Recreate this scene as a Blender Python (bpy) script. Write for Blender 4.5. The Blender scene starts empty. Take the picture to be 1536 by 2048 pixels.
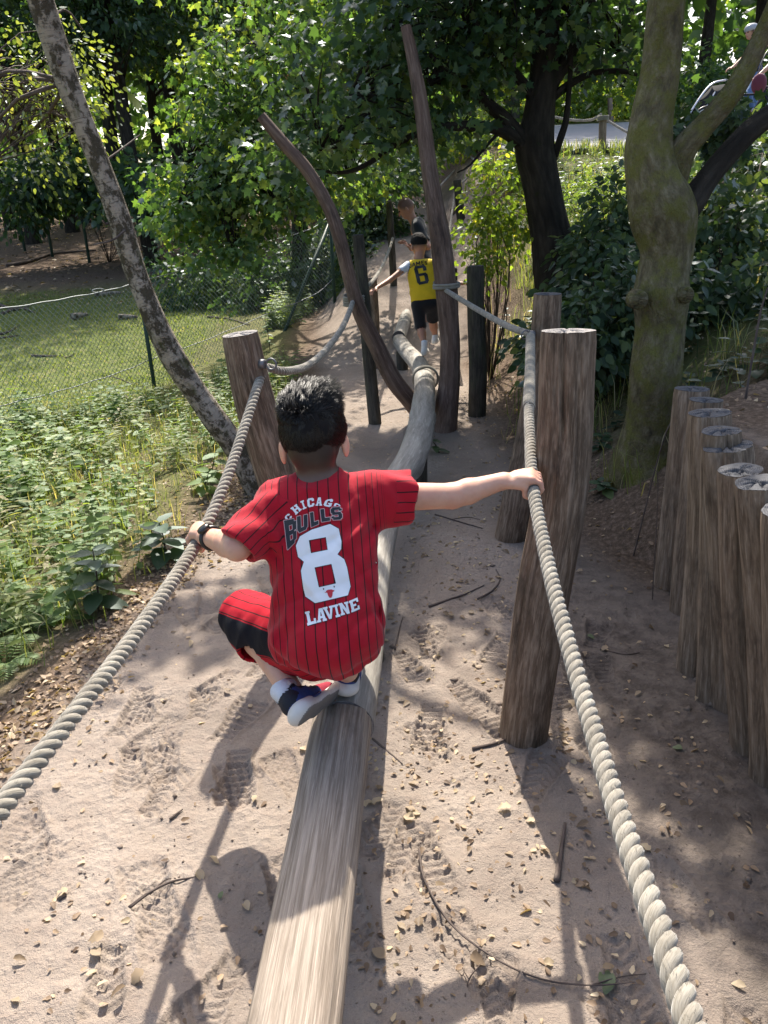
import bpy, math, random
import numpy as np
from mathutils import Vector, Matrix
from mathutils.bvhtree import BVHTree

scene = bpy.context.scene
C = scene.collection
R = math.radians
rng = np.random.default_rng(7)

# ------------------------------------------------------------------ camera
EYE = np.array([0.0, 0.0, 1.65])
PITCH, ROLL, F = R(22.0), R(2.3), 1538.0          # F in pixels of the 1536x2048 photograph
FWD = np.array([0, math.cos(PITCH), -math.sin(PITCH)])
_r0 = np.array([1.0, 0, 0]); _u0 = np.array([0, math.sin(PITCH), math.cos(PITCH)])
RGT = _r0 * math.cos(ROLL) - _u0 * math.sin(ROLL)
UPV = _u0 * math.cos(ROLL) + _r0 * math.sin(ROLL)
cam_d = bpy.data.cameras.new('camera')
cam_d.sensor_fit = 'VERTICAL'; cam_d.sensor_height = 24.0; cam_d.lens = 24.0 * F / 2048.0
cam_d.clip_start = 0.02; cam_d.clip_end = 600
cam = bpy.data.objects.new('camera', cam_d); C.objects.link(cam)
m = Matrix.Identity(4)
for i in range(3):
    m[i][0], m[i][1], m[i][2], m[i][3] = RGT[i], UPV[i], -FWD[i], EYE[i]
cam.matrix_world = m
scene.camera = cam

# ------------------------------------------------------------------ light
SUN_EL, SUN_AZ = R(50.5), R(2.0)                    # azimuth from +Y towards +X
SUNDIR = Vector((math.sin(SUN_AZ) * math.cos(SUN_EL), math.cos(SUN_AZ) * math.cos(SUN_EL), math.sin(SUN_EL)))
world = bpy.data.worlds.new('World'); scene.world = world; world.use_nodes = True
wn = world.node_tree.nodes; wl = world.node_tree.links
sky = wn.new('ShaderNodeTexSky'); sky.sky_type = 'NISHITA'; sky.sun_disc = False
sky.sun_elevation = SUN_EL; sky.sun_rotation = SUN_AZ; sky.air_density = 1.0; sky.dust_density = 4.0
bg = wn['Background']; bg.inputs['Strength'].default_value = 0.15
wl.new(sky.outputs['Color'], bg.inputs['Color'])
sd = bpy.data.lights.new('sun', 'SUN'); sd.energy = 4.5; sd.angle = R(0.6); sd.color = (1.0, 0.93, 0.82)
sun = bpy.data.objects.new('sun', sd); C.objects.link(sun)
sun.rotation_euler = SUNDIR.to_track_quat('Z', 'Y').to_euler()
sun.location = (0, 20, 40)
vs = scene.view_settings
vs.view_transform = 'Standard'; vs.look = 'None'; vs.exposure = 1.3; vs.gamma = 1.0; vs.use_curve_mapping = False
scene.cycles.use_denoising = True
scene.cycles.max_bounces = 8; scene.cycles.transparent_max_bounces = 8
scene.cycles.caustics_reflective = False; scene.cycles.caustics_refractive = False

# ------------------------------------------------------------------ placing helpers
def ray(px, py):
    return FWD + RGT * ((px - 768) / F) - UPV * ((py - 1024) / F)
def at(px, py, Y):                                  # the point seen at a pixel, Y metres ahead
    r = ray(px, py); return EYE + r * (Y / r[1])
def atd(px, py, d):                                 # the point seen at a pixel, at optical depth d
    return EYE + ray(px, py) * d
def atz(px, py, z):
    r = ray(px, py); return EYE + r * ((z - EYE[2]) / r[2])
def proj(p):
    q = np.asarray(p) - EYE; w = q @ FWD
    return 768 + F * (q @ RGT) / w, 1024 - F * (q @ UPV) / w
def ss(a, b, x):
    t = np.clip((x - a) / (b - a), 0, 1); return t * t * (3 - 2 * t)
def unit(v):
    v = np.asarray(v, float); return v / (np.linalg.norm(v, axis=-1, keepdims=True) + 1e-12)

_tab = rng.random((64, 64, 16))
def vnoise(x, y, z=0.0):                            # value noise on numpy arrays, -1..1
    x, y, z = np.broadcast_arrays(np.asarray(x, float), np.asarray(y, float), np.asarray(z, float))
    xi, yi, zi = np.floor(x).astype(int), np.floor(y).astype(int), np.floor(z).astype(int)
    fx, fy, fz = x - xi, y - yi, z - zi
    fx, fy, fz = fx*fx*(3-2*fx), fy*fy*(3-2*fy), fz*fz*(3-2*fz)
    r = 0
    for a in (0, 1):
        for b in (0, 1):
            for c in (0, 1):
                w = (fx if a else 1-fx) * (fy if b else 1-fy) * (fz if c else 1-fz)
                r = r + w * _tab[(xi+a) % 64, (yi+b) % 64, (zi+c) % 16]
    return r * 2 - 1
def fbm(x, y, z=0.0, o=3):
    s, a, t = 0, 1.0, 0
    for i in range(o):
        s = s + a * vnoise(x * 2**i + 13.7*i, y * 2**i + 5.1*i, np.asarray(z) * 2**i + 3.3*i); t += a; a *= .5
    return s / t

# ------------------------------------------------------------------ mesh helpers
def mesh_data(name, V, Fs, mats=(), smooth=True, attrs=None, mat_index=None):
    V = np.ascontiguousarray(V, dtype=np.float32)
    if isinstance(Fs, np.ndarray): Fs = [Fs]
    Fs = [np.asarray(f, dtype=np.int32) for f in Fs if len(f)]
    me = bpy.data.meshes.new(name)
    me.vertices.add(len(V)); me.vertices.foreach_set('co', V.ravel())
    loops = np.concatenate([f.ravel() for f in Fs])
    tot = np.concatenate([np.full(len(f), f.shape[1], np.int32) for f in Fs])
    start = np.concatenate([[0], np.cumsum(tot)[:-1]]).astype(np.int32)
    me.loops.add(len(loops)); me.loops.foreach_set('vertex_index', loops)
    me.polygons.add(len(tot)); me.polygons.foreach_set('loop_start', start)
    try: me.polygons.foreach_set('loop_total', tot)
    except Exception: pass
    if attrs:
        for k, a in attrs.items():
            a = np.ascontiguousarray(a, dtype=np.float32)
            if a.ndim == 1:
                t = me.attributes.new(k, 'FLOAT', 'POINT'); t.data.foreach_set('value', a)
            else:
                t = me.attributes.new(k, 'FLOAT_VECTOR', 'POINT'); t.data.foreach_set('vector', a.ravel())
    for mt in (mats if isinstance(mats, (list, tuple)) else [mats]):
        me.materials.append(mt)
    if mat_index is not None:
        me.polygons.foreach_set('material_index', np.asarray(mat_index, np.int32))
    me.update(calc_edges=True); me.validate()
    if smooth: me.polygons.foreach_set('use_smooth', np.ones(len(me.polygons), bool))
    return me
def link(name, me, parent=None, loc=None):
    o = bpy.data.objects.new(name, me); C.objects.link(o)
    if parent is not None: o.parent = parent
    if loc is not None: o.location = loc
    return o
def origin_of(o):
    p = np.zeros(3)
    while o is not None:
        p = p + np.array(o.location); o = o.parent
    return p
def mk(name, V, Fs, mat, parent=None, smooth=True, attrs=None, loc=None, mat_index=None):
    """V in world coordinates; the object sits at loc (world) or at its parent's origin."""
    V = np.asarray(V, float)
    po = origin_of(parent) if parent is not None else np.zeros(3)
    l = np.zeros(3) if loc is None else np.asarray(loc, float) - po
    return link(name, mesh_data(name, V - po - l, Fs, mat, smooth, attrs, mat_index), parent, l)
def tag(o, label, cat, group=None, kind=None):
    o['label'] = label; o['category'] = cat
    if group: o['group'] = group
    if kind: o['kind'] = kind
    return o
def struct(o):
    o['kind'] = 'structure'; return o
def empty(name, loc, label, cat, group=None):
    o = link(name, None, None, loc); o.empty_display_size = .1
    return tag(o, label, cat, group)
def copy_tree(o, parent=None):
    c = o.copy(); C.objects.link(c)
    if parent is not None: c.parent = parent
    for ch in list(o.children): copy_tree(ch, c)
    return c
class Acc:                                          # gathers pieces of one mesh
    def __init__(s): s.V = []; s.F3 = []; s.F4 = []; s.n = 0; s.A = {}
    def add(s, V, Fs, **attrs):
        if isinstance(Fs, np.ndarray): Fs = [Fs]
        for f in Fs:
            if len(f) == 0: continue
            (s.F4 if f.shape[1] == 4 else s.F3).append(f + s.n)
        s.V.append(np.asarray(V, float)); s.n += len(V)
        for k, a in attrs.items():
            a = np.asarray(a, float)
            if a.ndim == 0: a = np.full(len(V), float(a))
            s.A.setdefault(k, []).append(a)
        return s
    def get(s):
        Fs = []
        if s.F3: Fs.append(np.concatenate(s.F3))
        if s.F4: Fs.append(np.concatenate(s.F4))
        return np.concatenate(s.V), Fs, {k: np.concatenate(v) for k, v in s.A.items()}
    def build(s, name, mat, parent=None, smooth=True, loc=None):
        V, Fs, A = s.get(); return mk(name, V, Fs, mat, parent, smooth, A, loc)

def spline(P, n):
    """Catmull-Rom through P (rows of any width), n samples, even in arc length of the first 3 columns."""
    P = np.asarray(P, float); Q = np.vstack([2*P[0]-P[1], P, 2*P[-1]-P[-2]])
    out = []
    for i in range(1, len(Q)-2):
        p0, p1, p2, p3 = Q[i-1], Q[i], Q[i+1], Q[i+2]
        t = np.linspace(0, 1, 24, endpoint=False)[:, None]
        out.append(.5*((2*p1)+(-p0+p2)*t+(2*p0-5*p1+4*p2-p3)*t**2+(-p0+3*p1-3*p2+p3)*t**3))
    out = np.vstack(out + [P[-1:]])
    s = np.concatenate([[0], np.cumsum(np.linalg.norm(np.diff(out[:, :3], axis=0), axis=1))])
    u = np.linspace(0, s[-1], n)
    return np.stack([np.interp(u, s, out[:, k]) for k in range(out.shape[1])], 1)
def frames(P):
    T = np.gradient(P, axis=0); T = unit(T)
    a = np.array([0, 0, 1.]) if abs(T[0][2]) < .9 else np.array([1., 0, 0])
    n = unit(a - T[0]*(a@T[0])); N = [n]
    for i in range(1, len(P)):
        n = N[-1] - T[i]*(N[-1]@T[i]); N.append(unit(n))
    N = np.array(N); B = np.cross(T, N)
    return T, N, B
def tube(P, rad, ns=12, cap0=True, cap1=True, radial=None, flat_cap=False):
    """Swept tube. radial(phi[ns], s[n]) multiplies the radius. Returns V, [tris, quads], tc."""
    P = np.asarray(P, float); n = len(P); rad = np.broadcast_to(np.asarray(rad, float), (n,))
    T, N, B = frames(P)
    phi = np.linspace(0, 2*np.pi, ns, endpoint=False)
    s = np.concatenate([[0], np.cumsum(np.linalg.norm(np.diff(P, axis=0), axis=1))])
    rr = rad[:, None] * (np.ones((n, ns)) if radial is None else radial(phi[None, :], s[:, None]))
    c, d = np.cos(phi)[None, :], np.sin(phi)[None, :]
    V = P[:, None, :] + rr[..., None]*(c[..., None]*N[:, None, :] + d[..., None]*B[:, None, :])
    tc = np.stack([rr*c, rr*d, np.broadcast_to(s[:, None], rr.shape)], -1)
    V = V.reshape(-1, 3); tc = tc.reshape(-1, 3)
    i = np.arange(n-1)[:, None]*ns; j = np.arange(ns)[None, :]; k = (j+1) % ns
    quads = np.stack([i+j, i+k, i+ns+k, i+ns+j], -1).reshape(-1, 4)
    tris = []; jj = np.arange(ns); kk = (jj+1) % ns
    if cap0:
        V = np.vstack([V, P[:1] - (0 if flat_cap else T[0]*rad[0]*.25)]); tc = np.vstack([tc, [[0, 0, 0]]]); a = len(V)-1
        tris.append(np.stack([np.full(ns, a), kk, jj], 1))
    if cap1:
        V = np.vstack([V, P[-1:] + (0 if flat_cap else T[-1]*rad[-1]*.25)]); tc = np.vstack([tc, [[0, 0, s[-1]]]]); a = len(V)-1; b = (n-1)*ns
        tris.append(np.stack([np.full(ns, a), b+jj, b+kk], 1))
    Fs = [quads] + ([np.concatenate(tris)] if tris else [])
    return V, Fs, tc
def add_tube(acc, P, rad, ns=8, n=None, **kw):
    P = np.asarray(P, float)
    if n:
        Q = np.column_stack([P, np.broadcast_to(np.asarray(rad, float), (len(P),))]); Q = spline(Q, n); P, rad = Q[:, :3], Q[:, 3]
    V, Fs, tc = tube(P, rad, ns, **kw); acc.add(V, Fs, tc=tc)
def box(c, sx, sy, sz, Rm=None, bev=0.0):
    """Box with optional bevelled edges (chamfered corners)."""
    h = np.array([sx, sy, sz])/2
    V = []; 
    for i in (-1, 1):
        for j in (-1, 1):
            for k in (-1, 1): V.append([i, j, k])
    V = np.array(V, float)*h
    Fq = np.array([[0, 1, 3, 2], [4, 6, 7, 5], [0, 4, 5, 1], [2, 3, 7, 6], [0, 2, 6, 4], [1, 5, 7, 3]])
    if Rm is not None: V = V @ np.asarray(Rm).T
    return V + np.asarray(c), Fq

# ------------------------------------------------------------------ implicit bodies
class Sdf:
    def __init__(s, lo, hi, h):
        s.h = h; s.lo = np.asarray(lo, float); s.n = (np.ceil((np.asarray(hi)-s.lo)/h)).astype(int)+1
        s.d = np.full(s.n, .5, np.float32)
        s.ax = [s.lo[i] + h*np.arange(s.n[i]) for i in range(3)]
    def blk(s, lo, hi):
        a = np.clip(np.floor((lo-s.lo)/s.h).astype(int), 0, s.n); b = np.clip(np.ceil((hi-s.lo)/s.h).astype(int)+1, 0, s.n)
        sl = tuple(slice(a[i], b[i]) for i in range(3))
        X = np.stack(np.meshgrid(*[s.ax[i][sl[i]] for i in range(3)], indexing='ij'), -1).astype(np.float32)
        return sl, X
    def put(s, sl, e, k, neg=False):
        d = s.d[sl]
        if neg: s.d[sl] = np.maximum(d, -e)
        elif k:
            hh = np.clip(.5+.5*(d-e)/k, 0, 1); s.d[sl] = d*(1-hh)+e*hh-k*hh*(1-hh)
        else: s.d[sl] = np.minimum(d, e)
    def cone(s, a, b, ra, rb, k=.02, cut=None, neg=False, flat=None):
        a = np.asarray(a, float); b = np.asarray(b, float); m = max(ra, rb)+k+3*s.h
        sl, X = s.blk(np.minimum(a, b)-m, np.maximum(a, b)+m)
        if X.size == 0: return s
        ba = b-a; q = X-a
        if flat is not None:                        # flat=(axis, factor): squash along a direction
            ax = unit(flat[0]); f = flat[1]; w = (q@ax); q = q + (1/f-1)*w[..., None]*ax; ba = ba + (1/f-1)*(ba@ax)*ax
        t = np.clip((q@ba)/(ba@ba+1e-12), 0, 1)
        e = np.linalg.norm(q-t[..., None]*ba, axis=-1)-(ra+t*(rb-ra))
        if flat is not None: e = e*max(min(1.0, flat[1]), .5)
        if cut is not None: e = np.maximum(e, (X-np.asarray(cut[0]))@np.asarray(unit(cut[1])))
        s.put(sl, e.astype(np.float32), k, neg); return s
    def ell(s, c, r, Rm=None, k=.02, neg=False):
        c = np.asarray(c, float); r = np.asarray(r, float); m = r.max()+k+3*s.h
        sl, X = s.blk(c-m, c+m)
        if X.size == 0: return s
        q = X-c
        if Rm is not None: q = q@np.asarray(Rm)     # columns of Rm are the axes
        k0 = np.linalg.norm(q/r, axis=-1); k1 = np.linalg.norm(q/(r*r), axis=-1)+1e-9
        s.put(sl, (k0*(k0-1)/k1).astype(np.float32), k, neg); return s
    def warp(s, fn):                                # fn(X) added to the distance near the surface
        idx = np.argwhere(np.abs(s.d) < .04)
        X = s.lo + idx*s.h
        s.d[tuple(idx.T)] += fn(X).astype(np.float32); return s
    def clip(s, p, n):
        n = unit(n); g = (s.ax[0]-p[0])[:, None, None]*n[0]+(s.ax[1]-p[1])[None, :, None]*n[1]+(s.ax[2]-p[2])[None, None, :]*n[2]
        s.d = np.maximum(s.d, g.astype(np.float32)); return s
    def mesh(s):
        d = s.d; neg = d < 0
        c = [neg[i:d.shape[0]-1+i, j:d.shape[1]-1+j, k:d.shape[2]-1+k] for i in (0, 1) for j in (0, 1) for k in (0, 1)]
        anyc = np.logical_or.reduce(c); allc = np.logical_and.reduce(c)
        act = np.argwhere(anyc & ~allc)
        vid = np.full(anyc.shape, -1, np.int64); vid[tuple(act.T)] = np.arange(len(act))
        corner = [(i, j, k) for i in (0, 1) for j in (0, 1) for k in (0, 1)]
        val = {cc: d[act[:, 0]+cc[0], act[:, 1]+cc[1], act[:, 2]+cc[2]] for cc in corner}
        S = np.zeros((len(act), 3)); cnt = np.zeros(len(act))
        for a in corner:
            for ax in range(3):
                if a[ax] == 0:
                    b = list(a); b[ax] = 1; b = tuple(b)
                    va, vb = val[a], val[b]; x = (va < 0) != (vb < 0)
                    t = np.where(x, va/(va-vb+1e-20), 0)
                    p = np.tile(np.array(a, float), (len(act), 1)); p[:, ax] += t
                    S[x] += p[x]; cnt[x] += 1
        V = s.lo + (act + S/np.maximum(cnt, 1)[:, None])*s.h
        Q = []
        for ax in range(3):
            sl0 = [slice(None)]*3; sl1 = [slice(None)]*3; sl0[ax] = slice(0, -1); sl1[ax] = slice(1, None)
            x = neg[tuple(sl0)] != neg[tuple(sl1)]
            e = np.argwhere(x); u, w = (ax+1) % 3, (ax+2) % 3
            ok = (e[:, u] > 0) & (e[:, w] > 0) & (e[:, u] < d.shape[u]-1) & (e[:, w] < d.shape[w]-1); e = e[ok]
            du = np.zeros(3, int); du[u] = 1; dw = np.zeros(3, int); dw[w] = 1
            q = np.stack([vid[tuple((e-du-dw).T)], vid[tuple((e-dw).T)], vid[tuple(e.T)], vid[tuple((e-du).T)]], 1)
            flip = ~neg[tuple(e.T)]
            q[flip] = q[flip][:, ::-1]
            Q.append(q)
        Q = np.concatenate(Q); Q = Q[(Q >= 0).all(1)]
        return V, Q
def relax(V, Q, it=2, w=.5):
    for _ in range(it):
        S = np.zeros_like(V); c = np.zeros(len(V))
        for a in range(4):
            for b in ((a+1) % 4, (a-1) % 4):
                np.add.at(S, Q[:, a], V[Q[:, b]]); np.add.at(c, Q[:, a], 1)
        V = V*(1-w) + w*S/np.maximum(c, 1)[:, None]
    return V
# ------------------------------------------------------------------ materials
class NT:
    def __init__(s, name):
        s.m = bpy.data.materials.new(name); s.m.use_nodes = True
        s.t = s.m.node_tree; s.n = s.t.nodes; s.l = s.t.links
        s.b = s.n['Principled BSDF']; s.out = s.n['Material Output']
    def new(s, t, **kw):
        n = s.n.new(t)
        for k, v in kw.items(): setattr(n, k, v)
        return n
    def put(s, a, b): s.l.new(a, b)
    def attr(s, name, vec=False):
        n = s.new('ShaderNodeAttribute', attribute_name=name); return n.outputs['Vector' if vec else 'Fac']
    def obj(s): return s.new('ShaderNodeTexCoord').outputs['Object']
    def mapv(s, src, scale, loc=(0, 0, 0)):
        n = s.new('ShaderNodeMapping'); n.inputs['Scale'].default_value = scale; n.inputs['Location'].default_value = loc
        s.put(src, n.inputs['Vector']); return n.outputs[0]
    def noise(s, src, scale, detail=4, rough=.55, dist=0.0, out='Fac'):
        n = s.new('ShaderNodeTexNoise'); n.inputs['Scale'].default_value = scale; n.inputs['Detail'].default_value = detail
        n.inputs['Roughness'].default_value = rough; n.inputs['Distortion'].default_value = dist
        if src is not None: s.put(src, n.inputs['Vector'])
        return n.outputs[out]
    def vor(s, src, scale, feature='F1', out='Distance'):
        n = s.new('ShaderNodeTexVoronoi', feature=feature); n.inputs['Scale'].default_value = scale
        if src is not None: s.put(src, n.inputs['Vector'])
        return n.outputs[out]
    def ramp(s, src, stops):
        n = s.new('ShaderNodeValToRGB'); e = n.color_ramp.elements
        while len(e) < len(stops): e.new(.5)
        for i, (p, c) in enumerate(stops):
            e[i].position = p; e[i].color = (*c, 1) if len(c) == 3 else c
        s.put(src, n.inputs['Fac']); return n.outputs['Color']
    def step(s, src, a, b):
        n = s.new('ShaderNodeMapRange'); n.clamp = True; n.interpolation_type = 'SMOOTHSTEP'
        n.inputs['From Min'].default_value = a; n.inputs['From Max'].default_value = b
        s.put(src, n.inputs['Value']); return n.outputs['Result']
    def math(s, op, a, b=None):
        n = s.new('ShaderNodeMath', operation=op)
        for i, v in enumerate((a, b)):
            if v is None: continue
            if isinstance(v, (int, float)): n.inputs[i].default_value = v
            else: s.put(v, n.inputs[i])
        return n.outputs[0]
    def mix(s, fac, a, b, mode='MIX'):
        n = s.new('ShaderNodeMix', data_type='RGBA', blend_type=mode)
        for sock, v in ((n.inputs[0], fac), (n.inputs[6], a), (n.inputs[7], b)):
            if isinstance(v, (int, float)): sock.default_value = v
            elif isinstance(v, tuple): sock.default_value = (*v, 1)
            else: s.put(v, sock)
        return n.outputs[2]
    def bump(s, h, strength=.5, dist=.01, normal=None):
        n = s.new('ShaderNodeBump'); n.inputs['Strength'].default_value = strength; n.inputs['Distance'].default_value = dist
        s.put(h, n.inputs['Height'])
        if normal is not None: s.put(normal, n.inputs['Normal'])
        s.put(n.outputs[0], s.b.inputs['Normal']); return n.outputs[0]
    def col(s, c):
        if isinstance(c, tuple): s.b.inputs['Base Color'].default_value = (*c, 1)
        else: s.put(c, s.b.inputs['Base Color'])
        return s
    def rough(s, r, spec=.3):
        if isinstance(r, (int, float)): s.b.inputs['Roughness'].default_value = r
        else: s.put(r, s.b.inputs['Roughness'])
        s.b.inputs['Specular IOR Level'].default_value = spec; return s

def m_plain(name, c, rough=.6, spec=.3, metal=0.0, var=.12, scale=40, bump=0.0):
    t = NT(name); o = t.obj(); n = t.noise(o, scale)
    t.col(t.mix(n, tuple(x*(1-var) for x in c), tuple(min(1, x*(1+var)) for x in c))).rough(rough, spec)
    t.b.inputs['Metallic'].default_value = metal
    if bump: t.bump(t.noise(o, scale*4), bump, .003)
    return t.m

def m_leaf(name, dark, light, trans=.45, gloss=.12, yellow=None):
    t = NT(name); n, l = t.n, t.l
    a = t.attr('tint')
    stops = [(0.0, dark), (.75, light)] + ([(1.0, yellow)] if yellow else [])
    c = t.ramp(a, stops)
    n.remove(t.b)
    df = t.new('ShaderNodeBsdfDiffuse'); tr = t.new('ShaderNodeBsdfTranslucent'); gl = t.new('ShaderNodeBsdfGlossy')
    gl.inputs['Roughness'].default_value = .5; gl.inputs['Color'].default_value = (.9, .95, 1, 1)
    tc = t.mix(1.0, c, (2.1, 2.0, .8), 'MULTIPLY')
    t.put(c, df.inputs['Color']); t.put(tc, tr.inputs['Color'])
    m1 = t.new('ShaderNodeMixShader'); m1.inputs[0].default_value = trans
    t.put(df.outputs[0], m1.inputs[1]); t.put(tr.outputs[0], m1.inputs[2])
    fr = t.new('ShaderNodeFresnel'); fr.inputs['IOR'].default_value = 1.4
    fm = t.math('MINIMUM', t.math('MULTIPLY', fr.outputs[0], gloss*6), gloss*1.3)
    m2 = t.new('ShaderNodeMixShader'); t.put(fm, m2.inputs[0])
    t.put(m1.outputs[0], m2.inputs[1]); t.put(gl.outputs[0], m2.inputs[2])
    t.put(m2.outputs[0], t.out.inputs['Surface'])
    return t.m

def m_bark(name, c1, c2, c3, sc=(30, 30, 5), bump=.8, moss=None, moss_amt=.5, fine=4.0, dist=.012):
    t = NT(name); tc = t.attr('tc', True)
    v = t.mapv(tc, sc); a = t.noise(v, 1.0, 6, .65); b = t.noise(t.mapv(tc, tuple(x*fine for x in sc)), 1.0, 3)
    big = t.noise(tc, 3.0, 3)
    c = t.ramp(a, [(.28, c1), (.5, c2), (.72, c3)])
    c = t.mix(t.math('MULTIPLY', b, .6), c, c1)
    if moss:
        mm = t.step(t.noise(tc, 9.0, 5, .7), 1-moss_amt-.12, 1-moss_amt+.1)
        c = t.mix(mm, c, t.mix(t.noise(tc, 160.0, 2), tuple(x*.6 for x in moss), tuple(x*1.4 for x in moss)))
    c = t.mix(t.step(big, .35, .7), t.mix(1.0, c, (.72, .7, .68), 'MULTIPLY'), c)
    t.col(c).rough(.85, .15)
    t.bump(t.math('ADD', a, t.math('MULTIPLY', b, .4)), bump, dist)
    return t.m

def m_wood(name, c1, c2, c3, stain=(.05, .045, .04), stain_amt=.35, sc=(55, 55, 4.5), bump=.6, base_green=0.0, rough=.8):
    """Weathered timber: streaks along the piece, dark stains, chips, end grain where the sweep ends."""
    t = NT(name); tc = t.attr('tc', True)
    a = t.noise(t.mapv(tc, sc), 1.0, 6, .65, .4); f = t.noise(t.mapv(tc, (sc[0]*4, sc[1]*4, sc[2]*3)), 1.0, 3, .6)
    c = t.ramp(a, [(.25, c1), (.48, c2), (.7, c3)])
    c = t.mix(t.math('MULTIPLY', t.step(f, .5, .75), .55), c, tuple(x*1.35 for x in c3))
    st = t.step(t.noise(t.mapv(tc, (9, 9, 3.2)), 1.0, 5, .7), .62-stain_amt*.4, .9-stain_amt*.4)
    c = t.mix(t.math('MULTIPLY', st, .8), c, stain)
    if base_green:
        g = t.step(t.noise(t.mapv(tc, (14, 14, 5)), 1.0, 4), .45, .75)
        c = t.mix(t.math('MULTIPLY', g, base_green), c, (.075, .085, .045))
    t.col(c).rough(rough, .2)
    t.bump(t.math('ADD', t.math('MULTIPLY', a, 1.0), t.math('MULTIPLY', f, .5)), bump, .006)
    return t.m

def m_endgrain(name, c1, c2):
    t = NT(name); tc = t.attr('tc', True)
    n = t.new('ShaderNodeVectorMath', operation='LENGTH')
    sep = t.new('ShaderNodeSeparateXYZ'); t.put(tc, sep.inputs[0])
    cmb = t.new('ShaderNodeCombineXYZ'); t.put(sep.outputs[0], cmb.inputs[0]); t.put(sep.outputs[1], cmb.inputs[1])
    wob = t.noise(cmb.outputs[0], 25.0, 3)
    t.put(cmb.outputs[0], n.inputs[0])
    w = t.math('SINE', t.math('ADD', t.math('MULTIPLY', n.outputs['Value'], 1100.0), t.math('MULTIPLY', wob, 14.0)))
    c = t.mix(t.math('MULTIPLY', t.math('ADD', w, 1.0), .3), c1, c2)
    c = t.mix(t.step(t.noise(cmb.outputs[0], 60.0, 4), .45, .75), c, tuple(x*.55 for x in c1))
    t.col(c).rough(.85, .15); t.bump(t.math('ADD', w, t.noise(cmb.outputs[0], 120.0)), .35, .002)
    return t.m

# --- setting
def m_ground():
    t = NT('sandy_ground'); o = t.obj()
    g, l, d = t.attr('grass'), t.attr('litter'), t.attr('damp')
    n1 = t.noise(o, 1.6, 6, .6); n2 = t.noise(o, 14, 5, .65); n3 = t.noise(o, 120, 3, .7); n4 = t.noise(o, 500, 2)
    c = t.ramp(n1, [(.3, (.186, .152, .125)), (.5, (.258, .214, .178)), (.72, (.325, .275, .232))])
    c = t.mix(t.math('MULTIPLY', t.step(n2, .42, .7), .5), c, (.23, .18, .148))
    c = t.mix(t.step(n3, .6, .72), c, (.15, .12, .10))
    c = t.mix(t.math('MULTIPLY', t.step(n4, .55, .75), .35), c, (.46, .39, .33))
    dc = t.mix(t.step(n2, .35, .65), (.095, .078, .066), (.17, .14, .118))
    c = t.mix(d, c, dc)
    lc = t.ramp(t.noise(o, 38, 5, .75), [(.3, (.05, .037, .028)), (.5, (.12, .085, .06)), (.7, (.23, .17, .13))])
    c = t.mix(l, c, lc)
    gc = t.ramp(t.noise(o, 9, 6, .7), [(.3, (.06, .075, .025)), (.52, (.11, .135, .04)), (.72, (.22, .19, .10))])
    c = t.mix(g, c, gc)
    t.col(c).rough(.95, .08)
    h = t.math('ADD', t.math('ADD', t.math('MULTIPLY', n2, .8), t.math('MULTIPLY', n3, .45)), t.math('MULTIPLY', n4, .16))
    vv = t.vor(t.mapv(o, (1, 1, .3)), 45.0)
    h = t.math('ADD', h, t.math('MULTIPLY', t.math('MULTIPLY', vv, t.step(n1, .45, .6)), .5))
    t.bump(h, .8, .022)
    return t.m
def m_road():
    t = NT('road_surface'); o = t.obj()
    n = t.noise(o, 3, 5); f = t.noise(o, 150, 2)
    t.col(t.mix(t.math('MULTIPLY', f, .5), t.mix(n, (.26, .255, .26), (.36, .35, .345)), (.2, .2, .2))).rough(.9, .1)
    t.bump(f, .4, .005); return t.m

M = {}
M['ground'] = m_ground(); M['road'] = m_road()
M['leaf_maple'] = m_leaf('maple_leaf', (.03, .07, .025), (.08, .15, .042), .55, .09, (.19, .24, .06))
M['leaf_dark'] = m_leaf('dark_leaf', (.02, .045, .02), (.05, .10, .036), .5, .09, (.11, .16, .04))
M['leaf_bright'] = m_leaf('bright_leaf', (.07, .12, .02), (.16, .23, .04), .6, .07, (.32, .3, .05))
M['leaf_birch'] = m_leaf('birch_leaf', (.085, .115, .03), (.15, .19, .055), .5, .08, (.27, .26, .09))
M['leaf_nettle'] = m_leaf('nettle_leaf', (.06, .105, .03), (.145, .215, .065), .45, .05, (.24, .26, .085))
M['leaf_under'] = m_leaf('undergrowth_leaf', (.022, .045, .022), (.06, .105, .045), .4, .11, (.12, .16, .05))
M['grass'] = m_leaf('grass_blade', (.075, .115, .03), (.15, .185, .06), .45, .04, (.31, .275, .16))
M['litter'] = m_leaf('dry_leaf', (.10, .068, .048), (.33, .24, .165), .25, .05, (.5, .41, .29))
M['fallen'] = m_leaf('fallen_leaf', (.13, .092, .062), (.34, .265, .185), .25, .05, (.43, .36, .25))
M['green_fallen'] = m_leaf('green_fallen_leaf', (.09, .12, .06), (.13, .165, .085), .3, .1)
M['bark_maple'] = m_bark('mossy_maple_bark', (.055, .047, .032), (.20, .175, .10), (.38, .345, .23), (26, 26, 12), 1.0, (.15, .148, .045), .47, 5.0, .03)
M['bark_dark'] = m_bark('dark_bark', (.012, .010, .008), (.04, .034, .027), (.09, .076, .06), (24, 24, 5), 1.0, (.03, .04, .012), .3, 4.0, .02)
M['twig'] = m_bark('twig_bark', (.03, .024, .018), (.075, .058, .045), (.13, .10, .08), (90, 90, 12), .5)
M['dead_twig'] = m_bark('dry_twig_bark', (.07, .055, .05), (.15, .12, .105), (.25, .21, .185), (90, 90, 12), .5)
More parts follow.
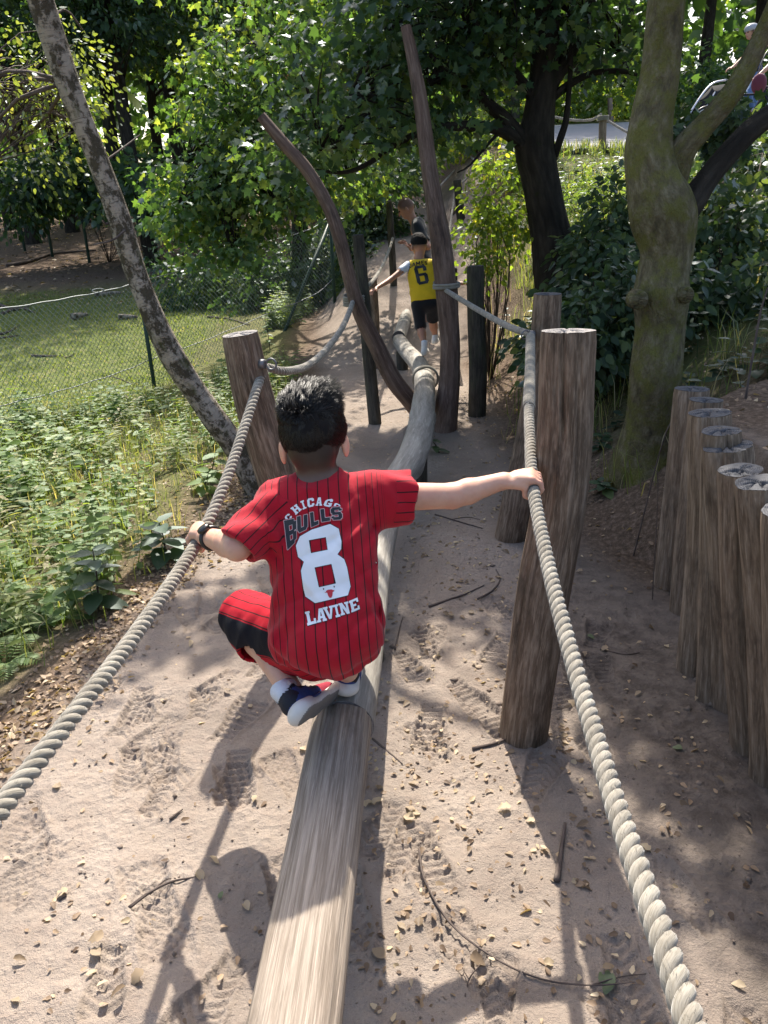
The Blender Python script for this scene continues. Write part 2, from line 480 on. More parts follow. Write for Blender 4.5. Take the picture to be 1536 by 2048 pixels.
def m_birch():
    t = NT('birch_bark'); tc = t.attr('tc', True)
    base = t.mix(t.noise(t.mapv(tc, (8, 8, 10)), 1.0, 5), (.20, .165, .13), (.40, .345, .28))
    lent = t.step(t.noise(t.mapv(tc, (14, 14, 120)), 1.0, 4, .7), .54, .62)
    c = t.mix(t.math('MULTIPLY', lent, .75), base, (.10, .08, .065))
    pat = t.step(t.noise(t.mapv(tc, (15, 15, 11)), 1.0, 6, .75), .47, .56)
    c = t.mix(pat, c, t.mix(t.noise(tc, 90.0, 3), (.03, .024, .018), (.095, .078, .05)))
    moss = t.step(t.noise(t.mapv(tc, (12, 12, 5)), 1.0, 4), .56, .72)
    c = t.mix(t.math('MULTIPLY', moss, .8), c, (.06, .065, .022))
    t.col(c).rough(.8, .2)
    t.bump(t.math('ADD', t.math('MULTIPLY', pat, -1.0), t.noise(tc, 70.0, 4)), .8, .008); return t.m
M['birch'] = m_birch()
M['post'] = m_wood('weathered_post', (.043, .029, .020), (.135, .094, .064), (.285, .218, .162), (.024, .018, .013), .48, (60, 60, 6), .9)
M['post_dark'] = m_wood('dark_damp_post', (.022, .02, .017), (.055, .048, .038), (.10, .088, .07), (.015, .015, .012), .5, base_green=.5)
M['palisade'] = m_wood('palisade_timber', (.065, .045, .030), (.185, .135, .094), (.33, .26, .195), (.03, .024, .02), .4, (55, 55, 5), 1.0)
M['pole'] = m_wood('bare_crooked_timber', (.05, .032, .025), (.115, .075, .058), (.20, .145, .115), (.025, .02, .018), .4, (32, 32, 3))
M['beam'] = m_wood('worn_beam_timber', (.105, .082, .062), (.222, .182, .144), (.36, .308, .255), (.072, .057, .045), .3, (105, 105, 3.4), .6, rough=.75)
M['log'] = m_wood('smooth_grey_log', (.15, .135, .115), (.26, .24, .21), (.36, .34, .30), (.10, .088, .075), .25, (30, 30, 3.5), .5, rough=.75)
M['end_grey'] = m_endgrain('grey_end_grain', (.07, .07, .075), (.135, .135, .142))
M['end_pale'] = m_endgrain('pale_end_grain', (.20, .185, .175), (.34, .32, .31))
def m_rope():
    t = NT('rope_fibre'); tc = t.attr('tc', True)
    y = t.noise(t.mapv(tc, (700, 700, 60)), 1.0, 3); b = t.noise(tc, 9.0, 3)
    c = t.mix(t.step(b, .3, .7), (.22, .20, .165), (.36, .335, .285)); c = t.mix(t.math('MULTIPLY', t.step(y, .35, .6), .6), t.mix(1.0, c, (.6, .58, .54), 'MULTIPLY'), c)
    g = t.attr('grime'); c = t.mix(g, c, (.17, .16, .12))
    t.col(c).rough(.95, .05); t.b.inputs['Sheen Weight'].default_value = .3
    t.bump(y, .7, .0015); return t.m
M['rope'] = m_rope()
M['green_metal'] = m_plain('green_painted_metal', (.02, .05, .035), .5, .4)
M['wire'] = m_plain('galvanised_wire', (.22, .24, .24), .6, .4, .3)
M['bolt'] = m_plain('dull_steel', (.16, .16, .165), .55, .4, .7)
M['mesh_wire'] = m_plain('green_fence_wire', (.11, .15, .14), .5, .4)
# --- people
def m_skin(name, c, blush=(.45, .16, .10)):
    t = NT(name); o = t.obj(); n = t.noise(o, 18, 4); f = t.noise(o, 420, 2)
    cc = t.mix(t.math('MULTIPLY', t.step(n, .35, .7), .28), c, blush); cc = t.mix(t.math('MULTIPLY', t.step(t.noise(o, 60, 4), .5, .75), .18), cc, tuple(x*.62 for x in c))
    cc = t.mix(t.attr('fade'), cc, (.015, .012, .011)); cc = t.mix(t.attr('lip'), cc, (.35, .10, .085))
    t.col(cc).rough(.5, .35)
    t.b.inputs['Subsurface Weight'].default_value = .25; t.b.inputs['Subsurface Radius'].default_value = (.012, .004, .0025)
    t.b.inputs['Subsurface Scale'].default_value = .6
    t.bump(f, .12, .001); return t.m
M['skin_boy'] = m_skin('boy_skin', (.56, .33, .235)); M['skin_kid'] = m_skin('child_skin', (.40, .215, .14)); M['skin_man'] = m_skin('adult_skin', (.37, .19, .125))
def m_hair():
    t = NT('black_hair'); t.col((.010, .009, .009)).rough(.42, .4); t.b.inputs['Anisotropic'].default_value = .5; return t.m
M['hair'] = m_hair()
M['hair_base'] = m_plain('matte_black_hair', (.011, .010, .010), .8, .12, 0, .3, 300, .6)
def m_cloth(name, c, bump=.25, rough=.85, stripes=None, panel=None, trim=None, sheen=.2):
    t = NT(name); o = t.obj(); w = t.noise(o, 900, 2); n = t.noise(o, 12, 3)
    cc = t.mix(n, tuple(x*.86 for x in c), tuple(min(1, x*1.1) for x in c))
    if stripes:
        u = t.math('FRACT', t.attr('stripe')); d = t.math('ABSOLUTE', t.math('SUBTRACT', u, .5))
        cc = t.mix(t.step(d, .075, .045), cc, stripes)
    if panel: cc = t.mix(t.step(t.attr('panel'), .4, .6), cc, panel)
    if trim: cc = t.mix(t.step(t.attr('trim'), .4, .6), cc, trim)
    t.col(cc).rough(rough, .2); t.b.inputs['Sheen Weight'].default_value = sheen
    t.bump(t.math('ADD', w, t.math('MULTIPLY', t.noise(o, 60, 4), 2.0)), bump, .0015); return t.m
M['red'] = m_cloth('red_pinstripe_cloth', (.36, .006, .018), stripes=(.035, .006, .008), sheen=.1)
M['red_shorts'] = m_cloth('red_shorts_cloth', (.36, .006, .018), stripes=(.035, .006, .008), panel=(.005, .005, .010), sheen=.0)
M['yellow'] = m_cloth('yellow_jersey_cloth', (.68, .46, .018), trim=(.012, .012, .012))
M['white_cloth'] = m_cloth('white_cotton', (.62, .66, .74)); M['black_cloth'] = m_cloth('black_cloth', (.010, .010, .012))
M['navy'] = m_cloth('dark_navy_cotton', (.012, .016, .022)); M['blue_cloth'] = m_cloth('blue_cotton', (.02, .035, .10)); M['jeans'] = m_cloth('blue_denim', (.10, .18, .33))
M['maroon'] = m_cloth('maroon_cloth', (.13, .03, .05))
def m_print(name, c, rough=.38):
    t = NT(name); t.col(t.mix(t.noise(t.obj(), 25, 3), tuple(x*.94 for x in c), c)).rough(rough, .45); return t.m
M['p_white'] = m_print('white_print', (.72, .74, .77)); M['p_black'] = m_print('black_print', (.012, .012, .014)); M['p_red'] = m_print('red_print', (.45, .02, .03))
M['p_silver'] = m_print('silver_print', (.55, .45, .43))
M['shoe_white'] = m_plain('white_rubber', (.60, .58, .54), .6, .3, 0, .15, 30); M['shoe_tread'] = m_plain('grey_tread', (.20, .19, .18), .8, .2, 0, .2, 60, .4)
M['shoe_blue'] = m_plain('blue_mesh', (.025, .05, .17), .75, .3, 0, .2, 120, .3); M['shoe_red'] = m_plain('red_suede', (.25, .025, .045), .8, .2, 0, .2, 120, .3)
M['shoe_black'] = m_plain('black_mesh', (.012, .014, .022), .75, .3, 0, .2, 120, .3)
M['sock'] = m_plain('white_knit', (.62, .64, .68), .95, .05, 0, .1, 200, .5)
M['rubber'] = m_plain('black_rubber', (.012, .012, .013), .35, .5); M['glass_dark'] = m_plain('dark_screen', (.01, .011, .013), .12, .6)
M['steel'] = m_plain('silver_metal', (.55, .57, .6), .3, .5, .8); M['helmet'] = m_plain('grey_helmet_shell', (.30, .31, .33), .3, .5)
M['eye_white'] = m_plain('eye_white', (.75, .73, .7), .2, .5); M['iris'] = m_plain('brown_iris', (.03, .018, .01), .15, .5)
M['brick'] = m_plain('orange_brick', (.32, .11, .06), .9, .1, 0, .2, 30); M['render_white'] = m_plain('white_render', (.7, .7, .68), .8, .2)
M['slate'] = m_plain('grey_roof', (.12, .11, .11), .8, .2)
# ------------------------------------------------------------------ terrain
def pal_x(y): return 1.22 + .11*(y-2.5)             # line of the palisade beside the path
def H0(x, y):
    x = np.asarray(x, float); y = np.asarray(y, float)
    z = np.zeros(np.broadcast(x, y).shape)
    z = z + .03*fbm(x*.8, y*.8, 1.0) + .012*fbm(x*3+4, y*3, 2.0)
    left = ss(-1.05, -3.0, x)
    z = z - .32*left*(1-ss(9.5, 13, y))
    rise = np.clip(y-8.6, 0, None); z = z + (.25*np.clip(rise, 0, 4.5)+.16*np.clip(rise-4.5, 0, 8))*ss(-1.0, .1, x)
    lr = np.clip(y-15, 0, 20); z = z + .075*lr*ss(-.5, -3.0, x)
    # right-hand bank: a step behind the palisade, a slope further on
    far = ss(3.15, 3.9, y)
    e0 = .02*(1-far) - .50*far; e1 = .10*(1-far) + 1.15*far
    u = np.clip((x-pal_x(np.clip(y, 0, 3.6))-e0)/(e1-e0), 0, 1); u = u*u*(3-2*u)
    hb = np.interp(y, [0, 3.4, 5, 7, 9, 11, 14], [.84, .80, .85, .95, .95, .95, .75])
    z = z + hb*u + np.clip(x-1.9, 0, 6)*.13*ss(3, 5, y)*(1-ss(10, 13, y)) + np.clip(x-1.4, 0, 5)*.10*(1-ss(3, 5, y))
    # road shelf
    road = 2.32 + (y-14)*.118
    w = ss(12.2, 13.9, y)*ss(1.2, 2.6, x)
    z = z*(1-w) + road*w
    return z
_steps = []
_r = random.Random(4)
for _ in range(80):
    _steps.append((_r.uniform(-1.15, .85), _r.uniform(1.0, 3.4), _r.uniform(-.5, .5) + (math.pi if _r.random() < .4 else 0), _r.uniform(.19, .27), _r.randrange(3)))
def H(x, y, fine=False):
    z = H0(x, y)
    if fine:                                        # shoe prints and scuffs trodden into the sand
        x = np.asarray(x, float); y = np.asarray(y, float)
        near = (1-ss(2.6, 4.0, y))*(1-ss(1.0, 1.25, np.abs(x)))
        z = z + near*(.007*fbm(x*11, y*11, 4.0, 3) + .0032*fbm(x*42, y*42, 7.0, 2))
        for (cx, cy, a, L, kind) in _steps:
            dx, dy = x-cx, y-cy
            u = dx*math.sin(a)+dy*math.cos(a); v = dx*math.cos(a)-dy*math.sin(a)
            wd = L*.19*(1+.25*np.sin(u/L*5.0))
            ins = (1-ss(.42, .5, np.abs(u)/L))*(1-ss(.85, 1.1, np.abs(v)/wd))
            tread = (np.sin(u*2*np.pi/.028), np.sin((u+np.abs(v)*.8)*2*np.pi/.03), np.sin(u*2*np.pi/.03)*np.sin(v*2*np.pi/.03))[kind]
            rim = np.exp(-((np.abs(v)/wd-1.12)/.12)**2)*(np.abs(u)/L < .5)
            z = z + near*(ins*(-.010+.0062*tread) + .007*rim)
    return z
def geo(a0, a1, step, lo, hi, r=1.07):
    mid = list(np.arange(a0, a1, step)); up = [mid[-1]]; s = step
    while up[-1] < hi: s *= r; up.append(up[-1]+s)
    dn = [mid[0]]; s = step
    while dn[-1] > lo: s *= r; dn.append(dn[-1]-s)
    return np.array(dn[1:][::-1] + mid + up[1:])
gx = geo(-1.28, 1.34, .0068, -160, 160); gy = geo(.85, 3.1, .0068, -25, 200)
GX, GY = np.meshgrid(gx, gy, indexing='ij')
GZ = H(GX, GY, True)
def left_edge(y): return np.interp(y, [0, 2.1, 2.75, 3.7, 5, 7.5, 10, 12], [-1.5, -1.32, -1.2, -1.0, -.8, -.62, -.75, -.9])
def right_edge(y): return np.interp(y, [0, 3.2, 3.7, 5, 8, 11, 13], [2.2, 1.25, .92, .88, .9, 1.4, 1.9])
def masks(x, y):
    nz = .16*fbm(x*2.2, y*2.2, 9.0)
    off = np.maximum(left_edge(y)-x, x-right_edge(y)) + nz       # > 0 beside the path
    lit = ss(-.22, .14, off)
    lit = np.where(y > 16, 1, lit)
    lawn = ss(-2.0, -2.7, x+nz)*ss(7.2, 8.4, y)*(1-ss(15.5, 18, y+nz*6))
    verge = ss(.1, .6, off)*.65*(x < -.5)*(1-ss(16, 18, y))
    bank = ss(.35, .9, off)*(x > .5)*ss(3.6, 5, y)*.75
    grass = np.clip(np.maximum(np.maximum(lawn, verge), bank), 0, 1)
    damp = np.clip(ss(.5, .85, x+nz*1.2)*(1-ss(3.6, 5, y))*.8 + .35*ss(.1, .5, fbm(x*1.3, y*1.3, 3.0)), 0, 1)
    return grass, np.clip(lit, 0, 1), damp
g_, l_, d_ = masks(GX, GY)
nx, ny = GX.shape
idx = np.arange(nx*ny).reshape(nx, ny)
Q = np.stack([idx[:-1, :-1], idx[1:, :-1], idx[1:, 1:], idx[:-1, 1:]], -1).reshape(-1, 4)
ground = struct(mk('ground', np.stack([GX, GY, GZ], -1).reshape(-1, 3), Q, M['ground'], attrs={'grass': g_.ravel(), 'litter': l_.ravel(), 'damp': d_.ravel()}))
# road on the shelf behind the bank
rx = np.linspace(1.9, 60, 110); ry = np.linspace(14.1, 22.5, 40)
RX, RY = np.meshgrid(rx, ry, indexing='ij'); i2 = np.arange(RX.size).reshape(RX.shape)
wob = .25*fbm(RX*.5, RY*0+2, 0)
RQ = np.stack([i2[:-1, :-1], i2[1:, :-1], i2[1:, 1:], i2[:-1, 1:]], -1).reshape(-1, 4)
struct(mk('road', np.stack([RX, RY+wob, H0(RX, RY+wob)+.012], -1).reshape(-1, 3), RQ, M['road']))

# ------------------------------------------------------------------ leaf clouds
def tmpl(pts, fold=.12, droop=.15):
    """Half outline (x>=0) from base to tip -> folded leaf; verts (x, y, z), tris."""
    p = np.array(pts, float); k = len(p)
    mid = np.column_stack([np.zeros(k), p[:, 1], np.zeros(k)])
    keep = [0, k-1]
    V = [[0, 0, 0], [0, .5, 0], [0, 1, 0]]; T = []
    r0 = len(V)
    for x, y in p: V.append([x, y, fold*x])
    l0 = len(V)
    for x, y in p: V.append([-x, y, fold*x])
    chain = lambda b: [0] + [b+i for i in range(k)] + [2]
    R_, L_ = chain(r0), chain(l0)
    for a, b in zip(R_[:-1], R_[1:]): T.append([1, a, b])
    for a, b in zip(L_[:-1], L_[1:]): T.append([1, b, a])
    V = np.array(V); V[:, 2] -= droop*V[:, 1]**2
    return V, np.array(T)
T_MAPLE = tmpl([(.26, .08), (.52, .16), (.36, .38), (.58, .64), (.24, .62)])
T_OVATE = tmpl([(.24, .18), (.30, .45), (.17, .8)])
T_LANCE = tmpl([(.13, .25), (.13, .6)])
T_DIAM = (np.array([[0, 0, 0], [.34, .45, .06], [0, 1, -.12], [-.34, .45, .06]]), np.array([[0, 1, 2], [0, 2, 3]]))
def leaves(P, A, Nn, size, T, tint):
    """One mesh piece of many leaves: positions, axes, normals."""
    P, A, Nn = np.asarray(P), unit(A), np.asarray(Nn)
    S = unit(np.cross(A, Nn)); Nn = np.cross(S, A)
    tv, tt = T; n = len(P); k = len(tv); size = np.broadcast_to(size, (n,))
    V = P[:, None, :] + size[:, None, None]*(tv[None, :, 0, None]*S[:, None, :] + tv[None, :, 1, None]*A[:, None, :] + tv[None, :, 2, None]*Nn[:, None, :])
    Ft = (tt[None] + (np.arange(n)*k)[:, None, None]).reshape(-1, 3)
    return V.reshape(-1, 3), Ft, np.repeat(tint, k)
def rdir(g, n): return unit(g.normal(size=(n, 3)))
def crown_mesh(g, blobs, n_cl, per, size, T, spray=.3, flat=.45, tint0=.0, shell=.45, leafup=.6):
    acc = Acc(); w = np.array([b[2] if len(b) > 2 else 1. for b in blobs], float); w /= w.sum()
    cc = []
    for bi, b in enumerate(blobs):
        n = int(round(n_cl*w[bi])); c, r = np.array(b[0]), np.array(b[1], float)
        d = rdir(g, n); u = g.random(n)**shell
        p = c + d*u[:, None]*r
        p = p + .25*np.stack([vnoise(p[:, 0]*1.7, p[:, 1]*1.7, i*3.0) for i in range(3)], 1)
        cc.append(p)
        N = n*per; base = np.repeat(p, per, 0)
        q = rdir(g, N)*(g.random(N)**.5)[:, None]*spray; q[:, 2] *= flat
        out = np.repeat(d, per, 0)
        q[:, 2] -= .25*np.linalg.norm(q[:, :2], axis=1)
        ax = unit(q + .35*spray*out) + .4*rdir(g, N); ax[:, 2] -= .45
        nn = np.array([0, 0, 1.])*leafup + .75*rdir(g, N) + .2*out
        ti = np.clip(.42 + .22*np.repeat(g.normal(size=n), per) + .2*g.normal(size=N) + tint0, 0, 1)
        V, Ft, tn = leaves(base+q, ax, nn, size*g.uniform(.45, 1.3, N), T, ti)
        acc.add(V, Ft, tint=tn)
    return acc, np.concatenate(cc)
def twig_to(acc, g, starts, ends, r0=.012, r1=.003, ns=5):
    for a, b in zip(starts, ends):
        mid = (a+b)/2 + g.normal(size=3)*.06*np.linalg.norm(b-a); mid[2] += .08*np.linalg.norm(b-a)
        add_tube(acc, [a, mid, b], [r0, (r0+r1)/2, r1], ns, n=6)

# ------------------------------------------------------------------ trees
def px_limb(acc, pts, ns=14, n=None, rough=.05, seed=0, k=F):
    """pts: (px, py, Y, width in px)"""
    Q = []
    for px, py, Y, w in pts:
        p = at(px, py, Y); d = (p-EYE)@FWD; Q.append([*p, .5*w*d/F])
    n = n or max(8, 7*len(Q)); Q = spline(Q, n)
    rad = lambda ph, s: 1 + rough*fbm(np.cos(ph)*1.7+seed, np.sin(ph)*1.7+s*2.2, s*1.5+seed, 3) + rough*.5*fbm(np.cos(ph)*5+seed, np.sin(ph)*5+s*4, s*6, 2)
    V, Fs, tc = tube(Q[:, :3], Q[:, 3], ns, radial=rad); acc.add(V, Fs, tc=tc)
    return Q
g = np.random.default_rng(11)

# mossy maple on the bank
base = at(1302, 905, 4.05); base[2] = H0(base[0], base[1])-.1
tree = empty('maple_tree', base, 'thick mossy forked tree trunk on the bank behind the palisade, crown overhead', 'tree')
a = Acc()
px_limb(a, [(1298, 960, 4.05, 180), (1300, 890, 4.05, 126), (1306, 820, 4.03, 102), (1312, 740, 4.0, 99), (1320, 650, 4.0, 95), (1322, 590, 4.0, 108), (1326, 545, 4.0, 98), (1334, 500, 4.0, 102), (1326, 430, 4.0, 128), (1308, 365, 4.0, 108), (1298, 300, 4.0, 94), (1306, 225, 4.0, 82), (1320, 150, 4.0, 77), (1330, 40, 4.0, 74), (1345, -160, 4.0, 70), (1365, -420, 4.2, 58), (1380, -800, 4.6, 40)], 36, 150, .06, 1)
tr = a.build('trunk', M['bark_maple'], tree)
a = Acc(); px_limb(a, [(1322, 420, 4.02, 50), (1342, 360, 4.0, 62), (1366, 300, 3.98, 54), (1406, 254, 3.96, 46), (1468, 180, 3.94, 42), (1518, 85, 3.92, 37), (1580, -60, 3.9, 33), (1720, -400, 4.1, 34)], 26, 90, .06, 5)
a.build('limb', M['bark_maple'], tree)
a = Acc(); px_limb(a, [(1335, 460, 4.0, 46), (1374, 418, 4.02, 56), (1412, 362, 4.06, 46), (1452, 312, 4.1, 44), (1500, 262, 4.15, 44), (1560, 215, 4.2, 40), (1660, 130, 4.4, 34), (1800, -40, 4.8, 24)], 22, 70, .07, 9)
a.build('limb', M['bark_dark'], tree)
for (px, py, rr) in ((1278, 600, 15), (1372, 590, 13)):
    c = at(px, py, 3.86); V, Fs, tc = tube(np.array([c+[0, .06, 0], c, c+[0, -.012, 0], c+[0, -.004, 0]]), np.array([rr*1.25, rr*1.2, rr, rr*.6])*4/F, 16)
    mk('knot', V, Fs, M['bark_maple'], tree, attrs={'tc': tc})
blobs = [((2.3, 6.0, 4.3), (1.4, 1.2, .6), 1.2), ((1.4, 7.0, 4.6), (1.3, 1.3, .7), 1.3), ((1.25, 5.3, 4.4), (.5, .6, .4), .5), ((2.7, 4.9, 4.9), (1.4, 1.2, .8), 1.1), ((3.6, 6.1, 4.3), (1.3, 1.2, .7)),
         ((.9, 8.4, 4.6), (1.4, 1.1, .6), 1.0), ((2.6, 7.8, 5.0), (1.5, 1.3, .7)), ((.5, 7.0, 4.4), (.75, .8, .4), .9), ((.2, 8.6, 4.7), (.9, .8, .45), .8), ((-.6, 6.7, 4.5), (.5, .3, .25), .14), ((1.5, 9.5, 4.9), (1.3, 1.0, .6), .6), ((1.5, 5.7, 4.2), (.7, .7, .4), .8)]  # crown out of view, its blobs placed for the shade they cast
acc, cc = crown_mesh(g, blobs, 860, 24, .10, T_MAPLE, .34)
cr = acc.build('crown', M['leaf_maple'], tree)
acc = Acc(); top = at(1345, -160, 4.0)
for b in blobs:
    c = np.array(b[0]); twig_to(acc, g, [top+np.array([0, .02, .3])], [c], .05, .015, 7)
    near = cc[np.linalg.norm(cc-c, axis=1) < 1.2][:14]; twig_to(acc, g, [c]*len(near), near, .014, .004)
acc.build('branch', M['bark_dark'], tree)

# dark many-branched tree beside the path
base = at(1115, 590, 7.0); base[2] = H0(base[0], base[1])-.1
tree = empty('dark_tree', base, 'dark shaded tree with many bare lower branches, right of the child in yellow', 'tree')
a = Acc(); YD = 7.0
px_limb(a, [(1125, 630, YD, 120), (1116, 575, YD, 96), (1106, 500, YD, 82), (1092, 420, YD, 74), (1080, 350, YD, 76), (1070, 300, YD, 78), (1078, 230, YD, 62), (1086, 160, YD, 56), (1092, 80, YD, 52), (1098, -60, YD, 46), (1110, -260, YD, 34), (1120, -520, 7.2, 20)], 24, 90, .07, 3)
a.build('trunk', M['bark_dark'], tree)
for pts in ([(1066, 312, 7, 40), (1042, 282, 6.95, 36), (1012, 240, 6.9, 28), (978, 210, 6.85, 24), (945, 180, 6.8, 18), (905, 150, 6.7, 13), (860, 110, 6.6, 8)],
            [(1040, 285, 6.95, 26), (1005, 262, 6.8, 24), (960, 253, 6.7, 20), (905, 253, 6.6, 18), (850, 262, 6.5, 15), (790, 290, 6.45, 12), (740, 325, 6.4, 10), (690, 345, 6.35, 8), (630, 340, 6.3, 5)],
            [(1084, 195, 7, 36), (1112, 150, 7.05, 34), (1140, 105, 7.1, 28), (1165, 50, 7.15, 24), (1190, -30, 7.2, 18), (1215, -160, 7.3, 10)],
            [(1104, 196, 7, 18), (1140, 168, 7, 15), (1185, 147, 7, 12), (1235, 142, 7, 10), (1275, 150, 7, 6)],
            [(1108, 318, 7, 14), (1118, 285, 6.95, 15), (1132, 240, 6.95, 13), (1138, 180, 6.95, 11), (1142, 110, 6.95, 9), (1140, 20, 7, 6)],
            [(1070, 205, 7, 22), (1045, 165, 6.95, 20), (1015, 130, 6.9, 17), (985, 95, 6.85, 13), (950, 40, 6.8, 9), (930, -40, 6.75, 6)],
            [(970, 210, 6.85, 9), (966, 160, 6.85, 8), (968, 110, 6.85, 6), (975, 50, 6.9, 4)],
            [(1000, 262, 6.8, 7), (975, 290, 6.7, 6), (940, 330, 6.6, 4), (915, 345, 6.5, 3)]):
    a = Acc(); px_limb(a, pts, 10, 30, .08, pts[0][0]); a.build('branch', M['bark_dark'], tree)
def pblob(px, py, Y, rx, ry, rz, w=1.0):
    return (tuple(at(px, py, Y)), (rx, ry, rz), w)
blobs = [pblob(930, 60, 6.9, .75, .7, .5, 1.1), pblob(860, 170, 6.6, .55, .6, .38, .8), pblob(770, 60, 6.8, .8, .7, .55, 1.3), pblob(1010, -40, 7, .9, .9, .5), pblob(1180, 60, 7.3, .6, .6, .4, .7), pblob(1140, -80, 7.2, .9, .9, .5),
         pblob(700, 190, 6.5, .55, .5, .45, .8), pblob(640, 300, 6.4, .4, .4, .3, .45), pblob(960, -220, 7.2, 1.2, 1.2, .8), pblob(1240, 110, 7.4, .4, .5, .35, .35), pblob(1000, 130, 7.5, .5, .5, .35, .4)]
acc, cc = crown_mesh(g, blobs, 430, 19, .072, T_MAPLE, .34, .4, .08)
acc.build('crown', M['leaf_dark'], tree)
acc = Acc()
for b in blobs:
    c = np.array(b[0]); near = cc[np.linalg.norm(cc-c, axis=1) < .8][:16]; twig_to(acc, g, [c]*len(near), near, .012, .003)
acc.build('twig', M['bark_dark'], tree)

# sunlit maple hanging over the fence, left of centre
base = at(600, 520, 14.0); base[2] = H0(base[0], base[1])-.1
tree = empty('sunlit_maple', base, 'sunlit broadleaf tree with hanging branches over the wire fence, upper centre left', 'tree')
a = Acc(); px_limb(a, [(602, 640, 14.0, 40), (600, 500, 14.0, 32), (596, 350, 13.8, 29), (590, 150, 13.5, 26), (585, -60, 13.3, 22), (580, -400, 13, 14)], 14, 40, .06, 2)
a.build('trunk', M['bark_dark'], tree)
blobs = [pblob(560, 90, 10.6, 1.0, .9, .55, 1.1), pblob(460, 180, 10.2, .75, .8, .6), pblob(640, 220, 10.2, .9, .8, .6, 1.2), pblob(520, 300, 9.9, .9, .8, .45, 1.2), pblob(430, 400, 9.6, .62, .7, .33, .9), pblob(560, 430, 9.7, .65, .7, .42, .9),
         pblob(350, 420, 9.3, .35, .4, .2, .4), pblob(470, 520, 9.2, .42, .4, .16, .4), pblob(700, 60, 10.8, 1.0, .9, .6), pblob(520, -90, 10.8, 1.4, 1.1, .6), pblob(370, 330, 9.8, .4, .5, .3, .4), pblob(700, 360, 10.4, .6, .6, .4, .6), pblob(800, 200, 11, .7, .7, .6, .7)]
acc, cc = crown_mesh(g, blobs, 600, 22, .080, T_MAPLE, .42, .4, .15)
acc.build('crown', M['leaf_maple'], tree)
acc = Acc(); top = at(556, 330, 11.3)
for b in blobs:
    c = np.array(b[0]); twig_to(acc, g, [at(594, 250 if c[2] < 2.6 else 60, 13.6)], [c], .04, .012, 6)
    near = cc[np.linalg.norm(cc-c, axis=1) < .9][:16]; twig_to(acc, g, [c]*len(near), near, .012, .003)
acc.build('branch', M['bark_dark'], tree)

# leaning birch
base = at(520, 1000, 4.5); base[2] = H0(base[0], base[1])-.1
tree = empty('birch_tree', base, 'leaning birch with flaking white and dark bark on the left', 'tree')
a = Acc()
BQ = px_limb(a, [(532, 1040, 4.55, 60), (512, 975, 4.5, 52), (470, 895, 4.45, 48), (432, 843, 4.42, 50), (392, 785, 4.4, 46), (345, 712, 4.35, 50), (310, 640, 4.3, 44), (272, 545, 4.28, 43), (236, 430, 4.25, 46), (196, 320, 4.22, 42), (150, 205, 4.18, 46), (112, 95, 4.15, 50), (75, -20, 4.1, 52), (30, -180, 4.05, 58), (-30, -420, 4.1, 50)], 26, 150, .07, 4)
a.build('trunk', M['birch'], tree)
for pts in ([(226, 440, 4.25, 6), (212, 448, 4.22, 5), (206, 441, 4.2, 3)], [(250, 460, 4.2, 5), (225, 480, 4.1, 4), (185, 490, 4.05, 3)], [(120, 130, 4.1, 9), (90, 60, 4.2, 7), (130, 20, 4.4, 5), (165, 60, 4.5, 3)], [(200, 330, 4.2, 6), (240, 300, 4.4, 4), (280, 270, 4.6, 3)]):
    a = Acc(); px_limb(a, pts, 7, 14, .05, 1); a.build('branch', M['dead_twig'], tree)
blobs = [pblob(25, 230, 4.6, .34, .5, .26, .9), pblob(-60, 170, 4.3, .4, .5, .35, .8), pblob(60, 150, 5.0, .35, .4, .2, .5), pblob(110, 240, 4.9, .22, .3, .14, .35), pblob(-30, 330, 4.4, .3, .4, .2, .4), pblob(20, 290, 4.8, .25, .3, .16, .4),
         ((-3.3, 5.0, 4.6), (1.1, 1.1, .9), 1.2), ((-2.6, 4.4, 5.4), (1.0, 1.0, 1.0), .9)]
acc, cc = crown_mesh(g, blobs, 120, 22, .032, T_OVATE, .2, .9, .0, leafup=.2)
acc.build('crown', M['leaf_birch'], tree)
acc = Acc()
for i, b in enumerate(blobs):
    c = np.array(b[0]); s = BQ[-20 if i > 5 else -45, :3]; twig_to(acc, g, [s], [c], .012, .005)
    near = cc[np.linalg.norm(cc-c, axis=1) < .8][:18]; twig_to(acc, g, [c]*len(near), near, .005, .0015)
acc.build('branch', M['dead_twig'], tree)
# ------------------------------------------------------------------ woodland behind
g = np.random.default_rng(23)
def proto_crown(kind):
    if kind == 0:   bl = [((0, 0, z), (2.3+.4*math.sin(z), 2.3, 1.1), 1) for z in (5.4, 6.6, 7.8, 9.0)]
    elif kind == 1: bl = [((.8*math.cos(k), .8*math.sin(k), 4.4+k*.75), (1.9, 1.9, 1.0), 1) for k in range(7)]
    else:           bl = [((1.4*math.cos(k*2.1), 1.4*math.sin(k*2.1), 4.9+k*.7), (1.6, 1.6, .8), 1) for k in range(6)]
    acc, cc = crown_mesh(g, bl, 360, 22, (.16, .14, .15)[kind], T_OVATE if kind < 2 else T_MAPLE, .55, .4, (-.05, .05, 0)[kind], .6)
    V, Fs, A = acc.get(); return V, Fs, A, cc
PC = []
for k, mt in ((0, 'leaf_dark'), (1, 'leaf_maple'), (2, 'leaf_bright')):  # leaf colour stands in for shade in front and sunlight behind
    V, Fs, A, cc = proto_crown(k)
    tw = Acc(); sel = cc[g.choice(len(cc), 40, False)]
    twig_to(tw, g, [np.array([0, 0, max(1.5, c[2]-.8)]) for c in sel], sel, .05, .012)
    V2, F2, A2 = tw.get()
    PC.append((mesh_data('crown', V, Fs, M[mt], True, A), mesh_data('branch', V2, F2, M['bark_dark'], True, A2)))
trunk_protos = []
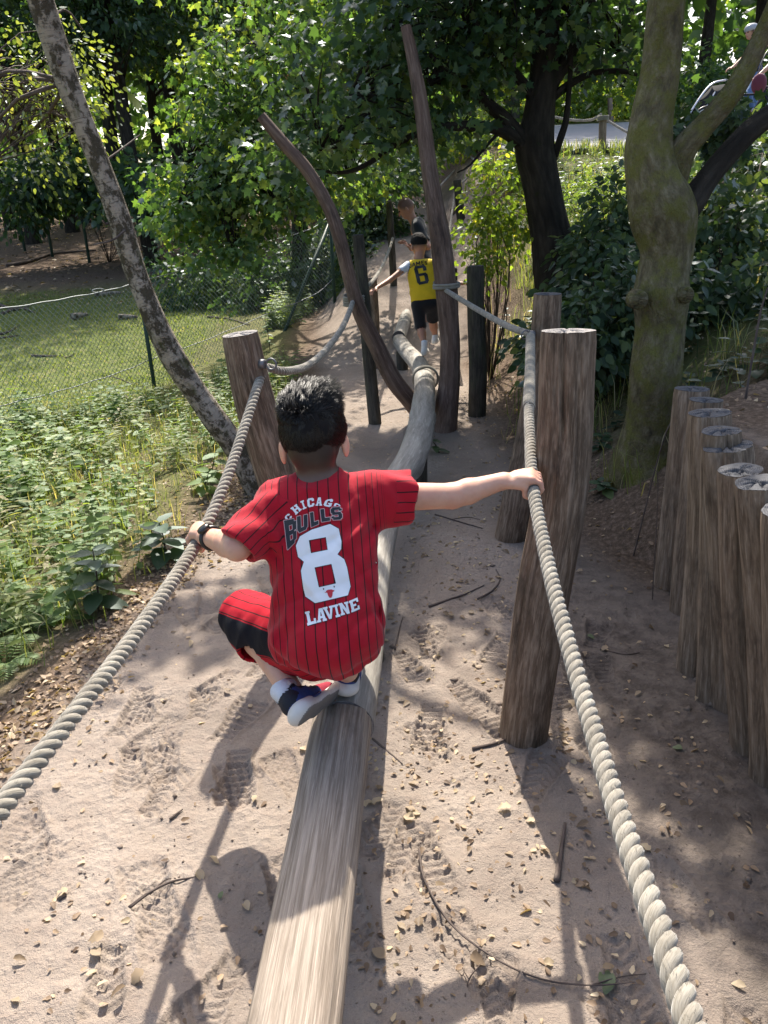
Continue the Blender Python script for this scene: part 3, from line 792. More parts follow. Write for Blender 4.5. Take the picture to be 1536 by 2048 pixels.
for k in range(3):
    zz = np.linspace(-.3, 10, 40); P = np.stack([.18*np.sin(zz*.5+k)+.05*zz*(k-1), .12*np.cos(zz*.6+k), zz], 1)
    V, Fs, tc = tube(P, np.interp(zz, [-.3, .2, 3, 10], [.30, .2, .16, .06]), 12, radial=lambda ph, s: 1+.1*fbm(np.cos(ph)*2+k, np.sin(ph)*2+s, s, 2))
    trunk_protos.append(mesh_data('trunk', V, Fs, M['bark_dark'], True, {'tc': tc}))
def wood_tree(px, py, Y, kind, s, label, rz):
    p = at(px, py, Y); p[2] = H0(p[0], p[1])
    o = empty('woodland_tree', p, label, 'tree', 'trees of the wood behind')
    o.rotation_euler = (0, 0, rz); o.scale = (s, s, s)
    link('trunk', trunk_protos[int(px) % 3], o); link('crown', PC[kind][0], o); link('branch', PC[kind][1], o)
    return o
WT = [(-60, 420, 19, 0, 1.0, 'woodland tree at the far left edge, dark crown'), (60, 400, 26, 1, 1.15, 'dark woodland tree behind the birch top, upper left corner'),
      (228, 300, 21, 0, 1.0, 'dark slim trunk left of the pair behind the birch'), (268, 305, 20, 0, .95, 'dark slim trunk right of the pair behind the birch'),
      (150, 330, 32, 2, 1.2, 'pale green woodland tree far behind the birch'), (350, 300, 25, 0, 1.1, 'dark woodland tree just right of the paired trunks'),
      (440, 300, 22, 1, 1.0, 'woodland tree with dark trunk left of the hanging maple branches'), (320, 320, 38, 2, 1.3, 'pale sunlit tree deep in the wood, upper left'),
      (520, 330, 30, 2, 1.2, 'sunlit woodland tree behind the hanging maple'), (650, 330, 24, 0, 1.1, 'dark woodland tree behind the hanging maple, beside the crooked pole'),
      (760, 330, 34, 2, 1.3, 'sunlit woodland tree behind the tall crooked pole'), (860, 330, 21, 1, 1.0, 'woodland tree above the sandy slope'),
      (940, 250, 27, 2, 1.1, 'sunlit tree across the road, left of the dark tree'), (1030, 240, 25, 2, 1.0, 'bright backlit tree across the road, behind the dark tree'),
      (1150, 235, 27, 1, 1.1, 'roadside tree across the road, right of the dark tree'), (1235, 230, 25.5, 2, .9, 'bright roadside tree behind the mossy trunk'),
      (1400, 225, 27, 0, 1.0, 'dark roadside tree behind the cyclists'), (1500, 220, 29, 1, 1.0, 'roadside tree at the right edge behind the cyclists'), (1640, 220, 25, 2, 1.0, 'roadside tree beyond the right edge of the picture'),
      (1300, 225, 33, 2, 1.2, 'pale tree far across the road, behind the mossy trunk'), (-140, 420, 27, 0, 1.1, 'dark woodland tree just outside the left edge'), (20, 390, 31, 0, 1.15, 'dark woodland tree at the left edge, deep in the wood'), (125, 385, 29, 0, 1.1, 'dark woodland tree seen just left of the birch trunk'), (400, 330, 33, 0, 1.2, 'dark tree deep in the wood, left of the hanging maple')]  # left-edge trees added so their crowns shade the wood floor
for i, (px, py, Y, k, s, lab) in enumerate(WT): wood_tree(px, py, Y, k, s, lab, i*1.7)
# the wood closes behind them as one mass
acc = Acc()
n = 26000; ang = g.uniform(-1.15, 1.15, n); rad = g.uniform(40, 62, n)
P = np.stack([np.sin(ang)*rad, np.cos(ang)*rad, g.random(n)**1.1*15], 1)
keep = fbm(P[:, 0]*.22, P[:, 1]*.22, P[:, 2]*.3) > -.32; P = P[keep]; n = len(P)
P[:, 2] += H0(P[:, 0], P[:, 1])
V, Ft, tn = leaves(P, rdir(g, n)+[0, 0, -.3], rdir(g, n)+[0, 0, .6], g.uniform(.5, 1.0, n), T_MAPLE, np.clip(.45+.25*g.normal(size=n), 0, 1))
acc.add(V, Ft, tint=tn)
far = acc.build('far_wood', M['leaf_maple']); tag(far, 'far mass of leaves closing the wood behind everything', 'wood', kind='stuff')

# ------------------------------------------------------------------ shrubs
def shrub(name, label, blobs, n_cl, per, size, T, mat, tint=0.0, spray=.16, flat=.6, group=None, stem=True, leafup=.5):
    c0 = np.array(blobs[0][0]); p = c0.copy(); p[2] = H0(p[0], p[1])
    o = empty(name, p, label, 'shrub', group)
    acc, cc = crown_mesh(g, blobs, n_cl, per, size, T, spray, flat, tint, .6, leafup)
    acc.build('foliage', mat, o)
    if stem:
        acc = Acc()
        for b in blobs:
            c = np.array(b[0]); q = np.array([c0[0], c0[1], H0(c0[0], c0[1])-.05])
            near = cc[np.linalg.norm(cc-c, axis=1) < max(b[1])][:6]
            twig_to(acc, g, [q for _ in near], near, .007, .002)
        acc.build('stem', M['twig'], o)
    return o
def gb(px, py, Y, rx, ry, rz, w=1.0): return pblob(px, py, Y, rx, ry, rz, w)
shrub('leafy_shrub', 'bright yellow-green shrub with thin stems right of the tall crooked pole', [gb(985, 470, 7.3, .34, .35, .34, 1), gb(1010, 410, 7.4, .3, .3, .25, .7), gb(1030, 500, 7.2, .25, .3, .25, .7), gb(950, 540, 7.1, .16, .2, .2, .4), gb(985, 345, 8.6, .2, .3, .16, .3)], 150, 12, .055, T_OVATE, M['leaf_bright'], .0, .17)
shrub('bank_plants', 'sunlit pale green plants on the bank below the road edge', [gb(1170, 360, 10.5, .6, .5, .28, 1.2), gb(1215, 400, 10, .5, .5, .3, 1), gb(1160, 440, 9.4, .5, .5, .28, 1), gb(1235, 330, 11, .4, .4, .2, .5)], 260, 14, .07, T_LANCE, M['leaf_nettle'], .15, .2)
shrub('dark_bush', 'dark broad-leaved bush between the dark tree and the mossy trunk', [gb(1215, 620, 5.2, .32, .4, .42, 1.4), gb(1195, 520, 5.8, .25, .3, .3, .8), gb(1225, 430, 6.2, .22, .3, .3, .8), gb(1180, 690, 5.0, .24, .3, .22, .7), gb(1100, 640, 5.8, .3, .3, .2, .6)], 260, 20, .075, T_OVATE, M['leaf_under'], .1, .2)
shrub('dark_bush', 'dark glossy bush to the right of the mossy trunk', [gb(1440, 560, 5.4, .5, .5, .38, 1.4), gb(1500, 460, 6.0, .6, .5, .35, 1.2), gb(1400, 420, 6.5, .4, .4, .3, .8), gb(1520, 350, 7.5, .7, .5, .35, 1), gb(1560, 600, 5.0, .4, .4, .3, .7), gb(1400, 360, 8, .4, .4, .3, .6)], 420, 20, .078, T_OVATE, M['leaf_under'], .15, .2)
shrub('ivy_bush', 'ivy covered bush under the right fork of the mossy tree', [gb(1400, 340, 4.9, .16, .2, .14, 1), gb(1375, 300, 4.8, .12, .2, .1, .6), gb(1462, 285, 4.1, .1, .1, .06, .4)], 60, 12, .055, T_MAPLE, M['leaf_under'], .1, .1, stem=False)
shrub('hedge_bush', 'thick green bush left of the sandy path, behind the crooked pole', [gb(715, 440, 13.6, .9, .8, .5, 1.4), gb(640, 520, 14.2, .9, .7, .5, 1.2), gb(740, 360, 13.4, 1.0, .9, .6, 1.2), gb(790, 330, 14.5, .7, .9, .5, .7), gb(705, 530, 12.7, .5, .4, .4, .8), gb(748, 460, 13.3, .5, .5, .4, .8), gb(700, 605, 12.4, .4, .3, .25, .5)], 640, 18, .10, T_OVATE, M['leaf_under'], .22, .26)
shrub('fence_bush', 'dark low bush behind the wire mesh, centre left', [gb(520, 570, 13.6, 1.1, .7, .6, 1.3), gb(400, 560, 14.2, 1.1, .7, .6, 1.2), gb(600, 585, 13.9, .7, .5, .55, .9), gb(470, 520, 15.5, 1.6, .8, .7, 1.2)], 420, 16, .10, T_OVATE, M['leaf_dark'], .1, .28)  # bush enlarged and darkened to stand in for shaded lawn behind the mesh
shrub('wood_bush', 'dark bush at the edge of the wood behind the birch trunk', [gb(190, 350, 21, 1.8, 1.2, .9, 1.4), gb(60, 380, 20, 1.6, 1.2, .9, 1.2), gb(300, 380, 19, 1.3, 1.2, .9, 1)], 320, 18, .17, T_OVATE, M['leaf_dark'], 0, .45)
shrub('slope_bush', 'yellow-green bush over the top of the sandy slope', [gb(960, 275, 16, 1.0, .8, .4, 1), gb(1040, 330, 12.5, .4, .6, .28, .5), gb(850, 310, 15.5, .6, .7, .4, .8), gb(920, 255, 17, 1.0, .8, .4, .7)], 300, 16, .09, T_OVATE, M['leaf_bright'], 0, .25)
shrub('roadside_bush', 'bright bush along the far edge of the road left of the mossy trunk', [gb(1130, 215, 24, 1.6, 1, .6, 1), gb(1210, 200, 24.5, 1.6, 1, .8, 1), gb(1030, 225, 24, 1.4, 1, .7, 1)], 240, 16, .16, T_OVATE, M['leaf_bright'], 0, .4)
shrub('roadside_bush', 'darker bush along the far edge of the road behind the trailer', [gb(1390, 180, 24, 1.8, 1, 1.0, 1), gb(1500, 170, 24.5, 1.8, 1, 1.2, 1)], 200, 18, .16, T_OVATE, M['leaf_maple'], 0, .4)

# ------------------------------------------------------------------ ground plants (uncountable)
def scatter(n, x0, x1, y0, y1, ok, seed):
    q = np.random.default_rng(seed); x = q.uniform(x0, x1, n*6); y = q.uniform(y0, y1, n*6)
    w = ok(x, y); k = q.random(n*6) < w; x, y = x[k][:n], y[k][:n]
    return np.stack([x, y, H0(x, y)], 1)
def off_path(x, y): return np.maximum(left_edge(y)-x, x-right_edge(y)) + .16*fbm(x*2.2, y*2.2, 9.0)
def nettles(P, hmin, hmax, size, T, tint=0.0, pairs=5, seed=0):
    q = np.random.default_rng(seed); acc = Acc(); N = len(P)
    h = q.uniform(hmin, hmax, N); lean = q.normal(size=(N, 2))*.18
    lp, la, ln, ls, lt = [], [], [], [], []
    base_t = np.clip(.45+.22*q.normal(size=N)+tint, 0, 1)
    for j in range(pairs):
        f = (j+1)/pairs; a0 = q.uniform(0, 6.28, N)
        for k in (0, 1):
            a = a0 + k*np.pi
            lp.append(P+np.stack([lean[:, 0]*h*f, lean[:, 1]*h*f, h*f], 1))
            la.append(np.stack([np.cos(a), np.sin(a), np.full(N, .15+.35*f)-.3], 1)); ln.append(np.stack([q.normal(size=N)*.3, q.normal(size=N)*.3, np.ones(N)], 1))
            ls.append(size*q.uniform(.6, 1.2, N)*(1.15-.45*f)); lt.append(np.clip(base_t+.12*q.normal(size=N)+.12*f, 0, 1))
    V, Ft, tn = leaves(np.concatenate(lp), np.concatenate(la), np.concatenate(ln), np.concatenate(ls), T, np.concatenate(lt)); acc.add(V, Ft, tint=tn)
    top = P+np.stack([lean[:, 0]*h, lean[:, 1]*h, h], 1); w = .003
    SV = np.stack([P+[-w, 0, 0], P+[w, 0, 0], top], 1).reshape(-1, 3); acc.add(SV, np.arange(len(SV)).reshape(-1, 3), tint=np.repeat(base_t*.6, 3))
    return acc
def blades(P, hmin, hmax, w, per, seed, dry=.3, spread=.05):
    q = np.random.default_rng(seed); N = len(P)*per; b = np.repeat(P, per, 0)+np.column_stack([q.normal(size=(N, 2))*spread, np.zeros(N)])
    h = q.uniform(hmin, hmax, N); a = q.uniform(0, 6.28, N); bend = q.uniform(.1, .9, N)*h
    d = np.stack([np.cos(a), np.sin(a), np.zeros(N)], 1); s = np.stack([-np.sin(a), np.cos(a), np.zeros(N)], 1)
    m_ = b+d*(bend*.35)[:, None]+np.stack([0*h, 0*h, h*.62], 1); t_ = b+d*bend[:, None]+np.stack([0*h, 0*h, h*(1-.25*bend/h)], 1)
    V = np.stack([b-s*w, b+s*w, m_-s*w*.8, m_+s*w*.8, t_], 1).reshape(-1, 3); i = np.arange(N)[:, None]*5
    Ft = np.concatenate([i+[0, 1, 3], i+[0, 3, 2], i+[2, 3, 4]], 0)
    ti = np.clip(q.random(N)*.8+np.where(q.random(N) < dry, .5, 0), 0, 1)
    acc = Acc(); acc.add(V, Ft, tint=np.repeat(ti, 5)); return acc
def stuff(acc, name, mat, label, cat):
    o = acc.build(name, mat); return tag(o, label, cat, kind='stuff')
# nettles on the sunny verge
def verge(x, y):
    o = off_path(x, y); return (x < -.7)*ss(.12, .5, o)*(1-ss(8.0, 8.8, y+.5*fbm(x, y, 4.)))*ss(2.5, 3.3, y)*(.35+.65*ss(-.1, .25, fbm(x*1.1, y*1.1, 6.)))
P = scatter(620, -5.2, -.8, 2.6, 8.8, lambda x, y: verge(x, y)*(fbm(x*1.7, y*1.7, 2.5) > -.02), 1)
stuff(nettles(P, .08, .32, .068, T_OVATE, .05, 6, 2), 'nettle_bed', M['leaf_nettle'], 'bed of pale green nettles on the sunny verge left of the rope', 'nettles')
P = scatter(800, -5, -.9, 2.3, 8.6, lambda x, y: (x < -.7)*ss(0, .4, off_path(x, y)), 3)
stuff(blades(P, .06, .26, .0022, 12, 4, .45, .06), 'verge_grass', M['grass'], 'thin dry grass between the nettles on the left verge', 'grass')
P = scatter(5200, -10, -1.9, 7.4, 17, lambda x, y: ss(-1.9, -2.6, x)*ss(7.4, 8.6, y), 5)
stuff(blades(P, .02, .055, .006, 6, 6, .04, .12), 'lawn_grass', M['grass'], 'short mown grass of the fenced lawn on the left', 'grass')
P = scatter(700, .7, 6, 3.4, 12, lambda x, y: ss(.05, .35, off_path(x, y))*(x > .6)*(.3+.7*(fbm(x*1.5, y*1.5, 2.) > 0)), 7)
stuff(blades(P, .08, .42, .003, 9, 8, .5, .07), 'bank_grass', M['grass'], 'long dry grass tufts on the right bank around the mossy trunk', 'grass')
P = scatter(900, .8, 6, 3.6, 13, lambda x, y: ss(.3, .8, off_path(x, y))*(x > .7), 9)
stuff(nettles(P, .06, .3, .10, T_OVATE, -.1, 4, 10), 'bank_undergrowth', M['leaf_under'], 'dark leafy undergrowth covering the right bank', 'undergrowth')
P = scatter(260, -1.6, -.5, 11.3, 14.5, lambda x, y: ss(.1, .5, off_path(x, y))*(x < 0), 12)
stuff(nettles(P, .1, .45, .09, T_OVATE, .1, 6, 13), 'path_side_weeds', M['leaf_nettle'], 'leafy weeds beside the sandy path below the thick green bush', 'weeds')
P = scatter(190, -1.7, -.62, 5.4, 8.2, lambda x, y: ss(.02, .3, off_path(x, y))*(x < 0), 14)
stuff(nettles(P, .1, .4, .07, T_LANCE, .2, 6, 15), 'fence_side_weeds', M['leaf_nettle'], 'tall pale weeds around the leaning left post and birch foot', 'weeds')
P = scatter(210, -5.0, -.9, 2.9, 7.8, lambda x, y: verge(x, y)*(fbm(x*.9, y*.9, 12.5) > .0), 51)
stuff(nettles(P, .10, .38, .115, T_OVATE, .0, 5, 52), 'broad_leaf_weeds', M['leaf_nettle'], 'broad-leaved weeds standing among the nettles of the left verge', 'weeds')
P = scatter(240, -4.2, -.9, 2.4, 7.0, lambda x, y: verge(x, y)*(fbm(x*1.3, y*1.3, 7.5) > .0), 53)
stuff(nettles(P, .12, .40, .10, T_LANCE, .1, 7, 54), 'narrow_leaf_weeds', M['grass'], 'narrow-leaved pale stalks among the nettles of the left verge', 'weeds')
# leaf litter
def flat_leaves(P, size, T, seed, lift=.006, tilt=.35):
    q = np.random.default_rng(seed); N = len(P); a = q.uniform(0, 6.28, N)
    ax = np.stack([np.cos(a), np.sin(a), q.normal(size=N)*tilt*.5], 1); nn = np.column_stack([q.normal(size=(N, 2))*tilt, np.ones(N)])
    P = P.copy(); P[:, 2] += lift
    V, Ft, tn = leaves(P, ax, nn, size*q.uniform(.5, 1.25, N), T, q.random(N)); acc = Acc(); acc.add(V, Ft, tint=tn); return acc
T_CURL = tmpl([(.19, .14), (.30, .34), (.22, .55), (.16, .8)], .28, .22)
P = scatter(5200, -3.2, -.6, 1.2, 6.5, lambda x, y: (x < 0)*ss(-.18, .12, off_path(x, y)), 21)
stuff(flat_leaves(P, .026, T_CURL, 22, .006, .6), 'leaf_litter', M['litter'], 'brown leaf litter along the left edge of the sand', 'leaf litter')
P = scatter(2700, .3, 3.4, 1.0, 7, lambda x, y: ss(-.35, .25, off_path(x, y))*(x > .3)*.8+.05, 23)
stuff(flat_leaves(P, .028, T_CURL, 24, .006, .6), 'leaf_litter', M['litter'], 'brown leaf litter over the right bank and below the palisade', 'leaf litter')
P = scatter(900, -1.1, 1.0, .95, 6.5, lambda x, y: np.clip((off_path(x, y) < -.05)*(.15+.85*ss(.0, .4, fbm(x*2.6, y*2.6, 5.5))), 0, 1), 25)
stuff(flat_leaves(P, .021, T_CURL, 26, .004), 'leaf_crumbs', M['litter'], 'small broken leaf crumbs strewn over the sandy path', 'leaf litter')
P = scatter(2600, -14, -2, 15, 34, lambda x, y: np.ones_like(x), 27)
stuff(flat_leaves(P, .12, T_CURL, 28), 'wood_floor_litter', M['litter'], 'red-brown leaf litter on the floor of the wood behind the lawn', 'leaf litter')
# grit and clods
q = np.random.default_rng(31); P = scatter(1500, -1.3, 1.2, .95, 4.2, lambda x, y: .4+.6*ss(.3, .9, x), 32); acc = Acc()
ico = np.array([[0, 0, 1], [.9, 0, .2], [0, .9, .2], [-.9, 0, .2], [0, -.9, .2], [0, 0, -.6]]); icf = np.array([[0, 1, 2], [0, 2, 3], [0, 3, 4], [0, 4, 1], [5, 2, 1], [5, 3, 2], [5, 4, 3], [5, 1, 4]])
sz = q.uniform(.002, .006, len(P))*(1+2*(q.random(len(P)) < .05)); V = (P[:, None, :]+sz[:, None, None]*ico[None]*q.uniform(.6, 1.3, (len(P), 6, 1))).reshape(-1, 3)
acc.add(V, (icf[None]+(np.arange(len(P))*6)[:, None, None]).reshape(-1, 3))
M['grit'] = m_plain('soil_crumb', (.17, .135, .11), .95, .1, 0, .3, 60)
tag(acc.build('soil_crumbs', M['grit']), 'fine crumbs of soil and grit on the sandy path', 'grit', kind='stuff')
P = scatter(360, -.12, .6, 1.05, 2.1, lambda x, y: np.clip(.25+ss(-.3, .4, fbm(x*3, y*3, 8.5)), 0, 1), 41)
stuff(flat_leaves(P, .02, T_CURL, 42, .004), 'leaf_crumbs', M['litter'], 'dense broken leaves in the sunlit patch right of the foreground beam', 'leaf litter')
P = scatter(3000, -2.2, -.7, 1.3, 5.0, lambda x, y: (x < 0)*np.exp(-((off_path(x, y)-.02)/.14)**2), 61)
stuff(flat_leaves(P, .03, T_CURL, 62, .006, .7), 'leaf_litter', M['litter'], 'band of crumpled brown leaves where the left verge meets the sand', 'leaf litter')
P = scatter(180, -.1, .75, 1.9, 4.2, lambda x, y: np.clip(.2+ss(-.2, .4, fbm(x*3, y*3, 3.5)), 0, 1), 63)
stuff(flat_leaves(P, .03, T_CURL, 64, .004), 'leaf_crumbs', M['fallen'], 'pale broken leaves on the shaded sand right of the boy', 'leaf litter')
P = scatter(420, 1.6, 9, 13.3, 14.2, lambda x, y: np.ones_like(x), 71)
stuff(blades(P, .06, .22, .006, 8, 72, .2, .08), 'road_edge_grass', M['grass'], 'rough grass along the near edge of the road', 'grass')
# ------------------------------------------------------------------ posts, beams, poles
def post(name, label, cat, pts, mat, end, ns=56, cracks=2, seed=0, group=None, rough=.05, top_tilt=0.0, notch=None, base_cut=0.0):
    """pts from the ground up: (x, y, z, radius) -> thing with shaft and cut top (radial cracks)."""
    q = random.Random(seed)
    Q = spline(pts, 46); P, rad = Q[:, :3], Q[:, 3]
    ck = [(q.uniform(3.5, 6.0), q.uniform(.25, .8), q.uniform(.08, .16)) for _ in range(cracks)]
    if notch is not None: ck.insert(0, notch)
    L = np.linalg.norm(np.diff(P, axis=0), axis=1).sum()
    def radial(ph, s):
        r = 1 + rough*fbm(np.cos(ph)*1.5+seed, np.sin(ph)*1.5+s*1.2, s*.9+seed, 2) + .04*fbm(np.cos(ph)*6+seed, np.sin(ph)*6, s*1.2+seed, 3)
        for a, ln, dp in ck:
            d = np.abs((ph-a-.06*np.sin(s*9+a)+np.pi) % (2*np.pi)-np.pi); r = r - dp*np.exp(-(d/.08)**2)*ss(L*(1-ln), L*(1-ln)+.12, s)
        r = r - .035*ss(L-.012, L, s)                # worn top edge
        return r
    o = empty(name, P[0], label, cat, group)
    V, Fs, tc = tube(P, rad, ns, cap0=False, cap1=False, radial=radial); shaft = mk('shaft', V, Fs, mat, o, attrs={'tc': tc})
    # end grain: polar disc following the rim, with cracks pressed in
    rim = V[-ns:]; c = rim.mean(0); T, N, B = frames(P); nr = 7; VV = []; TT = []
    fr = np.linspace(1, 0, nr, endpoint=False); ph = np.linspace(0, 2*np.pi, ns, endpoint=False)
    radc = [(q.uniform(0, 6.28), q.uniform(.5, 1.0)) for _ in range(5)] + [(a, 1.0) for a, _, _ in ck]
    for f in fr:
        dep = np.zeros(ns)
        for a, ln in radc:
            d = np.abs((ph-a+.25*(1-f)+np.pi) % (2*np.pi)-np.pi)
            dep = np.maximum(dep, .016*np.exp(-(d*f/.06)**2)*(f > .12)*(f < ln+.02))
        VV.append(c+(rim-c)*f + T[-1]*(.0015+.004*(1-f**2)*1.0)-dep[:, None]*T[-1]); TT.append(np.stack([np.cos(ph)*f*rad[-1], np.sin(ph)*f*rad[-1], np.full(ns, L)], 1))
    VV.append((c+T[-1]*.004)[None]); TT.append(np.array([[0, 0, L]]))
    VV = np.vstack(VV); TT = np.vstack(TT); i = np.arange(nr-1)[:, None]*ns; j = np.arange(ns)[None]; k = (j+1) % ns
    Qd = np.stack([i+j, i+k, i+ns+k, i+ns+j], -1).reshape(-1, 4); b = (nr-1)*ns; jj = np.arange(ns)
    Td = np.stack([b+jj, b+(jj+1) % ns, np.full(ns, nr*ns)], 1)
    mk('cut_top', VV, [Qd, Td], end, o, attrs={'tc': TT})
    return o
def pp(lst, k=1.0):                                 # (px, py, Y, width px) -> (x, y, z, r)
    out = []
    for px, py, Y, w in lst:
        p = at(px, py, Y); out.append([*p, .5*w*((p-EYE)@FWD)/F*k])
    return out
def sink(pts, dz=.12):                              # carry the foot into the ground
    p = np.array(pts[0]); q = np.array(pts[1]); d = unit((p-q)[:3]); e = p.copy()
    zg = H0(p[0], p[1]); t = max(0, (p[2]-zg+dz))/max(.3, -d[2]); e[:3] = p[:3]+d*t
    return [list(e)]+list(pts)
RP = pp([(1046, 1478, 2.08, 96), (1062, 1350, 2.1, 98), (1088, 1180, 2.12, 106), (1116, 1020, 2.14, 106), (1128, 880, 2.15, 108), (1132, 760, 2.16, 108), (1136, 662, 2.17, 110)])
right_post = post('rope_post', 'thick split wooden rope post in front, right of the crouching boy', 'post', sink(RP), M['post'], M['end_pale'], 72, 3, 3, notch=(4.36, .26, .30))
LP = pp([(622, 1205, 2.9, 84), (598, 1090, 2.9, 84), (562, 980, 2.9, 82), (532, 880, 2.9, 82), (504, 780, 2.9, 80), (480, 668, 2.9, 74)])
left_post = post('rope_post', 'leaning rope post with pale cut top behind the crouching boy', 'post', sink(LP), M['post'], M['end_pale'], 64, 3, 8)
P2 = pp([(1020, 1085, 3.66, 64), (1036, 1000, 3.66, 64), (1060, 880, 3.68, 60), (1080, 760, 3.7, 58), (1090, 680, 3.7, 57), (1096, 588, 3.7, 57)])
post2 = post('rope_post', 'second wooden rope post on the right, its top showing behind the split post', 'post', sink(P2), M['post'], M['end_grey'], 48, 2, 12)
for i, (lab, pts, mt) in enumerate([
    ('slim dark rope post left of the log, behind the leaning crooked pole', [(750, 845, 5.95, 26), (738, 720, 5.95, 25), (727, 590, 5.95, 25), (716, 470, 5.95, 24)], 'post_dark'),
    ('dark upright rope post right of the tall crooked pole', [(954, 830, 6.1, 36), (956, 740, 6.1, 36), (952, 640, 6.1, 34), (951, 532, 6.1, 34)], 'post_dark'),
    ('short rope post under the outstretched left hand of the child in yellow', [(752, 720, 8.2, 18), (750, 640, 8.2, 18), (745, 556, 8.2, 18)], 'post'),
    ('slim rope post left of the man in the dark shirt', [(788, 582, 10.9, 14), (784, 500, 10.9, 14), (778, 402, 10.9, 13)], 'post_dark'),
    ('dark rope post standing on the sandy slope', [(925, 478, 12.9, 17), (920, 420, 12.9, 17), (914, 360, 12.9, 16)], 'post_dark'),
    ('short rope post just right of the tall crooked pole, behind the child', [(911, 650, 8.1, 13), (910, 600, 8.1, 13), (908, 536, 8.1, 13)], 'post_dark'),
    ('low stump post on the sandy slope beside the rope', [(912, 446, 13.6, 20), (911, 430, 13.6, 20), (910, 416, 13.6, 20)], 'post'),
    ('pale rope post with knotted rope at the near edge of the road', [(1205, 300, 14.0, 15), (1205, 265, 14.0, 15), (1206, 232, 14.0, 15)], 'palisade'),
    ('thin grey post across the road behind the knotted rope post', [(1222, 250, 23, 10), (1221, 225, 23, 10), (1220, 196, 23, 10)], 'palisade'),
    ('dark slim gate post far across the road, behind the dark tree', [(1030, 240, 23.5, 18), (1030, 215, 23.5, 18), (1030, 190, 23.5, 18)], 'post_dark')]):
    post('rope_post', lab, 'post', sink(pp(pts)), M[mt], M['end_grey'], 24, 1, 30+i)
# palisade posts holding the bank
PAL = [((1338, 1165), (1384, 778, 70)), ((1368, 1215), (1412, 800, 66)), ((1392, 1335), (1420, 826, 84)), ((1425, 1392), (1442, 862, 76)), ((1462, 1405), (1456, 892, 100)), ((1500, 1492), (1480, 940, 84)), ((1540, 1552), (1520, 965, 96)), ((1590, 1620), (1580, 1020, 110)), ((1650, 1700), (1640, 1070, 120))]
PLAB = ['narrow palisade post at the far end of the row, next to the mossy trunk', 'second palisade post from the mossy trunk', 'third palisade post from the mossy trunk, round grey cracked top', 'fourth palisade post from the mossy trunk, slightly lower top', 'fifth palisade post from the mossy trunk, widest cracked top',
        'sixth palisade post from the mossy trunk, leaning against its neighbours', 'seventh palisade post from the mossy trunk, at the right edge with split top', 'eighth palisade post, cut by the right edge of the picture', 'ninth palisade post, just outside the right edge of the picture']
for i, ((bx, by), (tx, ty, w)) in enumerate(PAL):
    b = atz(bx, by, 0.0); d = (at(tx, ty, b[1]+.03)-EYE)@FWD; t = at(tx, ty, b[1]+.04); rr = .5*w*d/F
    q = random.Random(50+i); mid = (b+t)/2+np.array([q.uniform(-.012, .012), q.uniform(-.01, .01), 0])
    post('palisade_post', PLAB[i], 'post', [[*(b-[0, 0, .2]), rr*.98], [*b, rr*.98], [*mid, rr*q.uniform(.9, 1.0)], [*t, rr]], M['palisade'], M['end_grey'], 48, 4, 60+i, 'palisade posts along the right bank', .10)
for i in range(9):                                  # low palisade holding the road edge
    px = 1112+i*15.5; p = at(px, 326, 13.7); q = random.Random(i); t = at(px, 298+q.uniform(-2, 4), 13.7)
    post('edging_post', ('first', 'second', 'third', 'fourth', 'fifth', 'sixth', 'seventh', 'eighth', 'ninth')[i]+' short edging post from the left below the road edge', 'post', [[*(p-[0, 0, .5]), .07], [*p, .07], [*t, .07]], M['post_dark'], M['end_grey'], 14, 1, 90+i, 'short posts edging the road')

# balance beams
def log_thing(name, label, pts, mat, end, ns=36, rough=.06, seed=0, flat=.0, n=90, knots=(), wraps=(), seams=()):
    Q = spline(pts, n); P, rad = Q[:, :3], Q[:, 3]
    S = np.concatenate([[0], np.cumsum(np.linalg.norm(np.diff(P, axis=0), axis=1))])
    T, N, B = frames(P)
    kn = [(random.Random(seed+i).uniform(0, 6.28), s, d) for i, (s, d) in enumerate(knots)]
    def radial(ph, s):
        r = 1+rough*fbm(np.cos(ph)*1.3+seed, np.sin(ph)*1.3+s*1.4, s*1.1+seed, 3)+.012*fbm(np.cos(ph)*8+seed, np.sin(ph)*8, s*1.3, 2)
        up = np.cos(ph)                              # N starts as the upward normal
        r = r*(1-flat*np.clip(up-.55, 0, 1))
        for a, ks, d in kn: r = r+d*np.exp(-((s-ks)/.09)**2)*(.6+.4*np.cos(ph-a))
        for sa, dp in seams: d = np.abs((ph-sa-.10*fbm(s*1.1+sa*7, s*0+seed, 0, 2)+np.pi) % (2*np.pi)-np.pi); r = r-dp*np.exp(-(d/.05)**2)*ss(-.25, .2, fbm(s*1.6+sa*3, s*0+1.5, 2.0, 2))
        for ws in wraps: r = r-.05*np.exp(-((s-ws)/.012)**2)
        return r
    o = empty(name, P[0], label, 'log')
    V, Fs, tc = tube(P, rad, ns, cap0=False, cap1=False, radial=radial); mk('trunk', V, Fs, mat, o, attrs={'tc': tc})
    for (k, sgn) in ((0, -1), (len(P)-1, 1)):
        rim = V[k*ns:(k+1)*ns]; c = rim.mean(0)+T[k]*sgn*.004; VV = np.vstack([rim+T[k]*sgn*.001, c+(rim-c)*.5, c[None]]); jj = np.arange(ns); kk = (jj+1) % ns
        tcd = np.vstack([tc[k*ns:(k+1)*ns], tc[k*ns:(k+1)*ns]*[.5, .5, 1], [[0, 0, 0]]])
        Qd = np.stack([jj, kk, ns+kk, ns+jj], 1); Td = np.stack([ns+jj, ns+kk, np.full(ns, 2*ns)], 1)
        if sgn < 0: Qd, Td = Qd[:, ::-1], Td[:, ::-1]
        mk('cut_end', VV, [Qd, Td], end, o, attrs={'tc': tcd})
    return o, P, rad
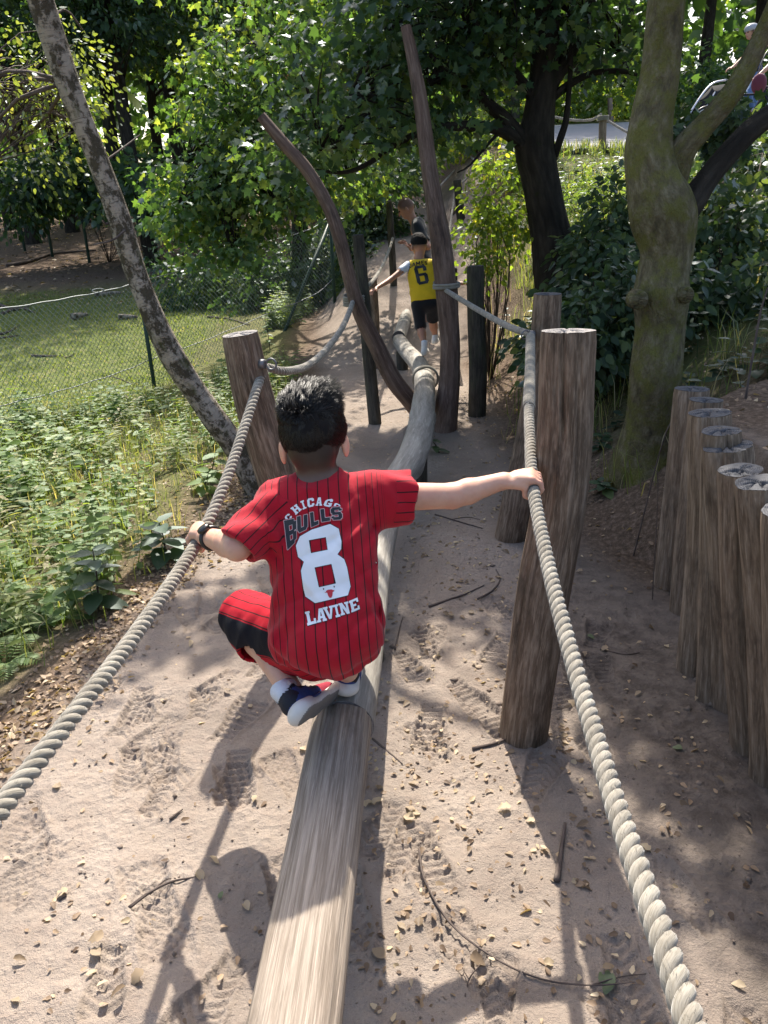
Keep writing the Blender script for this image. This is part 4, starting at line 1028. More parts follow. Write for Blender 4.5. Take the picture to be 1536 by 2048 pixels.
def on_beam(px, py, zt, r): p = atz(px, py, zt); return [p[0], p[1], zt-r, r]
BT = .35
b0 = np.array(on_beam(574, 2048, BT, .085)); b1 = np.array(on_beam(674, 1450, BT, .083)); dirb = (b1-b0)/(b1[1]-b0[1])
beam_pts = [list(b0+dirb*(y-b0[1])+np.array([0, 0, .015, 0])) for y in (-.9, 0., .9, 1.3, 1.80)]
beam, BP, BR = log_thing('balance_beam', 'straight worn balance beam in the foreground leading to the boy', beam_pts, M['beam'], M['end_pale'], 64, .035, 2, .42, 130, (), (), ((.15, .10), (-.35, .07), (.55, .06), (1.1, .08), (-.9, .08), (-1.5, .06)))
log_px = [(690, 1395, .35, .078), (716, 1250, .35, .08), (738, 1105, .35, .082), (762, 1020, .34, .08), (788, 948, .35, .078), (822, 890, .36, .082), (840, 835, .36, .088), (849, 768, .36, .084), (847, 738, .35, .083), (838, 712, .345, .08), (816, 690, .34, .077), (798, 668, .33, .074)]
log_pts = [on_beam(*q) for q in log_px]; log_pts[0][1] = 1.812; log_pts[0][2] -= .004
glog, LGP, LGR = log_thing('crooked_log', 'crooked smooth grey log winding on from the boy towards the child in yellow', log_pts, M['log'], M['end_pale'], 40, .09, 6, .0, 150, ((1.2, .06), (2.3, .12), (3.3, .1), (4.4, .08)), (4.3, 4.9, 5.4))
b2 = [on_beam(797, 662, .34, .075), on_beam(812, 622, .36, .075), on_beam(826, 588, .42, .075)]
log_thing('balance_beam', 'pale straight beam beyond the child in yellow leading up the path', b2, M['log'], M['end_grey'], 20, .04, 9, 0, 24)
for i, (P_, f, lab) in enumerate(((BP, .5, 'stump support hidden under the foreground beam'), (LGP, .12, 'stump support under the near end of the crooked log'), (LGP, .42, 'stump support under the middle of the crooked log'), (LGP, .97, 'dark stump support under the far end of the crooked log'))):
    c = P_[int(f*(len(P_)-1))]; zg = H0(c[0], c[1])
    post('support_post', lab, 'post', [[c[0], c[1], zg-.15, .06], [c[0], c[1], (zg+c[2])/2, .06], [c[0], c[1], c[2]-.07, .06]], M['post_dark'], M['end_grey'], 20, 0, 120+i)
# crossed crooked poles
def pole(label, pts, seed, mat='pole'):
    Q = np.array(pp(pts)); b = Q[0]; o = empty('crooked_pole', b[:3], label, 'pole')
    S = spline(Q, 90); rad = lambda ph, s: 1+.10*fbm(np.cos(ph)*1.5+seed, np.sin(ph)*1.5+s*1.8, s*1.6+seed, 3)+.05*fbm(np.cos(ph)*5+seed, np.sin(ph)*5, s*2.5, 2)
    V, Fs, tc = tube(S[:, :3], S[:, 3], 30, cap1=False, radial=rad); mk('shaft', V, Fs, M[mat], o, attrs={'tc': tc})
    n = len(S); rim = V[(n-1)*30:n*30]; c = rim.mean(0); jj = np.arange(30); VV = np.vstack([rim, c[None]+[0, 0, .003]])
    mk('cut_top', VV, np.stack([jj, (jj+1) % 30, np.full(30, 30)], 1), M['end_pale'], o, attrs={'tc': np.vstack([tc[(n-1)*30:n*30], [[0, 0, 0]]])})
    return o
pole('tall crooked pole standing right of the log, in front of the child in yellow', [(886, 900, 5.7, 52), (888, 862, 5.7, 50), (897, 780, 5.7, 42), (900, 700, 5.7, 38), (894, 600, 5.7, 42), (884, 500, 5.7, 42), (868, 400, 5.72, 36), (856, 320, 5.75, 32), (842, 210, 5.8, 29), (828, 130, 5.85, 26), (812, 54, 5.9, 22)], 3)
pole('shorter crooked pole leaning left from the log', [(838, 830, 5.95, 30), (818, 798, 5.9, 34), (786, 758, 5.8, 34), (752, 690, 5.7, 33), (722, 628, 5.6, 31), (700, 560, 5.55, 28), (680, 480, 5.5, 27), (655, 410, 5.5, 26), (614, 340, 5.5, 25), (568, 288, 5.5, 24), (522, 232, 5.5, 20)], 7)

# ------------------------------------------------------------------ ropes
def rope_strands(pts, D, per=14, ns=9, lay=2.05, grime=0.0, phase=0.0):
    P = np.asarray(pts, float); L = np.linalg.norm(np.diff(spline(P, 200), axis=0), axis=1).sum()
    n = int(L/(lay*D)*per)+2; S = spline(P, n); T, N, B = frames(S); s = np.linspace(0, L, n)
    out = []
    for k in range(3):
        th = 2*np.pi*(s/(lay*D)+k/3)+phase+.35*fbm(s*6, s*0+1, 3.0, 2)
        H_ = S+.262*D*(np.cos(th)[:, None]*N+np.sin(th)[:, None]*B)
        V, Fs, tc = tube(H_, .255*D*(1+.07*fbm(s*22, s*0+k*5, 1.0, 2)), ns)
        out.append((V, Fs, tc, np.full(len(V), grime)))
    return out, S
ROPE = .034
def rope(label, pts, D=ROPE, per=14, ns=9, group='guard ropes of the balance trail', **kw):
    st, S = rope_strands(pts, D, per, ns, **kw)
    o = empty('rope', S[0], label, 'rope', group)
    for V, Fs, tc, gr in st:
        mk('strand', V, Fs, M['rope'], o, attrs={'tc': tc, 'grime': gr})
    return o, S
lr_pts = [atd(-330, 2060, .80), atd(-140, 1800, .96), atd(0, 1618, 1.14), atd(150, 1425, 1.36), atd(285, 1248, 1.70), atd(398, 1078, 2.16), atd(452, 960, 2.42), atd(492, 845, 2.66), atd(516, 770, 2.84), atd(532, 735, 2.98)]
ropeL, LS = rope('thick twisted rope on the left held by the boy with the watch hand', lr_pts)
rr_pts = [atd(1490, 2330, .66), atd(1432, 2180, .72), atd(1378, 2040, .80), atd(1328, 1890, .89), atd(1275, 1740, 1.0), atd(1225, 1590, 1.14), atd(1180, 1440, 1.32), atd(1134, 1280, 1.53), atd(1096, 1130, 1.77), atd(1066, 975, 2.10), atd(1060, 880, 2.38), atd(1058, 815, 2.64), atd(1060, 740, 3.15), atd(1061, 672, 3.62)]
ropeR, RS = rope('thick twisted rope running up from the lower right corner', rr_pts)
def fuzz(o, S, n, seed):
    q = np.random.default_rng(seed); i = q.integers(2, len(S)-2, n); d = rdir(q, n); T = unit(S[i+1]-S[i-1]); d = unit(d-T*(d*T).sum(1, keepdims=True))
    p = S[i]+d*ROPE*.47; e = p+(d*q.uniform(.2, 1, (n, 1))+T*q.normal(size=(n, 1))*1.2)*q.uniform(.003, .010, (n, 1)); w = np.cross(T, d)*.00035
    V = np.stack([p-w, p+w, e], 1).reshape(-1, 3); f = mk('fuzz', V, np.arange(len(V)).reshape(-1, 3), M['rope'], o, attrs={'tc': V.copy(), 'grime': np.zeros(len(V))}); f['kind'] = 'stuff'
fuzz(ropeL, LS, 5000, 1); fuzz(ropeR, RS, 6000, 2)
def sag(a, b, drop, n=9):
    t = np.linspace(0, 1, n)[:, None]; p = a+(b-a)*t; p[:, 2] -= drop*4*(t*(1-t))[:, 0]; return p
A1 = atd(534, 735, 2.98); A2 = atd(714, 578, 5.9)
rope('rope sagging from the leaning left post to the slim dark post', [A1, atd(575, 742, 3.15), atd(620, 728, 3.5), atd(660, 690, 4.1), atd(692, 640, 4.8), A2], ROPE, 10, 7)
rope('rope rising from the slim dark post past the child\'s left hand', sag(atd(738, 570, 6.2), atd(787, 470, 10.5), .08), ROPE, 7, 6)
rope('rope from the second right post sagging to the tall crooked pole', [atd(1060, 668, 3.65), atd(1015, 652, 4.0), atd(960, 622, 4.6), atd(910, 592, 5.2), atd(872, 568, 5.75)], ROPE, 10, 7)
rope('thin looking far rope running up the sandy slope', [atd(893, 520, 9.5), atd(902, 440, 11), atd(912, 372, 12.6)], ROPE, 6, 5)
rope('far rope from the slope post up towards the road', [atd(922, 366, 12.6), atd(980, 320, 14.5), atd(1040, 285, 16)], ROPE, 6, 5)
rope('far rope behind the tall pole rising to the left of the slope post', [atd(848, 412, 11.0), atd(880, 372, 13), atd(915, 335, 15.5)], ROPE, 6, 5)
rope('roadside rope left of the knotted post', [atd(1060, 222, 14.5), atd(1130, 238, 14.3), atd(1180, 240, 14.1), atd(1203, 228, 14.0)], .05, 6, 5)
rope('roadside rope right of the knotted post', [atd(1208, 236, 14.0), atd(1250, 262, 13.8), atd(1310, 290, 13.6), atd(1400, 300, 13.4), atd(1540, 275, 13.2)], .05, 6, 5)
# whippings, knots and eye bolts
def coil(label, pts, R0, wire, turns, ns=6):
    S = spline(pts, turns*12); T, N, B = frames(S); th = np.linspace(0, turns*2*np.pi, len(S))
    P = S+R0*(np.cos(th)[:, None]*N+np.sin(th)[:, None]*B); V, Fs, tc = tube(P, wire, ns)
    o = empty('cord_whipping', S[0], label, 'cord', None); mk('winding', V, Fs, M['rope'], o, attrs={'tc': tc, 'grime': np.full(len(V), .12)}); return o
i0 = np.argmin(np.linalg.norm(RS-atd(1058, 815, 2.64), axis=1)); i1 = len(RS)-2
coil('fine cord whipping wound round the rope end at the second right post', RS[np.linspace(i0, i1, 14).astype(int)], ROPE*.52, .0042, 105)
def knot(label, c, r, turns=3, axis=(0, 0, 1)):
    th = np.linspace(0, turns*2*np.pi, 60*turns); a = unit(axis); b = unit(np.cross(a, [.3, .9, .1])); d = np.cross(a, b)
    P = np.asarray(c)+r*(np.cos(th)[:, None]*b+np.sin(th)[:, None]*d)+a*((th/(2*np.pi)-turns/2)*.018)[:, None]
    V, Fs, tc = tube(P, .010, 8); o = empty('rope_knot', P[0], label, 'rope'); mk('loop', V, Fs, M['rope'], o, attrs={'tc': tc, 'grime': np.full(len(V), .25)}); return o
knot('rope knot round the slim dark post and the leaning pole', atd(708, 600, 5.75), .075, 4)
knot('rope knot round the pale post at the road edge', at(1206, 236, 14.0), .085, 4)
knot('rope loop round the tall crooked pole', at(893, 570, 5.7), .09, 2)
knot('cord loop tying the crooked log to the tall pole', np.array(LGP[104])+[0.015, 0, 0], .104, 2, (0, 1, .15))
def eyebolt(label, p, d):
    p = np.asarray(p); d = unit(d); o = empty('eye_bolt', p, label, 'bolt')
    V, Fs, tc = tube(np.array([p, p+d*.02, p+d*.021]), np.array([.018, .018, .012]), 16); mk('washer', V, Fs, M['bolt'], o)
    th = np.linspace(0, 2*np.pi, 25); s = unit(np.cross(d, [0, 0, 1])); c = p+d*.045; V, Fs, tc = tube(c+.02*(np.cos(th)[:, None]*d+np.sin(th)[:, None]*np.array([0, 0, 1.])), .004, 7); mk('ring', V, Fs, M['bolt'], o)
eyebolt('steel eye bolt on the leaning left post', at(520, 728, 2.86), (1, -.3, 0))
eyebolt('steel eye bolt on the second right post', at(1068, 668, 3.66), (-1, -.3, 0))

# ------------------------------------------------------------------ wire fence and lawn things
def strut(acc, a, b, r, ns=8): add_tube(acc, [a, b], r, ns)
fp = [at(-150, 800, 6.6), at(308, 768, 8.95), at(672, 642, 12.0)]
for p in fp: p[2] = H0(p[0], p[1])
FH = [1.2, 1.22, 1.25]
fo = empty('wire_fence', fp[1], 'green wire mesh fence with two strands of wire along the lawn', 'fence')
for p, h in zip(fp, FH):
    a = Acc(); strut(a, p-[0, 0, .3], p+[0, 0, h], .024, 10); a.build('fence_post', M['green_metal'], fo)
a = Acc(); strut(a, at(562, 662, 11.0)+[0, 0, -.1], fp[2]+[0, 0, 1.15], .024, 10); a.build('brace', M['green_metal'], fo)
def fline(i, t, f): p = fp[i]*(1-t)+fp[i+1]*t; p = p.copy(); p[2] = H0(p[0], p[1])*.6+(fp[i][2]*(1-t)+fp[i+1][2]*t)*.4; p[2] += f*(FH[i]*(1-t)+FH[i+1]*t); return p
for i in (0, 1):
    acc = Acc(); L = np.linalg.norm(fp[i+1]-fp[i]); step = .062; n = int(L/step); hgt = 1.12; m_ = int(hgt/step)
    sg = 1.0
    V = []; E = []
    pos = lambda u, w: fline(i, min(max(u*step/L, 0), 1), .03+w/m_*.93)
    for u0 in range(-m_, n):
        for dr in (1, -1):
            pts = []
            for w in range(m_+1):
                u = u0+w if dr == 1 else u0+m_-w
                if 0 <= u <= n: pts.append((u, w))
            if len(pts) > 1:
                q0, q1 = pos(*pts[0]), pos(*pts[-1]); mid = pos(*pts[len(pts)//2])
                V2, F2, tc = tube(np.array([q0, mid, q1]), .0024, 3, False, False); acc.add(V2, F2)
    o = acc.build('wire_mesh', M['mesh_wire'], fo); o['kind'] = 'stuff'
    for f, r in ((.99, .006), (.28, .005)):
        P = np.array([fline(i, t, f) for t in np.linspace(0, 1, 40)]); P[:, 2] += .004*np.sin(np.linspace(0, 40, 40))-(.05 if f < .5 else .03)*np.sin(np.linspace(0, np.pi, 40))
        V, Fs, tc = tube(P, r, 6); mk('wire', V, Fs, M['wire'], fo)
P = fline(0, .78, .99)
th = np.linspace(0, 2*np.pi, 30); V, Fs, tc = tube(P+np.stack([.05*np.cos(th), .04*np.cos(th), .018*np.sin(th)], 1), .005, 6); mk('tensioner', V, Fs, M['wire'], fo)
for i, (px, py, Y, lab) in enumerate(((48, 492, 24, 'leftmost green post of the far fence before the wood'), (105, 512, 22.5, 'second green post of the far fence before the wood'), (178, 520, 21, 'third green post of the far fence, just left of the birch'))):
    p = at(px, py, Y); p[2] = H0(p[0], p[1]); a = Acc(); strut(a, p-[0, 0, .2], p+[.02, 0, 1.6], .04, 8)
    o = empty('far_fence_post', p, lab, 'post', 'green posts of the far fence'); a.build('shaft', M['green_metal'], o)
    a = Acc(); strut(a, p+[.02, 0, 1.6], p+[.02, 0, 1.63], .045, 8); a.build('cap', M['green_metal'], o)
def stick(name, label, pts, r, mat, cat='branch', group=None, ns=8, twigs=(), pl=True):
    pts = np.asarray(pts, float)
    if pl: pts[:, 2] = H0(pts[:, 0], pts[:, 1])+np.maximum(r*.8, pts[:, 2])
    o = empty(name, pts[0], label, cat, group)
    a = Acc(); add_tube(a, pts, np.linspace(r, r*.45, len(pts)), ns, n=max(8, 5*len(pts))); a.build('stem', mat, o)
    for tw in twigs:
        tw = np.asarray(tw, float); tw[:, 2] = H0(tw[:, 0], tw[:, 1])+np.maximum(r*.5, tw[:, 2]); a = Acc(); add_tube(a, tw, np.linspace(r*.5, r*.25, len(tw)), 6, n=10); a.build('twig', mat, o)
    return o
def gp(px, py, z=0.0):                              # point on the terrain under a pixel
    p = atz(px, py, 0.0)
    if p[1] < 0 or p[1] > 60: p = at(px, py, 20)
    for _ in range(12): p = atz(px, py, min(1.5, float(H0(p[0], p[1])))) if ray(px, py)[2] < -.01 else p
    return np.array([p[0], p[1], z])
for i, (a, b, r, lab) in enumerate((((146, 641), (176, 636), .06, 'short white birch log lying on the lawn left of the fence post'), ((238, 640), (275, 640), .05, 'white birch log on the lawn right behind the fence post'), ((192, 600), (242, 590), .05, 'pale birch log at the back of the lawn'))):
    p, q = gp(*a), gp(*b); p[2] = q[2] = r; stick('birch_log', lab, [p, (p+q)/2+[0, .05, 0], q], r, M['birch'], 'log', 'birch logs on the lawn', 12)
for i, (pts, r, lab) in enumerate((([(60, 700), (90, 704), (120, 696)], .018, 'curved bare branch lying on the lawn'), ([(128, 705), (140, 700), (146, 688)], .012, 'small forked stick on the lawn right of the curved branch'), ([(0, 668), (20, 664), (38, 652)], .018, 'bare branch at the left edge of the lawn'), ([(0, 675), (22, 673), (36, 671)], .015, 'straight stick at the left edge of the lawn'),
        ([(20, 565), (60, 560), (120, 553), (200, 548)], .05, 'long grey branch at the back of the lawn'), ([(5, 630), (40, 618), (70, 628)], .03, 'grey dead branch of the brush pile at the left edge'), ([(0, 612), (30, 622), (60, 615)], .03, 'upper dead branch of the brush pile at the left edge'), ([(205, 752), (235, 758), (270, 772)], .012, 'thin tan twig in front of the fence post'), ([(415, 635), (460, 640), (500, 652)], .018, 'bare stick behind the leaning post'))):
    stick('dead_branch', lab, [gp(*p) for p in pts], r, M['dead_twig'], 'branch')
# ------------------------------------------------------------------ lettering: strokes in a unit box, 4-corner placed
def Bx(x0, y0, x1, y1): return [(x0, y0), (x1, y0), (x1, y1), (x0, y1)]
def Sl(x0, y0, x1, y1, w): return [(x0-w/2, y0), (x0+w/2, y0), (x1+w/2, y1), (x1-w/2, y1)]
LT = {
 'L': [Bx(.10, 0, .42, 1), Bx(0, 0, 1, .2), Bx(0, .84, .52, 1), Bx(.78, 0, 1, .38)],
 'A': [Sl(.2, .0, .42, 1, .24), Sl(.8, 0, .58, 1, .28), Bx(.3, .25, .7, .42), Bx(0, 0, .42, .16), Bx(.58, 0, 1, .16), Bx(.32, .84, .68, 1)],
 'V': [Sl(.48, 0, .18, 1, .26), Sl(.52, 0, .82, 1, .22), Bx(0, .84, .44, 1), Bx(.58, .84, 1, 1)],
 'I': [Bx(.3, 0, .7, 1), Bx(.05, 0, .95, .17), Bx(.05, .83, .95, 1)],
 'N': [Bx(.1, 0, .32, 1), Bx(.68, 0, .9, 1), Sl(.76, 0, .24, 1, .28), Bx(0, 0, .42, .16), Bx(0, .84, .34, 1), Bx(.58, .84, 1, 1)],
 'E': [Bx(.08, 0, .38, 1), Bx(0, 0, 1, .18), Bx(0, .82, 1, 1), Bx(.3, .41, .7, .58), Bx(.8, 0, 1, .34), Bx(.8, .66, 1, 1)],
 'C': [Bx(0, .16, .34, .84), Bx(.16, 0, .86, .22), Bx(.16, .78, .86, 1), Bx(.66, .62, 1, .9), Bx(.66, .1, 1, .36), [(0, .2), (.2, 0), (.3, .2), (.2, .3)], [(0, .8), (.2, .7), (.3, .8), (.2, 1)]],
 'H': [Bx(.08, 0, .36, 1), Bx(.64, 0, .92, 1), Bx(.3, .4, .7, .6), Bx(0, 0, .44, .17), Bx(.56, 0, 1, .17), Bx(0, .83, .44, 1), Bx(.56, .83, 1, 1)],
 'G': [Bx(0, .16, .34, .84), Bx(.16, 0, .86, .22), Bx(.16, .78, .86, 1), Bx(.66, .64, 1, .9), Bx(.68, .1, 1, .5), Bx(.5, .34, 1, .5), [(0, .2), (.2, 0), (.3, .2), (.2, .3)], [(0, .8), (.2, .7), (.3, .8), (.2, 1)]],
 'O': [Bx(0, .18, .32, .82), Bx(.68, .18, 1, .82), Bx(.18, 0, .82, .22), Bx(.18, .78, .82, 1), [(0, .2), (.2, 0), (.3, .2), (.2, .3)], [(1, .2), (.8, 0), (.7, .2), (.8, .3)], [(0, .8), (.2, 1), (.3, .8), (.2, .7)], [(1, .8), (.8, 1), (.7, .8), (.8, .7)]],
 'B': [Bx(.0, 0, .34, 1), Bx(0, 0, .8, .2), Bx(0, .42, .8, .58), Bx(0, .8, .8, 1), Bx(.68, .1, 1, .46), Bx(.68, .54, 1, .9)],
 'U': [Bx(0, .16, .34, 1), Bx(.66, .16, 1, 1), Bx(.16, 0, .84, .24), [(0, .2), (.2, 0), (.4, .2), (.2, .3)], [(1, .2), (.8, 0), (.6, .2), (.8, .3)]],
 'l': [Bx(.1, 0, .46, 1), Bx(.1, 0, 1, .26)],
 'S': [Bx(.14, .8, .86, 1), Bx(0, .56, .32, .88), Bx(.1, .41, .9, .6), Bx(.68, .12, 1, .46), Bx(.14, 0, .86, .2), Bx(.74, .72, 1, .86), Bx(0, .14, .26, .28)],
 'J': [Bx(.6, .15, .9, 1), Bx(.15, 0, .75, .2), Bx(0, .1, .28, .38)],
 'M': [Bx(0, 0, .22, 1), Bx(.78, 0, 1, 1), Sl(.5, .25, .14, 1, .22), Sl(.5, .25, .86, 1, .22)],
 'e': [Bx(0, 0, .32, 1), Bx(0, 0, 1, .2), Bx(0, .8, 1, 1), Bx(0, .41, .8, .59)],
 'a': [Sl(.14, 0, .44, 1, .28), Sl(.86, 0, .56, 1, .28), Bx(.25, .22, .75, .4)],
 '6': [Bx(0, .12, .3, .88), Bx(.12, 0, .88, .15), Bx(.12, .85, .88, 1), Bx(.7, .1, 1, .5), Bx(.12, .44, .88, .58), Bx(.72, .68, 1, .9), [(0, .14), (.14, 0), (.3, .15), (.2, .25)], [(0, .86), (.14, 1), (.3, .85), (.2, .75)], [(1, .14), (.86, 0), (.7, .15), (.8, .25)], [(1, .86), (.86, 1), (.7, .85), (.8, .75)], [(1, .46), (.86, .58), (.7, .44), (.8, .36)]],
}
def quad_place(polys, q):                           # q: TL, TR, BR, BL in photo pixels
    TL, TR, BR, BL = [np.array(c, float) for c in q]; out = []
    for p in polys:
        p = np.array(p, float); u, v = p[:, :1], p[:, 1:]
        # densify edges so that bent quads stay smooth
        out.append((TL*(1-u)+TR*u)*v+(BL*(1-u)+BR*u)*(1-v))
    return out
def poly_sd(P, poly):
    poly = np.asarray(poly, float); n = len(poly); d = np.full(len(P), 1e9); ins = np.zeros(len(P), bool)
    for i in range(n):
        a, b = poly[i], poly[(i+1) % n]; e = b-a; w = P-a
        t = np.clip((w@e)/(e@e+1e-12), 0, 1); d = np.minimum(d, ((w-t[:, None]*e)**2).sum(1))
        c1 = (a[1] <= P[:, 1]) != (b[1] <= P[:, 1])
        xi = a[0]+(P[:, 1]-a[1])*e[0]/(e[1] if abs(e[1]) > 1e-9 else 1e-9)
        ins ^= c1 & (P[:, 0] < xi)
    return np.sqrt(d)*np.where(ins, -1, 1)
def sd_union(P, polys, holes=()):
    d = np.full(len(P), 1e9)
    for p in polys: d = np.minimum(d, poly_sd(P, p))
    for h in holes: d = np.maximum(d, -poly_sd(P, h))
    return d
def print_mesh(name, sdf, box_, step, mapper, bvh, direction, lift, mat, parent):
    """Cells of a flat print laid on a garment: 2D distance -> grid -> cast onto the cloth."""
    x0, y0, x1, y1 = box_; xs = np.arange(x0, x1+step, step); ys = np.arange(y0, y1+step, step)
    X, Y = np.meshgrid(xs, ys, indexing='ij'); G = np.stack([X, Y], -1)
    ctr = (G[:-1, :-1]+G[1:, 1:])/2; inside = sdf(ctr.reshape(-1, 2)).reshape(ctr.shape[:2]) < 0
    ii = np.arange(X.size).reshape(X.shape); c = np.argwhere(inside)
    if len(c) == 0: return None
    Qd = np.stack([ii[c[:, 0], c[:, 1]], ii[c[:, 0]+1, c[:, 1]], ii[c[:, 0]+1, c[:, 1]+1], ii[c[:, 0], c[:, 1]+1]], 1)
    used, inv = np.unique(Qd, return_inverse=True); Qd = inv.reshape(Qd.shape); P = G.reshape(-1, 2)[used].copy()
    e = .2; cnt = np.bincount(Qd.ravel(), minlength=len(P)); bd = cnt < 4
    d0 = sdf(P[bd]); gx_ = (sdf(P[bd]+[e, 0])-d0)/e; gy_ = (sdf(P[bd]+[0, e])-d0)/e
    P[bd] -= np.clip(d0, -step, step)[:, None]*np.stack([gx_, gy_], 1)
    W = []; D = Vector(direction).normalized(); last = None
    for p in P:
        o = mapper(p); h = bvh.ray_cast(Vector(o), D)
        q = h[0] if h[0] is not None else (last if last is not None else Vector(o)); last = q
        W.append(np.array(q)-lift*np.array(D))
    return mk(name, np.array(W), Qd, mat, parent)

# ------------------------------------------------------------------ hands that hold a rope
def grip(S, Cn, t, wrist, up, r_rope, s, k=.002, thumb=1):
    """Fingers of hand size s wrapped over a rope through Cn with direction t; the arm comes from wrist."""
    t = unit(t); w = wrist-Cn; w = w-t*(w@t); e1 = unit(w); n = np.asarray(up)-t*(np.asarray(up)@t); n = unit(n-e1*(n@e1))
    pt = lambda th, off, rad: Cn+t*off+rad*(math.cos(th)*e1+math.sin(th)*n)
    kn = R(62); rf = .0074*s; lens = (.92, 1.05, 1.0, .82)
    for i in range(4):
        off = (1.5-i)*.0186*s*thumb; rr = r_rope+rf*.95; ths = [kn, R(112), R(165), R(165+62*lens[i])]
        pts = [pt(ths[0], off, rr+.006)]+[pt(a, off*(1-.03*j), rr+(.003 if j == 0 else 0)) for j, a in enumerate(ths[1:])]
        mc = wrist+(pt(kn, off, rr+.006)-wrist)*.45+n*.004
        S.cone(mc, pts[0], .0125*s, .0092*s, .005)
        for a, b, r0, r1 in zip(pts[:-1], pts[1:], (rf*1.12, rf*1.02, rf*.95), (rf*1.02, rf*.95, rf*.8)): S.cone(a, b, r0, r1, k)
        S.ell(pts[0]+n*.002, np.array([.0105, .0105, .0095])*s, None, .004)
    palm = (wrist+pt(kn, 0, r_rope+.012))/2
    S.cone(wrist, pt(R(48), 0, r_rope+.016), .0215*s, .024*s, .012, flat=(n, .62))
    S.cone(wrist+t*.008*thumb, pt(R(40), .018*s*thumb, r_rope+.012), .017*s, .017*s, .012, flat=(n, .7))
    # thumb leaves the side of the palm and passes under the rope
    b0 = wrist+(palm-wrist)*.6+t*.022*s*thumb-n*.004; th = [pt(R(8), .036*s*thumb, r_rope+rf*1.2), pt(R(-48), .040*s*thumb, r_rope+rf), pt(R(-95), .038*s*thumb, r_rope+rf)]
    S.cone(b0, th[0], .0135*s, .0105*s, .008); S.cone(th[0], th[1], .0100*s, .009*s, .003); S.cone(th[1], th[2], .009*s, .0072*s, .003)

